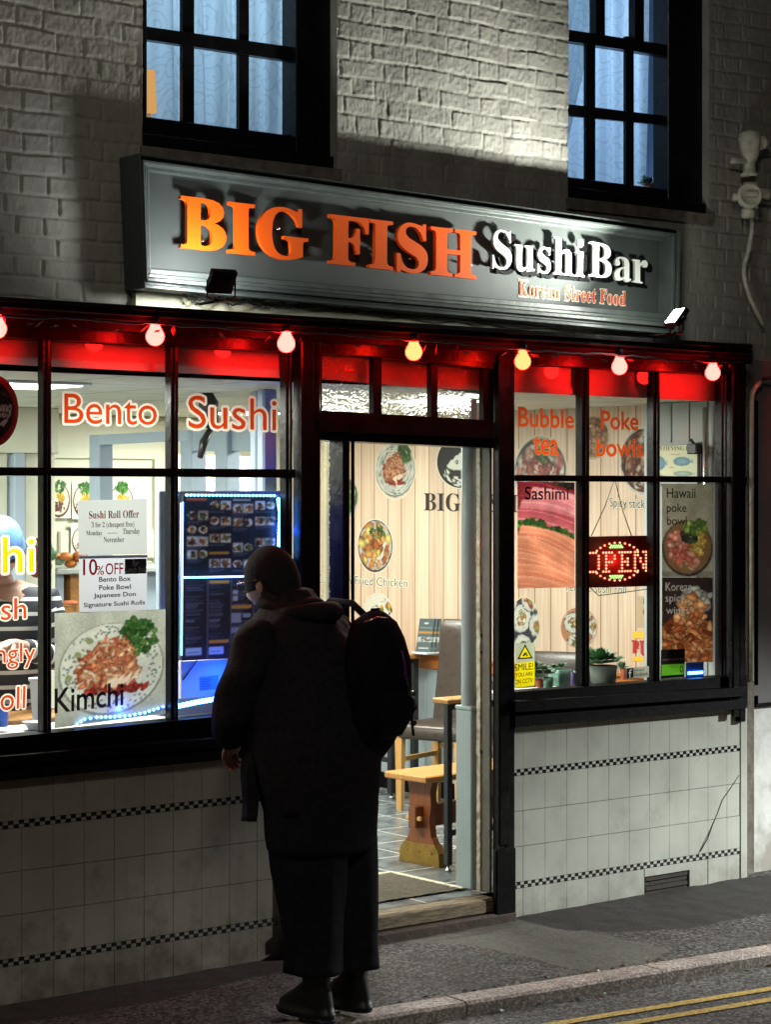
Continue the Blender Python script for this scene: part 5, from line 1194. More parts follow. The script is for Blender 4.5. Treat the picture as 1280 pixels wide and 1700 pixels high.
mb.hexa([a - u * .026 + Vector((0, 0, -.008)), a + u * .026 + Vector((0, 0, -.008)), a + u * .026 + Vector((0, 0, .01)), a - u * .026 + Vector((0, 0, .01))] + [q + ax * .016 for q in (a - u * .026 + Vector((0, 0, -.008)), a + u * .026 + Vector((0, 0, -.008)), a + u * .026 + Vector((0, 0, .01)), a - u * .026 + Vector((0, 0, .01)))], M['fitting'])
mb.build("cap", t)
mb = MB()
mb = None
for p, q, rr in (((1240, 327), (1219, 327), .018), ((1245, 268), (1215, 266), .016), ((1250, 320), (1277, 322), .03), ((1250, 250), (1275, 238), .022)):
    A, Bq = pp(*p), pp(*q); mb = MB(); mb.tube([A, A.lerp(Bq, .7), Bq], [rr * .8, rr * .8, rr], M['fitting'], 12); mb.build("branch", t)
mb = MB(); mb.ball(pp(1266, 236), .03, M['fitting'], 10); mb.build("knuckle", t)
mb = MB(); mb.tube([fy(x, y, -.05) for x, y in ((1250, 362), (1249, 385), (1244, 415), (1237, 440), (1236, 455), (1238, 470), (1246, 495), (1258, 520), (1268, 538))], .011, M['fitting'], 8)
tag(mb.build("wall_cable"), "cream painted cable sagging down from the pipe fitting", "cable")
mb = MB(); mb.tube([fy(x, y, -.035) for x, y in ((1264, 634), (1256, 642), (1250, 652), (1248.5, 668), (1248, 800), (1248, 960), (1248, 1130))], .012, M['fitting'], 10)
tag(mb.build("downpipe"), "thin painted pipe running down beside the right end of the shopfront, lit red", "pipe")
mb = MB(); cB = fy(1294, 690, -.08); mb.loft([(cB.x, -.1, cB.z - .22, .01, .01), (cB.x, -.1, cB.z - .2, .04, .03), (cB.x, -.1, cB.z - .1, .055, .045), (cB.x, -.1, cB.z + .1, .05, .04), (cB.x, -.1, cB.z + .2, .03, .03)], M['blackmatt'], 18)
mb.tube([(cB.x, -.1, cB.z + .19), fy(1266, 630, -.04)], .008, M['cable'], 6)
tag(mb.build("wall_lantern"), "black rounded lantern shape hanging at the right border", "lantern")

# ------------------------------------------------------------------ lettering on the window glass
OR, YE, WH = rgb(206, 62, 14), rgb(236, 192, 6), rgb(244, 226, 214)
def vinyl(body, tl, tr, bl, br, lab, col=OR, edge=WH, be=.055, bi=.014, Y=YG + .004):
    mb = MB(); P = Q(tl, tr, bl, br, ('y', Y)); mb.rtext(body, P, M['vinyl'], col, edge, be)
    return tag(mb.build("window_lettering"), lab, "lettering", "vinyl lettering on the shop windows")
vinyl("Bento", (106, 653), (260, 658), (106, 703), (260, 706), "orange word Bento with pale outline on the left shop window")
vinyl("Sushi", (312, 656), (459, 662), (312, 711), (459, 715), "orange word Sushi with pale outline on the left shop window")
vinyl("Bubble", (861, 676), (953, 682), (861, 708), (953, 711), "orange word Bubble on the right shop window", edge=rgb(176, 112, 72), be=.035)
vinyl("tea", (886, 724), (927, 727), (886, 754), (927, 756), "orange word tea under the word Bubble", edge=rgb(176, 112, 72), be=.035)
vinyl("Poke", (999, 682), (1060, 685), (999, 712), (1060, 714), "orange word Poke on the right shop window", edge=rgb(176, 112, 72), be=.035)
vinyl("bowls", (991, 727), (1068, 730), (991, 757), (1068, 758), "orange word bowls under the word Poke", edge=rgb(176, 112, 72), be=.035)
vinyl("hi", (4, 892), (56, 891), (4, 951), (56, 949), "big yellow letters hi at the left border", col=YE)
vinyl("sh", (1, 994), (43, 992), (1, 1030), (43, 1027), "orange letters sh at the left border")
vinyl("ngly", (-8, 1069), (58, 1067), (-8, 1112), (58, 1108), "orange letters ngly at the left border")
vinyl("oll", (0, 1143), (42, 1139), (0, 1180), (41, 1176), "orange letters oll at the left border, lowest of the left lettering")
mb = MB(); mb.disc(ring_logo(), QR(-56, 622, 30, 742, ('y', YG + .006)), M['sticker'], nt=64)
tag(mb.build("round_sticker"), "round black and red sticker cut off at the left border of the window", "sticker")

# ------------------------------------------------------------------ posters and notices in the windows
YPO = .004
def sheet(name, lab, cat, quad, cv=None, bg=None, texts=(), m=M['poster'], Y=YPO, group="posters and notices in the windows", extra=None):
    mb = MB(); P = Q(*quad, ('y', Y)); Pb = Q(*quad, ('y', Y))
    if cv: mb.raster(cv, P, m)
    else: mb.quad(P, m, bg)
    for tx in texts:
        body, x0, y0, x1, y1, col = tx[:6]; k = tx[6] if len(tx) > 6 else {}
        mb.text(body, P, m, col, k.get('d', .0012), serif=k.get('serif', False), bold=k.get('bold', .006), u0=x0, v0=y0, u1=x1, v1=y1)
    if extra: extra(mb, P)
    return tag(mb.build(name), lab, cat, group)
BK, RD = rgb(30, 28, 30), rgb(176, 20, 24)
RR = lambda x0, y0, x1, y1: ((x0, y0), (x1, y0), (x0, y1), (x1, y1))
sheet("poster", "pale poster of kimchi on a plate with the word Kimchi", "poster", ((90, 1018), (279, 1011), (90, 1209), (276, 1184)), kimchi(126, 128, (170, 172, 160)), texts=[("Kimchi", -.0, .13, .6, .34, rgb(38, 36, 36), dict(bold=.012))])
sheet("notice", "grey paper notice headed Sushi Roll Offer", "notice", ((128, 831), (243, 828), (130, 921), (244, 920)), bg=rgb(176, 178, 178), texts=[
    ("Sushi Roll Offer", .155, .66, .88, .80, RD, dict(serif=True)), ("3 for 2 (cheapest free)", .19, .47, .81, .60, BK, dict(serif=True, bold=0)), ("Monday", .11, .33, .34, .44, BK, dict(serif=True, bold=0)), ("Thursday", .64, .34, .89, .47, BK, dict(serif=True, bold=0)), ("November", .36, .22, .66, .32, BK, dict(serif=True, bold=0))],
    extra=lambda mb, P: mb.quad(P, M['poster'], BK, .0012, .42, .385, .56, .395))
def lunch(mb, P):
    mb.quad(P, M['poster'], rgb(22, 20, 22), .0012, .665, .66, .985, .93)
    mb.text("for", P, M['poster'], rgb(230, 230, 230), .002, u0=.78, v0=.80, u1=.87, v1=.91); mb.text("Lunch Box", P, M['poster'], rgb(230, 230, 230), .002, u0=.68, v0=.69, u1=.975, v1=.79)
    mb.quad(P, M['poster'], rgb(120, 122, 136), .0011, 0, .95, 1, 1)
sheet("notice", "pale paper notice reading 10% OFF with a list of boxes and bowls", "notice", ((130, 923), (244, 921), (131, 1018), (243, 1012)), bg=rgb(190, 190, 200), texts=[
    ("10", .06, .66, .26, .94, RD, dict(bold=.01)), ("%", .25, .66, .36, .82, RD), ("OFF", .385, .66, .64, .86, RD, dict(bold=.01)), ("Bento Box", .29, .535, .75, .62, BK, dict(bold=.02)), ("Poke Bowl", .29, .39, .755, .475, BK, dict(bold=.02)), ("Japanese Don", .21, .235, .83, .335, BK, dict(bold=.02)), ("Signature Sushi Rolls", .065, .075, .97, .175, BK, dict(bold=.02))], extra=lunch)
sheet("poster", "dark poster of pink and orange sliced fish headed Sashimi", "poster", ((859.5, 800), (954.5, 801), (859.5, 977), (954.5, 975)), sashimi(), texts=[("Sashimi", .125, .835, .885, .955, rgb(28, 24, 26), dict(bold=.01))])
sheet("poster", "grey poster of a filled bowl headed Hawaii poke bowl", "poster", RR(1099.7, 803.5, 1184, 958), hawaii(), texts=[("Hawaii", .09, .85, .65, .955, BK), ("poke", .09, .67, .47, .79, BK), ("bowl", .09, .56, .48, .65, rgb(60, 54, 48))])
sheet("poster", "dark poster of fried wings headed Korean spicy wings", "poster", RR(1099.7, 958.5, 1184, 1099), wings(132, 220))
def smile(w=96, h=210):
    c = Cv(w, h, (186, 190, 166), 3); A = c.asp; K = (26, 24, 24); Yw = (248, 226, 20)
    c.rect(0, 0, 1, .56, Yw); c.poly([(.10 * A, .64), (.90 * A, .64), (.5 * A, .97)], K); c.poly([(.21 * A, .668), (.79 * A, .668), (.5 * A, .915)], Yw); c.poly([(.36 * A, .72), (.52 * A, .79), (.62 * A, .765), (.42 * A, .69)], K); c.rect(.56 * A, .69, .64 * A, .74, K)
    c.word("SMILE!", -.03, .38, .92, .53, K); c.word("YOU ARE", .0, .24, .9, .33, K); c.word("ON CCTV", -.03, .08, .9, .18, K); return c
sheet("warning_sticker", "yellow and white warning sticker SMILE! YOU ARE ON CCTV", "sticker", ((856, 1068), (888, 1067), (856, 1142), (888, 1138)), smile(), m=M['vinyl'], Y=YG + .004)
def fbs(w=150, h=80):
    c = Cv(w, h, (176, 180, 168), 3); A = c.asp; K = (30, 30, 34)
    c.rect(.03 * A, .06, .32 * A, .94, (24, 26, 32)); c.word("f", .11, .08, .25, .84, (236, 236, 230)); c.word("Find us on", .36, .62, .78, .84, K); c.word("Facebook", .36, .16, .96, .52, K); return c
sheet("window_sticker", "small grey window sticker with a black f square", "sticker", ((1040, 1109), (1078, 1106), (1040, 1127), (1078, 1124)), fbs(), m=M['vinyl'], Y=YG + .004)
def rate(w=100, h=120):
    c = Cv(w, h, (26, 22, 24), 3); A = c.asp; c.rect(.03, .1, .97 * A, .48, (96, 170, 40)); c.rect(.05, .62, .95 * A, .68, (70, 64, 64)); c.word("0", .8, .16, .94, .42, (22, 22, 22)); return c
sheet("rating_sticker", "black sticker with a green band at the foot of the wings poster", "sticker", ((1098, 1079), (1138, 1077), (1097, 1127), (1137, 1124)), rate(), m=M['vinyl'], Y=YG + .004)
mb = MB(); P = Q((1139, 1100), (1169, 1098), (1139, 1127), (1169, 1125), ('y', .01)); mb.quad(P, M['blueglow'])
Pq = Q((1139, 1100), (1169, 1098), (1139, 1127), (1169, 1125), ('y', .008)); mb.quad(Pq, M['ledblue'], None, .001, .12, .25, .95, .42)
tag(mb.build("phone_charger"), "small blue glowing box at the bottom right corner of the right window", "electronic box")

# menus framed by blue leds
YME = .05
menus = thing("menu_board", "upper menu board, dark with rows of small food pictures", "menu board", fy(383, 890, YME), "menu boards in the left window")
mb = MB(); mb.raster(menu_food(), RR_ if False else Q((306, 825), (461, 826), (305, 957), (461, 954), ('y', YME)), M['screen']); mb.slab((304, 959), (462, 956), (462, 824), (304, 823), YME + .003, YME + .014, M['plasticdark']); mb.build("menu_sheet", menus)
menus2 = thing("menu_board", "lower menu board, dark with columns of listed dishes", "menu board", fy(383, 1030, YME), "menu boards in the left window")
mb = MB(); mb.raster(menu_list(), Q((304, 963), (460, 960), (303, 1095), (459, 1086), ('y', YME)), M['screen']); mb.slab((302, 1097), (461, 1088), (461, 958), (302, 961), YME + .003, YME + .014, M['plasticdark']); mb.build("menu_sheet", menus2)
mb = MB(); mb.slab((300, 1160), (471, 1146), (471, 1090), (300, 1098), .09, .12, M['pelmet']); P = Q((331, 1124), (362, 1121), (331, 1147), (362, 1144), ('y', .088)); mb.quad(P, M['sticker'], rgb(120, 150, 196))
for i in range(6): mb.quad(P, M['sticker'], rgb(60, 80, 130), .001, .08, .12 + .13 * i, .5 + .07 * (i % 3), .17 + .13 * i)
mb.add([fy(302, 1128, .086), fy(304, 1130, .086), fy(328, 1096, .086), fy(326, 1096, .086)], [(0, 1, 2, 3)], M['plasticdark'])
tag(mb.build("white_box"), "white box below the menus, bathed in blue light", "box")
def leds(pts, step, lab, Y, rad=.0065):
    P = [fy(*p, Y) for p in pts]; t = thing("led_strip", lab, "LED strip", P[0], "blue LED strips in the left window"); mb = MB(); b = MB()
    for i in range(len(P) - 1):
        n = max(1, int((P[i + 1] - P[i]).length / step))
        for k in range(n): mb.ball(P[i].lerp(P[i + 1], k / n), rad, M['ledblue'], 4)
    mb.build("diode", t); b.tube([p + Vector((0, .01, 0)) for p in P], .005, M['plastic'], 6); b.build("tape", t)
leds([(310, 822), (461, 823)], .017, "blue LED strip along the top of the menu boards", .03, .0052)
leds([(462, 829), (465, 850), (464, 880), (463, 908), (461, 930)], .012, "blue LED strip down the right side of the menu boards", .03, .0085)
leds([(303, 835), (302, 960), (301, 1090)], .008, "thin blue LED line down the left side of the menu boards", .03, .0036)
leds([(304, 959), (461, 956)], .008, "blue LED line between the two menu boards", .03, .0040)
leds([(297, 1172), (330, 1165), (372, 1158)], .016, "bright LED strip on the shelf below the white box", .02, .0105)
leds([(128, 1202), (140, 1194), (160, 1191), (190, 1190), (215, 1188), (240, 1183), (262, 1176), (279, 1170)], .017, "LED strip curling along the shelf under the kimchi poster", -.002, .0055)
for px, py, pw in ((385, 1130, 2.2), (477, 880, 2.5), (200, 1180, 1.2)): lamp("led_glow", 'POINT', fy(px, py, .0 if py > 1100 else .03), pw, (.008, .065, 1.0), size=.02)

# OPEN sign
t = thing("open_sign", "red LED sign spelling OPEN hanging in the right window", "LED sign", fy(1030, 930, .03))
YO = .03
mb = MB(); mb.slab((972, 976), (1084, 973), (1084, 889), (972, 891), YO, YO + .02, M['redplate']); mb.slab((966, 976), (973, 976), (973, 888), (966, 888), YO - .002, YO + .02, M['plasticdark']); mb.build("backplate", t)
mb = MB(); P = Q((972, 891), (1084, 889), (972, 976), (1084, 973), ('y', YO - .004)); F5 = {
    'O': [".XXX.", "X...X", "X...X", "X...X", "X...X", "X...X", ".XXX."], 'P': ["XXXX.", ".X..X", ".X..X", ".XXX.", ".X...", ".X...", "XXX.."], 'E': ["XXXXX", ".X...", ".X.X.", ".XXX.", ".X.X.", ".X...", "XXXXX"], 'N': ["XX.XX", "XX..X", "X.X.X", "X.X.X", "X..XX", "X..XX", "XX..X"]}
for k, ch_ in enumerate("OPEN"):
    for j, rw in enumerate(F5[ch_]):
        for i, q in enumerate(rw):
            if q == 'X': mb.ball(P(.03 + k * .235 + i * .042, .68 - j * .062), .0048, M['ledred'], 4)
for i in range(30):
    a = 2 * math.pi * i / 30; u, v = .47 + .37 * math.cos(a), .5 + .37 * math.sin(a)
    if abs(math.cos(a)) < .86: mb.ball(P(u, v), .0046, M['ledred'], 4)
for s in (-1, 1):
    for j in range(2):
        for i in range(6 - j): mb.ball(P(.365 + .036 * i + .018 * j, .5 + s * (.28 + .035 * j - .0)), .0044, M['ledgreen'], 4)
mb.build("diode", t)
mb = MB(); mb.tube([fy(982, 890, YO), fy(1005, 840, YO), fy(1021, 795, YO), fy(1035, 850, YO), fy(1049, 890, YO)], .0022, M['cable'], 5); mb.build("cord", t); mb = MB(); mb.tube([fy(980, 975, YO), fy(994, 989, YO), fy(1075, 978, YO)], .002, M['cable'], 5); mb.build("cord", t)
lamp("open_glow", 'POINT', fy(1030, 930, -.0), .5, (1, .06, .04), size=.04)

# ------------------------------------------------------------------ prints on the wood wall and other wall pieces
XW = XWALL - .0015
def wallprint(lab, cv, box, rim=(196, 184, 160), rimw=.016, name="wall_print", rect=False):
    mb = MB(); P = QR(*box, ('x', XW))
    cv.a *= .82
    if rect: mb.raster(cv, P, M['sticker'])
    else: mb.disc(cv, P, M['sticker'], nt=48, rim=rim, rimw=rimw)
    return tag(mb.build(name), lab, "wall print", "round food prints on the wood wall")
wallprint("oval print of kimchi on a plate high on the wood wall", kimchi(90, 90, (214, 208, 190), 9), (622, 727, 691, 830))
wallprint("round black print of a white fish skeleton", fish_bone(), (724, 722, 808, 812), rim=(190, 186, 164), rimw=.02)
wallprint("oval print of fried chicken with lemon", bowl(76, 76, (60, 50, 50), [(214, 132, 66), (190, 100, 44), (150, 70, 34), (230, 170, 90), (240, 220, 120)], (70, 62, 66), (226, 220, 210), 12, True, 60, (.05, .1)), (593, 861, 653, 952), rim=(200, 190, 172))
wallprint("oval print of rolls with red chopsticks low beside the doorway", maki_plate(), (602, 984, 652, 1054))
wallprint("oval print of a green salad bowl cut by the left door post", bowl(50, 50, (214, 200, 170), GRN + [(140, 190, 80), (200, 210, 150)], (190, 200, 210), (90, 120, 60), 15), (556, 792, 595, 858))
wallprint("print of glazed buns low on the wood wall", bowl(40, 50, (196, 160, 120), [(206, 110, 40), (236, 176, 90), (150, 60, 26), (60, 40, 30)], (200, 160, 120), (90, 50, 30), 16, False, 40, (.06, .12)), (734, 1028, 790, 1080))
wallprint("large print of a raw fish bowl behind the word tea", bowl(90, 90, (220, 200, 170), [(214, 132, 120), (196, 96, 90), (236, 180, 160), (240, 232, 220), (150, 60, 60)], (226, 222, 210), (90, 60, 50), 17, True, 110, (.04, .08)), (852, 722, 944, 846))
wallprint("print of a meat bowl behind the word bowls", bowl(80, 80, (224, 214, 196), [(150, 80, 50), (120, 60, 40), (200, 150, 110), (232, 216, 190), (90, 46, 34)], (232, 228, 214), (110, 60, 44), 18, False, 120, (.03, .07)), (1028, 708, 1112, 824))
wallprint("print of grilled skewers behind the word Poke", bowl(60, 60, (220, 196, 164), [(196, 140, 100), (170, 110, 76), (224, 190, 150)], (214, 190, 160), (190, 150, 110), 20, False, 60, (.04, .09)), (958, 690, 1012, 764))
wallprint("oval print of cut sushi rolls at the left edge of the right window", sushi_rolls(), (846, 990, 897, 1086), rim=(206, 186, 140), rimw=.016)
wallprint("oval print of a stuffed roll above the dark chair", sushi_rolls(60, 66, 21, (190, 130, 90)), (931, 1008, 992, 1076), rim=(176, 130, 96), rimw=.016)
wallprint("print of a burger at the right end of the wood wall", burger(), (1058, 990, 1094, 1042), rect=True)
def wallword(body, box, lab, col, edge=None, serif=False, bold=0.0, sl=.05):
    mb = MB(); P = QR(*box, ('x', XW), sl)
    if edge: mb.text(body, P, M['sticker'], edge, 0.0, serif=serif, bold=bold + .05)
    mb.text(body, P, M['sticker'], col, .0012, serif=serif, bold=bold); return tag(mb.build("wall_lettering"), lab, "lettering", "lettering on the wood wall")
TE = rgb(44, 74, 84)
wallword("BIG FISH", (704, 818, 860, 848), "black serif words BIG FISH high on the wood wall", rgb(36, 34, 32), serif=True, bold=0, sl=.02)
wallword("Gangnam Fried Chicken", (528, 953, 677, 972), "blue-grey words Fried Chicken below the chicken print", TE, rgb(232, 220, 196))
wallword("Spicy stick", (1013, 826, 1072, 846), "blue-grey words Spicy stick", TE, rgb(226, 212, 186))
wallword("Teriyaki sushi roll", (938, 966, 1040, 986), "blue-grey words sushi roll half hidden behind the OPEN sign", TE, rgb(226, 212, 186))
wallword("BURGER", (1050, 1063, 1136, 1087), "bold red letters BU at the right end of the wood wall", rgb(176, 46, 40), serif=True, bold=.03)
for b, lab in (((1051, 1048, 1104, 1060), "yellow stripe above the red letters BU"), ((1051, 1090, 1104, 1098), "yellow stripe below the red letters BU")):
    mb = MB(); mb.quad(QR(*b, ('x', XW)), M['sticker'], rgb(226, 176, 60)); tag(mb.build("wall_stripe"), lab, "wall print", "yellow stripes on the wood wall")
# framed fish chart on the boarded breast
t = thing("fish_chart", "framed chart of blue fish headed IDENTIFYING FISH", "picture", fx(1130, 760, 2.05))
mb = MB(); P = QR(1077, 738, 1162, 800, ('x', 2.042)); mb.raster(fish_chart(), P, M['sticker']); mb.text("IDENTIFYING FISH", P, M['sticker'], rgb(60, 60, 56), .001, serif=True, bold=-.01, u0=.03, v0=.84, u1=.97, v1=.95); mb.build("picture_sheet", t)
mb = MB(); a, b = P(0, 0), P(1, 1); y0, y1 = min(a.y, b.y), max(a.y, b.y); z0, z1 = min(a.z, b.z), max(a.z, b.z)
for q in ((y0 - .012, y0, z0 - .012, z1 + .012), (y1, y1 + .012, z0 - .012, z1 + .012), (y0, y1, z1, z1 + .012), (y0, y1, z0 - .012, z0)): mb.bbox((2.034, q[0], q[2]), (2.058, q[1], q[3]), M['metalgrey'], .003)
mb.build("picture_frame", t)

# ------------------------------------------------------------------ furniture
def on(px, py): return fz(px, py, ZFLOOR)
# bar table against the wall
lg = on(650, 1326); y0 = lg.y - .06
t = thing("bar_table", "long wooden bar table on black steel legs against the wood wall", "table", (lg.x, lg.y, ZFLOOR)); zt = ZFLOOR + .80
mb = MB(); mb.bbox((lg.x - .07, y0, zt - .028), (XWALL - .045, 3.45, zt), M['wood'], .006); mb.build("tabletop", t)
for (x, y) in ((lg.x, lg.y), (XWALL - .09, lg.y), (lg.x, 3.3), (XWALL - .09, 3.3)):
    mb = MB(); mb.bbox((x - .018, y - .018, ZFLOOR + .03), (x + .018, y + .018, zt - .029), M['steel'], .003); o = mb.build("leg", t); mb = MB(); mb.lathe([(.016, 0), (.017, .012), (.008, .016), (.008, .031)], (x, y, ZFLOOR), M['chrome'], 12); mb.build("foot", o)
mb = MB(); mb.box((lg.x - .014, lg.y + .019, ZFLOOR + .2), (lg.x + .014, 3.28, ZFLOOR + .225), M['steel']); mb.box((lg.x + .019, lg.y - .012, zt - .055), (XWALL - .11, lg.y + .012, zt - .03), M['steel']); mb.build("crossbar", t)
# leaflet holder on it
c = fx(690, 1083, 2.07); c = Vector((c.x, c.y, zt))
t = thing("leaflet_holder", "small stand of folded takeaway leaflets on the bar table", "leaflet stand", c)
for k in range(3):
    cv = Cv(24, 60, (74, 88, 88), 50 + k); cv.rect(.02, .55, .4, .62, (170, 120, 60)); cv.rect(.02, .3, .4, .45, (170, 176, 172)); cv.blobs(14, (.2, .38, .16, .06), [(60, 60, 60), (120, 110, 100), (200, 200, 196)], .02, .04); cv.ell(.2, .86, .06, .03, (190, 196, 190)); cv.rect(.06, .1, .34, .13, (190, 196, 190)); cv.rect(.04, .72, .36, .74, (150, 156, 150))
    o = Vector((.016 * k, -.012 * k, 0)); x, y = c.x + o.x, c.y + o.y
    def P(u, v, d=0, x=x, y=y): return Vector((x + .045 * u + .03 * v - d, y - .075 * u - d, zt + .012 + .185 * v))
    mb = MB(); mb.raster(cv, P, M['sticker']); q = [P(0, 0, -.002), P(1, 0, -.002), P(1, 1, -.002), P(0, 1, -.002)]; mb.hexa(q + [p + Vector((.006, .006, 0)) for p in q], M['metalgrey']); mb.build("leaflet", t)
mb = MB(); mb.bbox((c.x - .015, c.y - .11, zt + .001), (c.x + .11, c.y + .02, zt + .012), M['plastic'], .003); mb.build("base", t)

# dining chairs (leather seat and high back, beech legs)
def chair(loc, rz, lab, seat_h=.47, back_h=.98, w_=.43):
    R = Matrix.Rotation(rz, 4, 'Z'); L0 = Vector(loc); t = thing("dining_chair", lab, "chair", loc, "leather dining chairs")
    def tr(mb):
        mb.v = [v3(L0 + (R @ Vector(p))) for p in mb.v]; return mb
    mb = MB(); S = [(0, 0, seat_h - .085, w_ / 2 - .01, w_ / 2 - .01), (0, 0, seat_h - .07, w_ / 2, w_ / 2), (0, 0, seat_h - .02, w_ / 2, w_ / 2), (0, 0, seat_h - .005, w_ / 2 - .02, w_ / 2 - .02), (0, 0, seat_h + .004, w_ / 4, w_ / 4)]
    mb.loft(S, M['leather'], 40, 8); tr(mb).build("seat", t)
    mb = MB(); n = 14; V = []
    prof = []
    for i in range(n + 1):
        v = i / n; z = seat_h - .06 + (back_h - seat_h + .06) * v; yb = w_ / 2 - .02 + .07 * v * v + .02 * math.sin(v * 3)
        prof.append((z, yb))
    for z, yb in prof:
        v = (z - prof[0][0]) / (prof[-1][0] - prof[0][0]); hw = w_ / 2 - .005 - .02 * v; th = .035 - (.02 if z == prof[-1][0] else 0); e = .012
        V += [(-hw + e, yb - th, z), (hw - e, yb - th, z), (hw, yb - th + e, z), (hw, yb + th - e, z), (hw - e, yb + th, z), (-hw + e, yb + th, z), (-hw, yb + th - e, z), (-hw, yb - th + e, z)]
    Fs = [(8 * i + k, 8 * i + (k + 1) % 8, 8 * i + 8 + (k + 1) % 8, 8 * i + 8 + k) for i in range(n) for k in range(8)] + [tuple(range(7, -1, -1)), tuple(8 * n + k for k in range(8))]
    mb.add(V, Fs, M['leather'], smooth=True); tr(mb).build("backrest", t, bevel=.004)
    for sx in (-1, 1):
        for sy in (-1, 1):
            x, y = sx * (w_ / 2 - .03), sy * (w_ / 2 - .03); mb = MB(); a = .021; b = .015
            mb.hexa([(x - b, y - b, 0), (x + b, y - b, 0), (x + a, y - a, seat_h - .084), (x - a, y - a, seat_h - .084), (x - b, y + b, 0), (x + b, y + b, 0), (x + a, y + a, seat_h - .084), (x - a, y + a, seat_h - .084)], M['legwood']); tr(mb).build("leg", t)
    mb = MB(); hz = seat_h * .55
    for sx in (-1, 1): mb.box((sx * (w_ / 2 - .03) - .01, -w_ / 2 + .05, hz), (sx * (w_ / 2 - .03) + .01, w_ / 2 - .05, hz + .025), M['legwood'])
    mb.box((-w_ / 2 + .05, w_ / 2 - .04, hz + .04), (w_ / 2 - .05, w_ / 2 - .02, hz + .065), M['legwood']); tr(mb).build("stretcher", t)
    return t
l1 = on(664, 1340)
chair((l1.x + .17, l1.y - .20, ZFLOOR), math.radians(-72), "brown leather dining chair with beech legs seen through the doorway", .47, 1.0)
p2 = fx(930, 1130, 1.75); chair((1.66, p2.y + .06, ZFLOOR), math.radians(-62), "brown leather dining chair whose back shows above the pots in the right window", .47, .90, .44)
# tall table by the door
lf = on(744, 1447); t = thing("tall_table", "narrow wooden bar shelf on a thin black leg beside the door jamb", "table", (lf.x, lf.y, ZFLOOR)); zt2 = fy(744, 1160, lf.y).z
mb = MB(); mb.bbox((lf.x - .025, lf.y - .03, zt2 - .022), (lf.x + .62, lf.y + .085, zt2), M['wood'], .005); mb.build("tabletop", t)
for dx, dy in ((0, 0), (.52, 0)):
    mb = MB(); mb.bbox((lf.x + dx - .0145, lf.y + dy - .0145, ZFLOOR + .03), (lf.x + dx + .0145, lf.y + dy + .0145, zt2 - .023), M['steel'], .002); o = mb.build("leg", t); mb = MB(); mb.lathe([(.014, 0), (.015, .01), (.007, .014), (.007, .031)], (lf.x + dx, lf.y + dy, ZFLOOR), M['chrome'], 12); mb.build("foot", o)
mb = MB(); mb.box((lf.x + .015, lf.y - .01, ZFLOOR + .16), (lf.x + .505, lf.y + .01, ZFLOOR + .185), M['steel']); mb.box((lf.x + .015, lf.y - .01, zt2 - .05), (lf.x + .505, lf.y + .01, zt2 - .024), M['steel']); mb.build("crossbar", t)
# bench: plank seat on a shaped trestle end with a through-tenon stretcher
bf = on(702, 1434); by = bf.y + .0; bx = bf.x
zs = fz(700, 1290, 0).z if False else None
t = thing("wooden_bench", "varnished trestle bench with a dark pegged stretcher inside the doorway", "bench", (bx, by, ZFLOOR))
hb_ = .42; RB = Matrix.Rotation(math.radians(4), 4, 'Z')
def trb(mb): mb.v = [v3(Vector((bx, by, ZFLOOR)) + RB @ Vector(p)) for p in mb.v]; return mb
mb = MB(); mb.bbox((-.11, -.135, hb_ - .03), (1.15, .145, hb_), M['bench'], .006); trb(mb).build("seat", t)
for ox in (0, 1.0):
    mb = MB(); out = [(-.13, 0), (-.125, .06), (-.075, .13), (-.062, .2), (-.075, .27), (-.07, .33), (-.085, hb_ - .031), (.085, hb_ - .031), (.07, .33), (.075, .27), (.062, .2), (.075, .13), (.125, .06), (.13, 0)]
    n = len(out); mb.add([(ox - .02, y, z) for y, z in out] + [(ox + .02, y, z) for y, z in out], [tuple(range(n)), tuple(range(2 * n - 1, n - 1, -1))] + [(i, n + i, n + (i + 1) % n, (i + 1) % n) for i in range(n)], M['benchdark']); o = trb(mb).build("leg", t, bevel=.003)
    mb = MB(); out = [(-.133, 0.001), (-.128, .062), (-.1, .098), (.1, .098), (.128, .062), (.133, .001)]; n = 6
    mb.add([(ox - .0235, y, z) for y, z in out] + [(ox + .0235, y, z) for y, z in out], [tuple(range(n)), tuple(range(2 * n - 1, n - 1, -1))] + [(i, n + i, n + (i + 1) % n, (i + 1) % n) for i in range(n)], M['brass'])
    for yy in (-.08, 0, .08): mb.ball((ox - .024, yy, .06), .006, M['brass'], 5)
    trb(mb).build("foot_plate", o)
mb = MB(); mb.bbox((-.07, -.025, .17), (1.06, .025, .27), M['benchdark'], .004); o = trb(mb).build("stretcher", t); mb = MB(); mb.bbox((-.062, -.05, .205), (-.045, .05, .225), M['legwood'], .003); trb(mb).build("peg", o)

# door mat with a pale metal edge
t = thing("door_mat", "grey brown door mat with pale metal edging inside the doorway", "mat", (0, .5, ZFLOOR))
mc = on(650, 1452); mr = on(793, 1480)
y1 = mc.y; xr = mc.x
mb = MB(); V = []; r = random.Random(9); N = 70
x0m, x1m, y0m = -1.3, xr, .105
for j in range(N + 1):
    for i in range(N + 1): V.append((x0m + (x1m - x0m) * i / N, y0m + (y1 - y0m) * j / N, ZFLOOR + .006 + .004 * r.random()))
mb.add(V, [(j * (N + 1) + i, j * (N + 1) + i + 1, (j + 1) * (N + 1) + i + 1, (j + 1) * (N + 1) + i) for j in range(N) for i in range(N)], M['mat_']); mb.build("pile", t)
mb = MB(); mb.bbox((x0m, y1, ZFLOOR + .001), (x1m + .02, y1 + .022, ZFLOOR + .012), M['chipped'], .003); mb.bbox((x1m, y0m, ZFLOOR + .001), (x1m + .022, y1, ZFLOOR + .012), M['chipped'], .003); mb.build("edging", t)
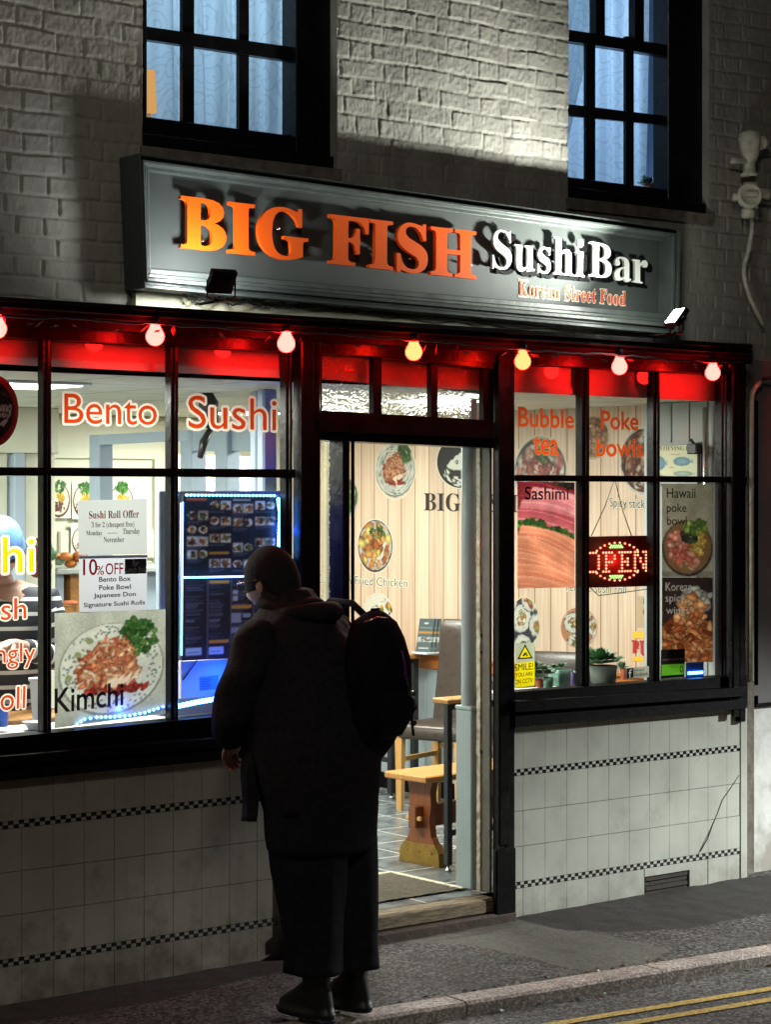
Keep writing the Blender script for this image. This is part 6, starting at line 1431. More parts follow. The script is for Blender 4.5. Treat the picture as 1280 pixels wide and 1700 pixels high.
# ceiling light panels and hanging spot
for i, (x, y, p) in enumerate(LAMP_INT):
    t = thing("ceiling_light", ["square ceiling light nearest the left window", "square ceiling light nearest the doorway", "square ceiling light deep in the shop on the right", "square ceiling light deep in the shop on the left"][i], "ceiling light", (x, y, ZCEIL), "ceiling lights inside the shop")
    mb = MB(); mb.bbox((x - .2, y - .2, ZCEIL - .012), (x + .2, y + .2, ZCEIL - .002), M['plastic'], .003); mb.build("frame", t); mb = MB(); mb.box((x - .17, y - .17, ZCEIL - .0155), (x + .17, y + .17, ZCEIL - .0125), M['panel']); mb.build("diffuser", t)
ps = fy(342, 632, 1.0); t = thing("ceiling_speaker", "dark spotlight hanging from a round white ceiling plate behind the word Sushi", "spotlight", ps)
mb = MB(); mb.lathe([(.075, 0), (.078, .01), (.075, .035), (.06, .04)], ps - Vector((0, 0, .02)), M['plastic'], 24); mb.build("ceiling_plate", t)
mb = MB(); mb.tube([ps + Vector((-.02, 0, -.02)), ps + Vector((-.03, 0, -.06)), ps + Vector((0, 0, -.09)), ps + Vector((.03, 0, -.06)), ps + Vector((.02, 0, -.02))], .006, M['chrome'], 6); mb.build("hook", t)
mb = MB(); mb.tube([ps + Vector((.0, 0, -.05)), ps + Vector((.012, 0, -.1)), ps + Vector((.03, .01, -.2))], [.025, .045, .035], M['plasticdark'], 14); mb.tube([ps + Vector((.03, 0, -.2)), ps + Vector((-.02, -.01, -.27)), ps + Vector((-.04, -.01, -.34))], [.012, .02, .012], M['plasticdark'], 10); mb.build("lamp_head", t)

# ------------------------------------------------------------------ pots in the right window
def rosette(mb, c, R, n, rings, m, up=.5, wd=.28):
    r = random.Random(int(c[0] * 1e4))
    for k in range(rings):
        q = 1 - k / rings * .62; el = .15 + .85 * k / rings * up * 1.5
        for i in range(n):
            a = 2 * math.pi * (i + .5 * (k % 2)) / n + .2 * r.random(); L_ = R * q * (.85 + .3 * r.random()); d = Vector((math.cos(a) * math.cos(el), math.sin(a) * math.cos(el), math.sin(el))); s_ = Vector((-math.sin(a), math.cos(a), 0)); nn = s_.cross(d)
            C0 = Vector(c); W_ = L_ * wd
            mb.add([C0 + s_ * W_ * .5, C0 - s_ * W_ * .5, C0 + d * L_ * .6 - s_ * W_, C0 + d * L_ * .6 + s_ * W_, C0 + d * L_ + nn * -.1 * L_, C0 + d * L_ * .5 - nn * L_ * .13, C0 - nn * L_ * .05],
                   [(0, 3, 5, 6), (6, 5, 2, 1), (3, 4, 5), (5, 4, 2), (0, 1, 2, 3), (3, 2, 4)], m)
def potted(lab, px0, px1, ytop, ybot, Y, m, plants, taper=.85, square=False):
    a, b = fy(px0, ybot, Y), fy(px1, ybot, Y); c = (a + b) / 2; rr = (b - a).length / 2 * CT * 1.12; zt_ = fy(px0, ytop, Y).z; zb = c.z
    t = thing("potted_succulent", lab, "potted plant", (c.x, Y, zb), "potted succulents on the right window shelf"); mb = MB(); h = zt_ - zb
    if square: mb.loft([(c.x, Y, zb, rr * .9, rr * .9), (c.x, Y, zb + .003, rr * .93, rr * .93), (c.x, Y, zt_, rr, rr), (c.x, Y, zt_, rr * .9, rr * .9), (c.x, Y, zt_ - .008, rr * .88, rr * .88)], m, 32, 7)
    else: mb.lathe([(rr * taper * .95, 0), (rr * taper, .004), (rr, h), (rr * .93, h), (rr * .9, h - .008)], (c.x, Y, zb), m, 24)
    mb.build("pot", t); mb = MB()
    for dx, dz, R, n, k, mm, up in plants: rosette(mb, (c.x + dx, Y + .005 * k, zt_ + dz), R, n, k, M[mm], up)
    mb.build("leaves", t); return t
potted("teal square pot of flat dark succulents", 917, 942, 1112, 1138, .12, M['potteal'], [(-.02, .006, .035, 10, 3, 'leafd', .9), (.025, .008, .036, 10, 3, 'leafd', .9)], square=True)
potted("small trailing pale succulent left of the teal pot", 902, 918, 1125, 1140, .07, M['potteal'], [(-.01, .03, .04, 8, 4, 'leafp', 1.4), (.02, .012, .04, 8, 4, 'leafp', 1.2), (-.03, -.0, .03, 7, 3, 'leafp', 1)])
potted("bushy dark green succulent beside the warning sticker", 890, 903, 1128, 1141, .10, M['terra'], [(0, .05, .04, 7, 5, 'leafd', 1.6), (.01, .02, .04, 8, 4, 'leafd', 1.2), (-.02, .01, .035, 8, 4, 'leafd', 1.2)])
potted("spiky green agave in a round grey pot", 983, 1021, 1106, 1134, .10, M['potgrey'], [(0, .006, .115, 17, 5, 'leafd', 1.25)], .9)
potted("tiny succulent in a terracotta pot", 1031, 1044, 1110, 1128, .16, M['terra'], [(0, .0, .045, 8, 4, 'leafp', 1.9)], .75)
potted("purple pot behind the teal pot", 940, 963, 1116, 1137, .2, M['potpurple'], [(0, -.004, .02, 6, 2, 'leafd', .8)], square=True)
potted("small cactus pot standing at the right corner of the right upstairs window", 1072, 1092, 305, 314, .19, M['terra'], [(0, 0, .06, 5, 4, 'leafd', 2.2), (-.035, 0, .035, 7, 3, 'leafp', 1.4)])

# ------------------------------------------------------------------ kitchen side
def kposter(lab, box, sd):
    mb = MB(); P = QR(*box, ('y', YBACK - .034)); mb.raster(poke(52, 62, (216, 216, 204), sd), P, M['sticker']); return tag(mb.build("wall_poster"), lab, "poster", "poke bowl posters on the kitchen wall")
kposter("poke bowl poster on the kitchen wall, cut by the left glazing bar", (76, 796, 117, 860), 61); kposter("poke bowl poster on the kitchen wall left of the grey post", (119, 798, 160, 862), 62); kposter("poke bowl poster on the kitchen wall right of the grey post", (180, 798, 222, 862), 63); kposter("poke bowl poster in the lower row above the counter", (117, 868, 160, 924), 64)
# sheet of fish drawings glimpsed between the posts
for i, (b, lab) in enumerate((((336, 756, 372, 818), "cream sheet of fish drawings between the two grey posts"), ((398, 758, 428, 818), "cream sheet of fish drawings right of the second grey post"), ((296, 756, 312, 818), "cream sheet of fish drawings left of the first grey post"))):
    cv = Cv(40, 60, (226, 218, 172), 70 + i)
    for k in range(5): cv.ell(.34 + .1 * (k % 2), .12 + .2 * k, .2, .05, (150, 150, 128), .1); cv.poly([(.5, .12 + .2 * k), (.62, .17 + .2 * k), (.62, .07 + .2 * k)], (150, 150, 128))
    mb = MB(); mb.raster(cv, QR(*b, ('y', 2.9)), M['sticker']); tag(mb.build("fish_sheet"), lab, "poster", "fish drawing sheets in the kitchen")
# counter run with equipment
ca, cbx = fy(92, 950, 3.0), fy(262, 950, 3.0)
t = thing("kitchen_counter", "grey counter unit against the rear kitchen wall", "counter", (ca.x, 3.0, ZFLOOR))
mb = MB(); zc = fy(92, 944, 3.0).z; mb.bbox((ca.x - .02, 2.95, zc - .03), (cbx.x + .3, YBACK - .04, zc), M['metalgrey'], .005); mb.build("worktop", t); mb = MB(); mb.bbox((ca.x + .0, 3.0, ZFLOOR), (ca.x + .05, YBACK - .05, zc - .031), M['greyblue'], .004); mb.bbox((ca.x + .1, 3.02, ZFLOOR), (ca.x + .36, YBACK - .05, zc - .031), M['wood'], .004); mb.bbox((ca.x + .38, 3.02, ZFLOOR), (cbx.x + .28, YBACK - .05, zc - .031), M['greyblue'], .004); mb.build("cabinet", t)
def prod(name, lab, px0, px1, yt, yb, Y, m, cat, taper=.85, lid=None):
    a, b = fy(px0, yb, Y), fy(px1, yb, Y); c = (a + b) / 2; rr = (b.x - a.x) / 2; h = fy(px0, yt, Y).z - c.z; mb = MB()
    mb.lathe([(rr * taper * .96, 0), (rr * taper, .004), (rr * .98, h * .92), (rr * 1.1, h * .93), (rr * 1.1, h), (rr * .95, h), (rr * .9, h * .8)], c, m, 24)
    if lid: mb.lathe([(rr * 1.14, h + .001), (rr * 1.14, h + .012), (rr * .9, h + .02)], c, lid, 24)
    return tag(mb.build(name), lab, cat)
t = thing("prep_counter", "low preparation counter inside the left window in front of the kitchen worker", "counter", fy(30, 1200, .4)); mb = MB(); zk = fy(30, 1196, .3).z
mb.bbox((-2.9, .34, zk - .04), (-1.05, .62, zk), M['wood'], .005); mb.build("worktop", t); mb = MB(); mb.bbox((-2.88, .36, ZFLOOR), (-1.08, .6, zk - .041), M['greyblue'], .004); mb.build("cabinet", t)
prod("plastic_tub", "tall white plastic tub standing at the left glazing bar", 50, 78, 1126, 1196, .24, M['plastic'], "tub", .7)
prod("mixing_bowl", "small white bowl on the left window shelf", 40, 76, 1199, 1211, .12, M['plastic'], "bowl", .6)
prod("bottle_cap_jar", "small clear blue jar at the left border of the left window", -10, 12, 1176, 1206, .16, M['blueglow'], "jar", .9)
prod("sauce_jar", "jar with a red lid on the kitchen counter", 106, 126, 1004, 1022, 2.9, M['wood'], "jar", .95, M['terra'])
mb = MB(); c = fy(104, 932, 2.96); r = random.Random(3)
for i in range(14): mb.ball((c.x - .04 + .2 * r.random(), c.y + .1 * r.random(), zc + .02 + .05 * r.random()), (.035, .035, .022), M['rail'] if i % 3 else M['leafp'], 6)
tag(mb.build("vegetable_tray"), "heap of orange and green vegetables on the rear counter", "vegetables")
mb = MB(); c = fy(72, 935, 2.4)
for i in range(26): mb.ball((c.x + .10 * (r.random() - .5), c.y + .1 * r.random(), c.z + .14 * (r.random() - .3)), .035, M['leafd'] if r.random() < .5 else M['redplate'], 6)
tag(mb.build("produce_bag"), "bunch of green and red produce behind the kitchen worker's shoulder", "vegetables")
# ------------------------------------------------------------------ people
def skinned(chains, sub=2, root=0):
    """chains of (point, radius); equal points are shared; grown into one continuous surface"""
    vs, es, rs, key = [], [], [], {}
    def vid(p, r):
        k = tuple(round(x, 4) for x in p)
        if k not in key: key[k] = len(vs); vs.append(tuple(p)); rs.append(r)
        return key[k]
    for ch_ in chains:
        ids = [vid(p, r) for p, r in ch_]
        es += [(a, b) for a, b in zip(ids, ids[1:])]
    me = bpy.data.meshes.new("tmp"); me.from_pydata(vs, es, []); o = bpy.data.objects.new("tmp", me); COL.objects.link(o)
    sk = o.modifiers.new("skin", 'SKIN'); sk.use_smooth_shade = True
    for i, d in enumerate(me.skin_vertices[0].data):
        rr = rs[i]; d.radius = rr if isinstance(rr, tuple) else (rr, rr); d.use_root = (i == root)
    sb = o.modifiers.new("sub", 'SUBSURF'); sb.levels = sub; sb.render_levels = sub
    bpy.context.view_layer.update(); ev = o.evaluated_get(bpy.context.evaluated_depsgraph_get()); m2 = ev.to_mesh()
    V = [tuple(v.co) for v in m2.vertices]; Fs = [tuple(p.vertices) for p in m2.polygons]; ev.to_mesh_clear()
    bpy.data.objects.remove(o); bpy.data.meshes.remove(me)
    return V, Fs
def head(mb, c, rot, m=M['skin'], s=1.0):
    """skull, jaw, nose, ears, brows and mouth around c (middle of the head), facing +Y before rot"""
    n, k = 26, 36; V = []
    for i in range(n + 1):
        t = math.pi * i / n
        for j in range(k):
            a = 2 * math.pi * j / k; x, y, z = math.sin(t) * math.cos(a), math.sin(t) * math.sin(a), math.cos(t)
            rx, ry, rz = .074, .095, .115
            if z < 0: q = 1 - .30 * (-z) ** 1.6; rx *= q; ry *= (1 - .16 * (-z) ** 2)
            X, Yq, Z = x * rx, y * ry, z * rz
            if y > 0.5 and z < -.1: Yq += .010 * (y - .5) * 2 * min(1, -z * 2)         # chin and mouth push forward
            if y > 0: Yq -= .007 * math.exp(-((abs(X) - .032) / .016) ** 2 - ((Z - .006) / .014) ** 2)   # eye sockets
            if y > 0: Yq += .026 * math.exp(-(X / .012) ** 2 - ((Z + .028) / .024) ** 2)                 # nose
            if y > 0: Yq += .005 * math.exp(-(X / .024) ** 2 - ((Z + .066) / .007) ** 2) - .004 * math.exp(-(X / .02) ** 2 - ((Z + .06) / .003) ** 2)   # lips
            V.append(Vector(c) + rot @ Vector((X * s, Yq * s, Z * s)))
    mb.add(V, [(i * k + j, (i + 1) * k + j, (i + 1) * k + (j + 1) % k, i * k + (j + 1) % k) for i in range(n) for j in range(k)], m, smooth=True)
    for sx in (-1, 1):
        mb.ball(Vector(c) + rot @ Vector((sx * .075 * s, -.008 * s, -.012 * s)), (.010 * s, .019 * s, .031 * s), m, 8, rot=rot.to_3x3())
        mb.ball(Vector(c) + rot @ Vector((sx * .032 * s, .077 * s, .006 * s)), .011 * s, M['white'], 8); mb.ball(Vector(c) + rot @ Vector((sx * .032 * s, .0845 * s, .006 * s)), .0055 * s, M['eye'], 6)
def hand_chains(w_, d, up, side, s=1.0, curl=.9):
    """palm from the wrist w_ along d, four unequal bent fingers and a thumb from the side of the palm"""
    d, up, side = d.normalized(), up.normalized(), side.normalized(); ch_ = []
    palm = w_ + d * .045 * s; k0 = w_ + d * .085 * s
    ch_.append([(w_, .022 * s), (palm, (.034 * s, .017 * s)), (k0, (.034 * s, .014 * s))])
    for i, (off, L_) in enumerate(((-.027, .070), (-.009, .078), (.009, .073), (.026, .058))):
        b = k0 + side * off * s + d * .006; a1 = curl * .5; p1 = b + (d * math.cos(a1) + up * -math.sin(a1)) * L_ * .45 * s; a2 = curl * 1.4; p2 = p1 + (d * math.cos(a2) + up * -math.sin(a2)) * L_ * .32 * s; a3 = curl * 2.0; p3 = p2 + (d * math.cos(a3) + up * -math.sin(a3)) * L_ * .25 * s
        ch_.append([(k0, (.034 * s, .014 * s)), (b, .0095 * s), (p1, .0088 * s), (p2, .008 * s), (p3, .0065 * s)])
    tb = w_ + d * .03 * s - side * .03 * s; t1 = tb + (d * .7 - side * .6 - up * .25) * .038 * s; t2 = t1 + (d * .9 - side * .1 - up * .4) * .03 * s
    ch_.append([(palm, (.034 * s, .017 * s)), (tb, .013 * s), (t1, .0105 * s), (t2, .008 * s)])
    return ch_

# --- the customer outside, in dark clothes, reading the menu
pf = fz(551, 1684, -.012); base = Vector((pf.x, pf.y, -.008)); PHI = math.radians(12)
Rz = Matrix.Rotation(PHI, 4, 'Z')
W = lambda x, y, z: base + Rz @ Vector((x, y, z))
t = thing("person", "person in dark coat, knitted beanie and glasses standing with back turned, reading the menu", "person", base)
def place(mb): mb.v = [v3(base + Rz @ Vector(p)) for p in mb.v]; return mb
Vv = Vector
hd = Vv((-.03, .26, 1.49)); hrot = Matrix.Rotation(math.radians(4), 4, 'Z') @ Matrix.Rotation(math.radians(-12), 4, 'X')
wl, wr = Vv((-.165, .30, .955)), Vv((.12, .42, 1.05))
body_ch = [
    [(Vv((0, .05, .84)), (.15, .11)), (Vv((0, .08, 1.0)), (.15, .11)), (Vv((0, .12, 1.18)), (.17, .12)), (Vv((0, .15, 1.32)), (.13, .085)), (Vv((0, .175, 1.40)), (.06, .06)), (Vv((-.02, .22, 1.44)), (.052, .052))],
    [(Vv((0, .15, 1.32)), (.13, .085)), (Vv((-.18, .165, 1.31)), .045), (Vv((-.272, .19, 1.10)), .045), (wl, .03)], [(Vv((0, .15, 1.32)), (.13, .085)), (Vv((.18, .17, 1.31)), .045), (Vv((.27, .25, 1.1)), .045), (wr, .03)],
    [(Vv((0, .05, .84)), (.15, .11)), (Vv((-.09, .04, .72)), .085), (Vv((-.085, .04, .44)), .05), (Vv((-.082, .0, .10)), .03), (Vv((-.082, .04, .045)), .026), (Vv((-.082, .11, .032)), .02)], [(Vv((0, .05, .84)), (.15, .11)), (Vv((.09, .03, .72)), .085), (Vv((.085, .02, .44)), .05), (Vv((.082, -.03, .10)), .03), (Vv((.082, .01, .045)), .026), (Vv((.082, .08, .032)), .02)]]
body_ch += hand_chains(wl, Vv((.25, .5, -.6)), Vv((0, .8, .6)), Vv((1, 0, .3))); body_ch += hand_chains(wr, Vv((-.5, .7, .2)), Vv((0, -.2, 1)), Vv((-1, 0, 0)))
Vb, Fb = skinned(body_ch, 2); mb = MB(); mb.add(Vb, Fb, M['skin'], smooth=True); head(mb, hd, hrot); place(mb).build("body", t)
def fold(seed, amp, n=9):
    r = random.Random(seed); ph = [(r.randint(3, n), r.random() * 6.28, 3 + 5 * r.random()) for _ in range(5)]
    return lambda a, z: sum(amp / 5 * 2 * math.sin(k * a + p + q * z) for k, p, q in ph)
# long dark skirt-like trousers to the ankles
mb = MB(); secs = []
for z, x, y, rx, ry in ((.88, 0, .07, .22, .18), (.72, 0, .055, .215, .175), (.62, -.01, .045, .205, .17), (.5, -.015, .03, .188, .16), (.38, -.01, .02, .168, .145), (.30, -.005, .012, .162, .14), (.215, -.002, .005, .166, .145)):
    secs.append((x, y, z, rx, ry))
S2 = []
for i in range(len(secs) - 1):
    for k in range(5): S2.append(tuple(a + (b - a) * k / 5 for a, b in zip(secs[i], secs[i + 1])))
mb.loft([q for q in S2 if q[2] > .56], M['skirt'], 64, 2.2, fold(3, .045, 7))
for sx, cy, sd in ((-1, .02, 5), (1, -.015, 6)):
    L_ = [(sx * .06, .05, .80, .13, .15), (sx * .075, .045, .66, .125, .15), (sx * .078, .03 + cy * .5, .5, .112, .135), (sx * .076, .01 + cy, .36, .096, .115), (sx * .076, cy, .24, .088, .106), (sx * .076, cy, .155, .092, .112)]; S3 = []
    for i in range(len(L_) - 1):
        for k in range(5): S3.append(tuple(a + (b - a) * k / 5 for a, b in zip(L_[i], L_[i + 1])))
    S3 += [L_[-1], (sx * .076, cy, .16, .082, .10)]; mb.loft(S3, M['skirt'], 48, 2.2, fold(sd, .07, 8))
place(mb).build("trousers", t)
# coat body
mb = MB(); secs = [(0, .055, .70, .222, .182), (0, .065, .80, .25, .205), (0, .08, .92, .268, .225), (0, .105, 1.06, .258, .215), (0, .13, 1.19, .25, .20), (0, .148, 1.29, .238, .175), (0, .16, 1.355, .205, .142), (0, .172, 1.40, .14, .115), (0, .185, 1.435, .095, .092), (0, .20, 1.465, .082, .085), (0, .205, 1.47, .07, .072)]
secs = [(x, y, z, rx * .93, ry * .93) for x, y, z, rx, ry in secs]
S2 = [(0, .055, .715, .20, .165)]
for i in range(len(secs) - 1):
    for k in range(4): S2.append(tuple(a + (b - a) * k / 4 for a, b in zip(secs[i], secs[i + 1])))
S2.append(secs[-1]); mb.loft(S2, M['coat'], 64, 2.25, fold(8, .05, 9))
ctb = place(mb).build("coat", t)
sl = skinned([[(Vv((-.15, .155, 1.32)), .075), (Vv((-.215, .16, 1.315)), .084), (Vv((-.248, .175, 1.2)), .078), (Vv((-.275, .19, 1.10)), .084), (Vv((-.262, .24, 1.03)), .076), (Vv((-.215, .285, .965)), .064), (Vv((-.185, .30, .945)), .058)]], 3)
mb = MB(); r = random.Random(4); mb.add([(x + .006 * math.sin(40 * z + 9 * y), y + .006 * math.sin(34 * z + 2), z) for x, y, z in sl[0]], sl[1], M['coat'], smooth=True)
sl = skinned([[(Vv((.15, .16, 1.32)), .075), (Vv((.215, .17, 1.315)), .084), (Vv((.255, .21, 1.2)), .08), (Vv((.275, .25, 1.10)), .078), (Vv((.22, .34, 1.06)), .068), (Vv((.15, .41, 1.05)), .058)]], 3); mb.add(sl[0], sl[1], M['coat'], smooth=True)
place(mb).build("sleeve", ctb)
# open front edge of the coat hanging forward on the left
mb = MB(); V = []
for j in range(16):
    v = j / 15; z = .96 - .29 * v
    for i in range(10):
        u = i / 9; V.append((-.20 - .015 * math.sin(v * 5) + .06 * u - .03 * v * (1 - u), .16 + .10 * u + .05 * v + .012 * math.sin(6 * u + 4 * v), z - .02 * u * math.sin(3 * u)))
n0 = len(V); V += [(x + .02, y - .025, z) for x, y, z in V]
mb.add(V, [(j * 10 + i, j * 10 + i + 1, (j + 1) * 10 + i + 1, (j + 1) * 10 + i) for j in range(15) for i in range(9)] + [(n0 + j * 10 + i, n0 + (j + 1) * 10 + i, n0 + (j + 1) * 10 + i + 1, n0 + j * 10 + i + 1) for j in range(15) for i in range(9)]
       + [(150 + i, 151 + i, n0 + 151 + i, n0 + 150 + i) for i in range(9)] + [(j * 10, (j + 1) * 10, n0 + (j + 1) * 10, n0 + j * 10) for j in range(15)] + [(j * 10 + 9, n0 + j * 10 + 9, n0 + (j + 1) * 10 + 9, (j + 1) * 10 + 9) for j in range(15)], M['coat'], smooth=True)
place(mb).build("coat_flap", ctb)
# collar / scarf and hood roll on the shoulders
mb = MB(); pts = [Vv((.105 * math.cos(a), .19 + .10 * math.sin(a), 1.405 + .012 * math.sin(3 * a))) for a in [2 * math.pi * i / 24 for i in range(25)]]; mb.tube(pts, .026, M['coat'], 12)
pts = [Vv((.12 * math.cos(a), .15 + .12 * math.sin(a), 1.39)) for a in [math.pi * (1.05 + .95 * i / 14) for i in range(15)]]; mb.tube(pts, [.016 + .022 * math.sin(math.pi * i / 14) for i in range(15)], M['coat'], 12)
place(mb).build("collar", ctb)
# beanie
mb = MB(); n, k = 22, 48; V = []; capR = (.084, .106, .118)
for i in range(n + 1):
    tt = math.pi * .60 * i / n
    for j in range(k):
        a = 2 * math.pi * j / k; q = 1 + .012 * math.cos(24 * a) * min(1, i / 6)
        dip = -.05 * max(0, -math.sin(a)) * (i / n) ** 3
        V.append(hd + hrot.to_3x3() @ Vv((capR[0] * q * math.sin(tt) * math.cos(a), -.006 + capR[1] * q * math.sin(tt) * math.sin(a), .012 + capR[2] * math.cos(tt) + dip)))
mb.add(V, [(i * k + j, (i + 1) * k + j, (i + 1) * k + (j + 1) % k, i * k + (j + 1) % k) for i in range(n) for j in range(k)], M['beanie'], smooth=True); place(mb).build("beanie", t)
mb = MB(); V = []
for i in range(9):
    for j in range(24):
        a = math.pi * (1.02 + .96 * j / 23); z = -.02 - .1 * i / 8; rr = 1.05 - .02 * i
        V.append(hd + hrot.to_3x3() @ Vv((.079 * rr * math.cos(a), .086 * rr * math.sin(a) - .004, z)))
mb.add(V, [(i * 24 + j, i * 24 + j + 1, (i + 1) * 24 + j + 1, (i + 1) * 24 + j) for i in range(8) for j in range(23)], M['hair'], smooth=True); place(mb).build("hair", t)
# glasses
mb = MB(); H = lambda x, y, z: hd + hrot.to_3x3() @ Vv((x, y, z))
for sx in (-1, 1):
    mb.tube([H(sx * .034 + .026 * math.cos(a), .104, .004 + .021 * math.sin(a)) for a in [2 * math.pi * i / 18 for i in range(19)]], .0025, M['specs'], 6); mb.tube([H(sx * .06, .103, .01), H(sx * .082, .08, .012), H(sx * .084, -.005, .008)], .0024, M['specs'], 6)
mb.tube([H(-.009, .106, .008), H(.009, .106, .008)], .002, M['specs'], 6); place(mb).build("glasses", t)
# boots
for sx, oy in ((-1, .0), (1, -.03)):
    mb = MB(); x = sx * .082
    mb.loft([(x, oy + .05, .002, .043, .122), (x, oy + .05, .022, .048, .13), (x, oy + .046, .024, .043, .122), (x, oy + .045, .05, .043, .115), (x, oy + .02, .085, .039, .083), (x, oy + .0, .12, .038, .052), (x, oy, .17, .043, .052), (x, oy, .19, .043, .052), (x, oy, .191, .036, .044)], M['shoe'], 28, 2.4); place(mb).build("boot", t)

# backpack on the back (worn, a thing of its own)
cpk = W(.11, -.1, .9); bp = thing("backpack", "dark rounded backpack with a purple trim hanging from the right shoulder of the person outside", "backpack", cpk)
mb = MB(); secs = [(.11, -.05, .862, .03, .03), (.11, -.055, .872, .06, .05), (.11, -.07, .93, .09, .078), (.11, -.098, 1.02, .118, .092), (.11, -.114, 1.12, .126, .098), (.11, -.118, 1.22, .124, .094), (.11, -.108, 1.30, .108, .082), (.11, -.10, 1.355, .085, .066), (.115, -.10, 1.388, .04, .03), (.115, -.10, 1.398, .015, .012)]
S2 = []
for i in range(len(secs) - 1):
    for k in range(4): S2.append(tuple(a + (b - a) * k / 4 for a, b in zip(secs[i], secs[i + 1])))
S2.append(secs[-1]); mb.loft(S2, M['pack'], 56, 2.6, fold(11, .02, 6)); place(mb).build("bag_body", bp)
mb = MB(); mb.loft([(.11, -.14, .95, .03, .02), (.11, -.155, .965, .07, .03), (.11, -.178, 1.02, .085, .038), (.11, -.19, 1.08, .085, .036), (.11, -.192, 1.12, .07, .03), (.11, -.19, 1.13, .03, .015)], M['pack'], 40, 3, fold(13, .02)); place(mb).build("front_pocket", bp)
mb = MB(); mb.tube([(-.005, -.09, 1.03), (-.004, -.118, 1.12), (.008, -.128, 1.22), (.035, -.125, 1.30), (.055, -.118, 1.335)], .0065, M['strap'], 6); place(mb).build("seam_piping", bp)
mb = MB(); mb.tube([(.12, -.07, 1.36), (.145, .03, 1.415), (.155, .14, 1.42), (.165, .26, 1.33), (.175, .27, 1.12), (.2, .1, .98)], .013, M['pack'], 8); place(mb).build("shoulder_strap", bp)
mb = MB(); mb.tube([(.09, -.10, 1.385), (.095, -.10, 1.400), (.135, -.10, 1.400), (.14, -.10, 1.385)], .005, M['pack'], 8); place(mb).build("grab_handle", bp)
mb = MB(); mb.tube([(.135, -.198, 1.26), (.14, -.212, 1.21), (.14, -.216, 1.16)], .006, M['purple'], 6); place(mb).build("trim", bp)
mb = MB(); mb.tube([(.15, -.205, 1.17), (.155, -.218, 1.13), (.155, -.222, 1.10), (.16, -.235, 1.085), (.16, -.24, 1.06), (.16, -.228, 1.04), (.16, -.228, 1.01), (.16, -.235, .965)], .006, M['cable'], 6); mb.bbox((.145, -.238, 1.10), (.172, -.22, 1.12), M['chrome'], .003); mb.ball((.16, -.24, 1.065), .012, M['cable'], 6); mb.ball((.16, -.236, 1.01), .011, M['cable'], 6); place(mb).build("buckle_strap", bp)
mb = MB(); mb.tube([(.03, -.125, 1.36), (.07, -.145, 1.375), (.12, -.15, 1.37)], .004, M['chrome'], 6); place(mb).build("zip", bp)

# --- the worker inside at the left border
pw = fy(8, 960, .85); wb = Vector((pw.x - .02, .85, ZFLOOR)); Rw = Matrix.Rotation(math.radians(150), 4, 'Z')
t = thing("person", "kitchen worker in a striped top and pale blue cap behind the left window", "person", wb)
def placew(mb): mb.v = [v3(wb + Rw @ Vector(p)) for p in mb.v]; return mb
zh = fy(8, 915, .85).z - ZFLOOR            # middle of the head
q = zh - 1.52
hw = Vv((0, .07, 1.52 + q)); hr = Matrix.Rotation(math.radians(-18), 4, 'X')
wl2, wr2 = Vv((-.06, .36, 1.17 + q)), Vv((.10, .37, 1.14 + q))
ch = [[(Vv((0, 0, .86 + q)), (.15, .11)), (Vv((0, 0, 1.05 + q)), (.145, .105)), (Vv((0, .01, 1.2 + q)), (.165, .115)), (Vv((0, .01, 1.33 + q)), (.15, .095)), (Vv((0, .03, 1.395 + q)), (.055, .055)), (Vv((0, .05, 1.45 + q)), (.052, .052))],
      [(Vv((0, .01, 1.33 + q)), (.15, .095)), (Vv((-.18, .01, 1.325 + q)), .055), (Vv((-.25, .06, 1.08 + q)), .045), (wl2, .028)], [(Vv((0, .01, 1.33 + q)), (.15, .095)), (Vv((.18, .01, 1.325 + q)), .055), (Vv((.25, .06, 1.08 + q)), .045), (wr2, .028)],
      [(Vv((0, 0, .86 + q)), (.15, .11)), (Vv((-.09, 0, .78 + q)), .085), (Vv((-.1, 0, .45)), .06), (Vv((-.1, 0, .07)), .042), (Vv((-.1, .12, .03)), .032)], [(Vv((0, 0, .86 + q)), (.15, .11)), (Vv((.09, 0, .78 + q)), .085), (Vv((.1, 0, .45)), .06), (Vv((.1, 0, .07)), .042), (Vv((.1, .12, .03)), .032)]]
ch += hand_chains(wl2, Vv((.6, .7, -.1)), Vv((0, .2, 1)), Vv((.7, -.7, 0)), 1.0, .8); ch += hand_chains(wr2, Vv((-.6, .7, -.1)), Vv((0, .2, 1)), Vv((-.7, -.7, 0)), 1.0, .8)
a, b = skinned(ch, 2); mb = MB(); mb.add(a, b, M['skin'], smooth=True); head(mb, hw, hr); placew(mb).build("body", t)
a, b = skinned([[(Vv((0, 0, .82 + q)), (.19, .15)), (Vv((0, 0, 1.05 + q)), (.175, .135)), (Vv((0, .01, 1.2 + q)), (.185, .135)), (Vv((0, .01, 1.33 + q)), (.165, .11)), (Vv((0, .025, 1.385 + q)), (.075, .075))],
    [(Vv((0, .01, 1.33 + q)), (.165, .11)), (Vv((-.185, .01, 1.325 + q)), .07), (Vv((-.255, .06, 1.08 + q)), .06), (wl2 + (Vv((-.25, .06, 1.08 + q)) - wl2) * .16, .042)], [(Vv((0, .01, 1.33 + q)), (.165, .11)), (Vv((.185, .01, 1.325 + q)), .07), (Vv((.255, .06, 1.08 + q)), .06), (wr2 + (Vv((.25, .06, 1.08 + q)) - wr2) * .16, .042)]], 3)
st_ = []
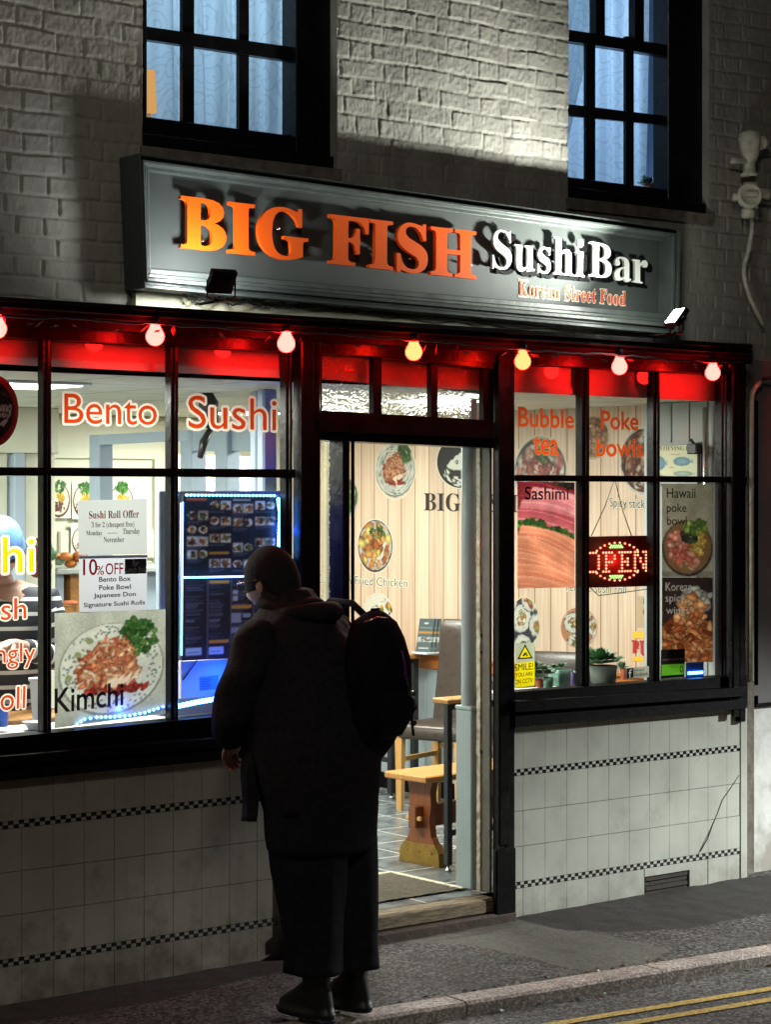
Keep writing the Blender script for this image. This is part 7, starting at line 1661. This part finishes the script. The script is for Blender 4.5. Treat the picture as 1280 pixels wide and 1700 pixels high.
for x, y, z in a:
    ax_ = abs(x)
    if (ax_ > .19 and z < 1.3 + q) or (y > .17 and z < 1.25 + q):
        e = Vv((math.copysign(.25, x), .06, 1.08 + q)); s0 = Vv((math.copysign(.18, x), .01, 1.325 + q)); w0 = wl2 if x < 0 else wr2
        p = Vv((x, y, z)); d1 = (e - s0).normalized(); d2 = (w0 - e).normalized(); k1 = (p - s0).dot(d1); L1 = (e - s0).length
        st_.append(.3 + (k1 if k1 < L1 and y < .13 else L1 + max(0, (p - e).dot(d2))))
    else: st_.append(1.3 + q - z + .33)
mb = MB(); mb.add(a, b, M['stripe'], smooth=True); o = placew(mb).build("jersey", t); at = o.data.attributes.new("stripe", 'FLOAT', 'POINT'); at.data.foreach_set("value", st_)
mb = MB(); mb.loft([(0, 0, .80 + q, .20, .16), (0, 0, .5, .19, .15), (0, 0, .35, .19, .15)], M['denim'], 32); placew(mb).build("apron", t)
mb = MB(); n, k = 16, 40; V = []
for i in range(n + 1):
    tt = math.pi * .58 * i / n
    for j in range(k):
        aa = 2 * math.pi * j / k; f_ = 1 + .03 * math.cos(13 * aa + 3 * math.sin(2 * aa)) * (i / n) + .035 * math.sin(5 * aa + 6 * tt)
        V.append(hw + hr.to_3x3() @ Vv((.096 * f_ * math.sin(tt) * math.cos(aa), -.012 + .116 * f_ * math.sin(tt) * math.sin(aa), .02 + .128 * math.cos(tt) - .03 * max(0, -math.sin(aa)) * i / n)))
mb.add(V, [(i * k + j, (i + 1) * k + j, (i + 1) * k + (j + 1) % k, i * k + (j + 1) % k) for i in range(n) for j in range(k)], M['cap'], smooth=True); placew(mb).build("cap", t)
mb = MB(); pts = [hw + hr.to_3x3() @ Vv((.088 * math.cos(a), -.012 + .105 * math.sin(a), -.005 - .03 * max(0, -math.sin(a)))) for a in [2 * math.pi * i / 30 for i in range(31)]]; mb.tube(pts, .016, M['hair'], 8); placew(mb).build("hair", t)

# ------------------------------------------------------------------ small litter in the gutter and along the back of the kerb
r = random.Random(31); mb = MB()
for i in range(420):
    t = -2.5 + 5.5 * r.random(); back = r.random() < .72
    n = .125 + abs(r.gauss(0, .03)) if back else -.012 - abs(r.gauss(0, .025)); z = -.031 + (.002 if back else -.042); s_ = .003 + .007 * r.random() ** 2; a = r.random() * 6.28
    c = kp(t, n, z + .003); u = Vector((math.cos(a), math.sin(a), .3 * r.random())) * s_ * 1.6; v = Vector((-math.sin(a), math.cos(a), .4 * r.random())) * s_
    mb.add([c - u, c - v, c + u, c + v + Vector((0, 0, s_ * .6))], [(0, 1, 2, 3)], (M['stepwood'], M['leafd'], M['strap'], M['chipped'])[0 if r.random() < .5 else r.randint(1, 3)])
lo_ = tag(mb.build("litter"), "fine leaf bits and grit along the kerb", "litter"); lo_["kind"] = "stuff"
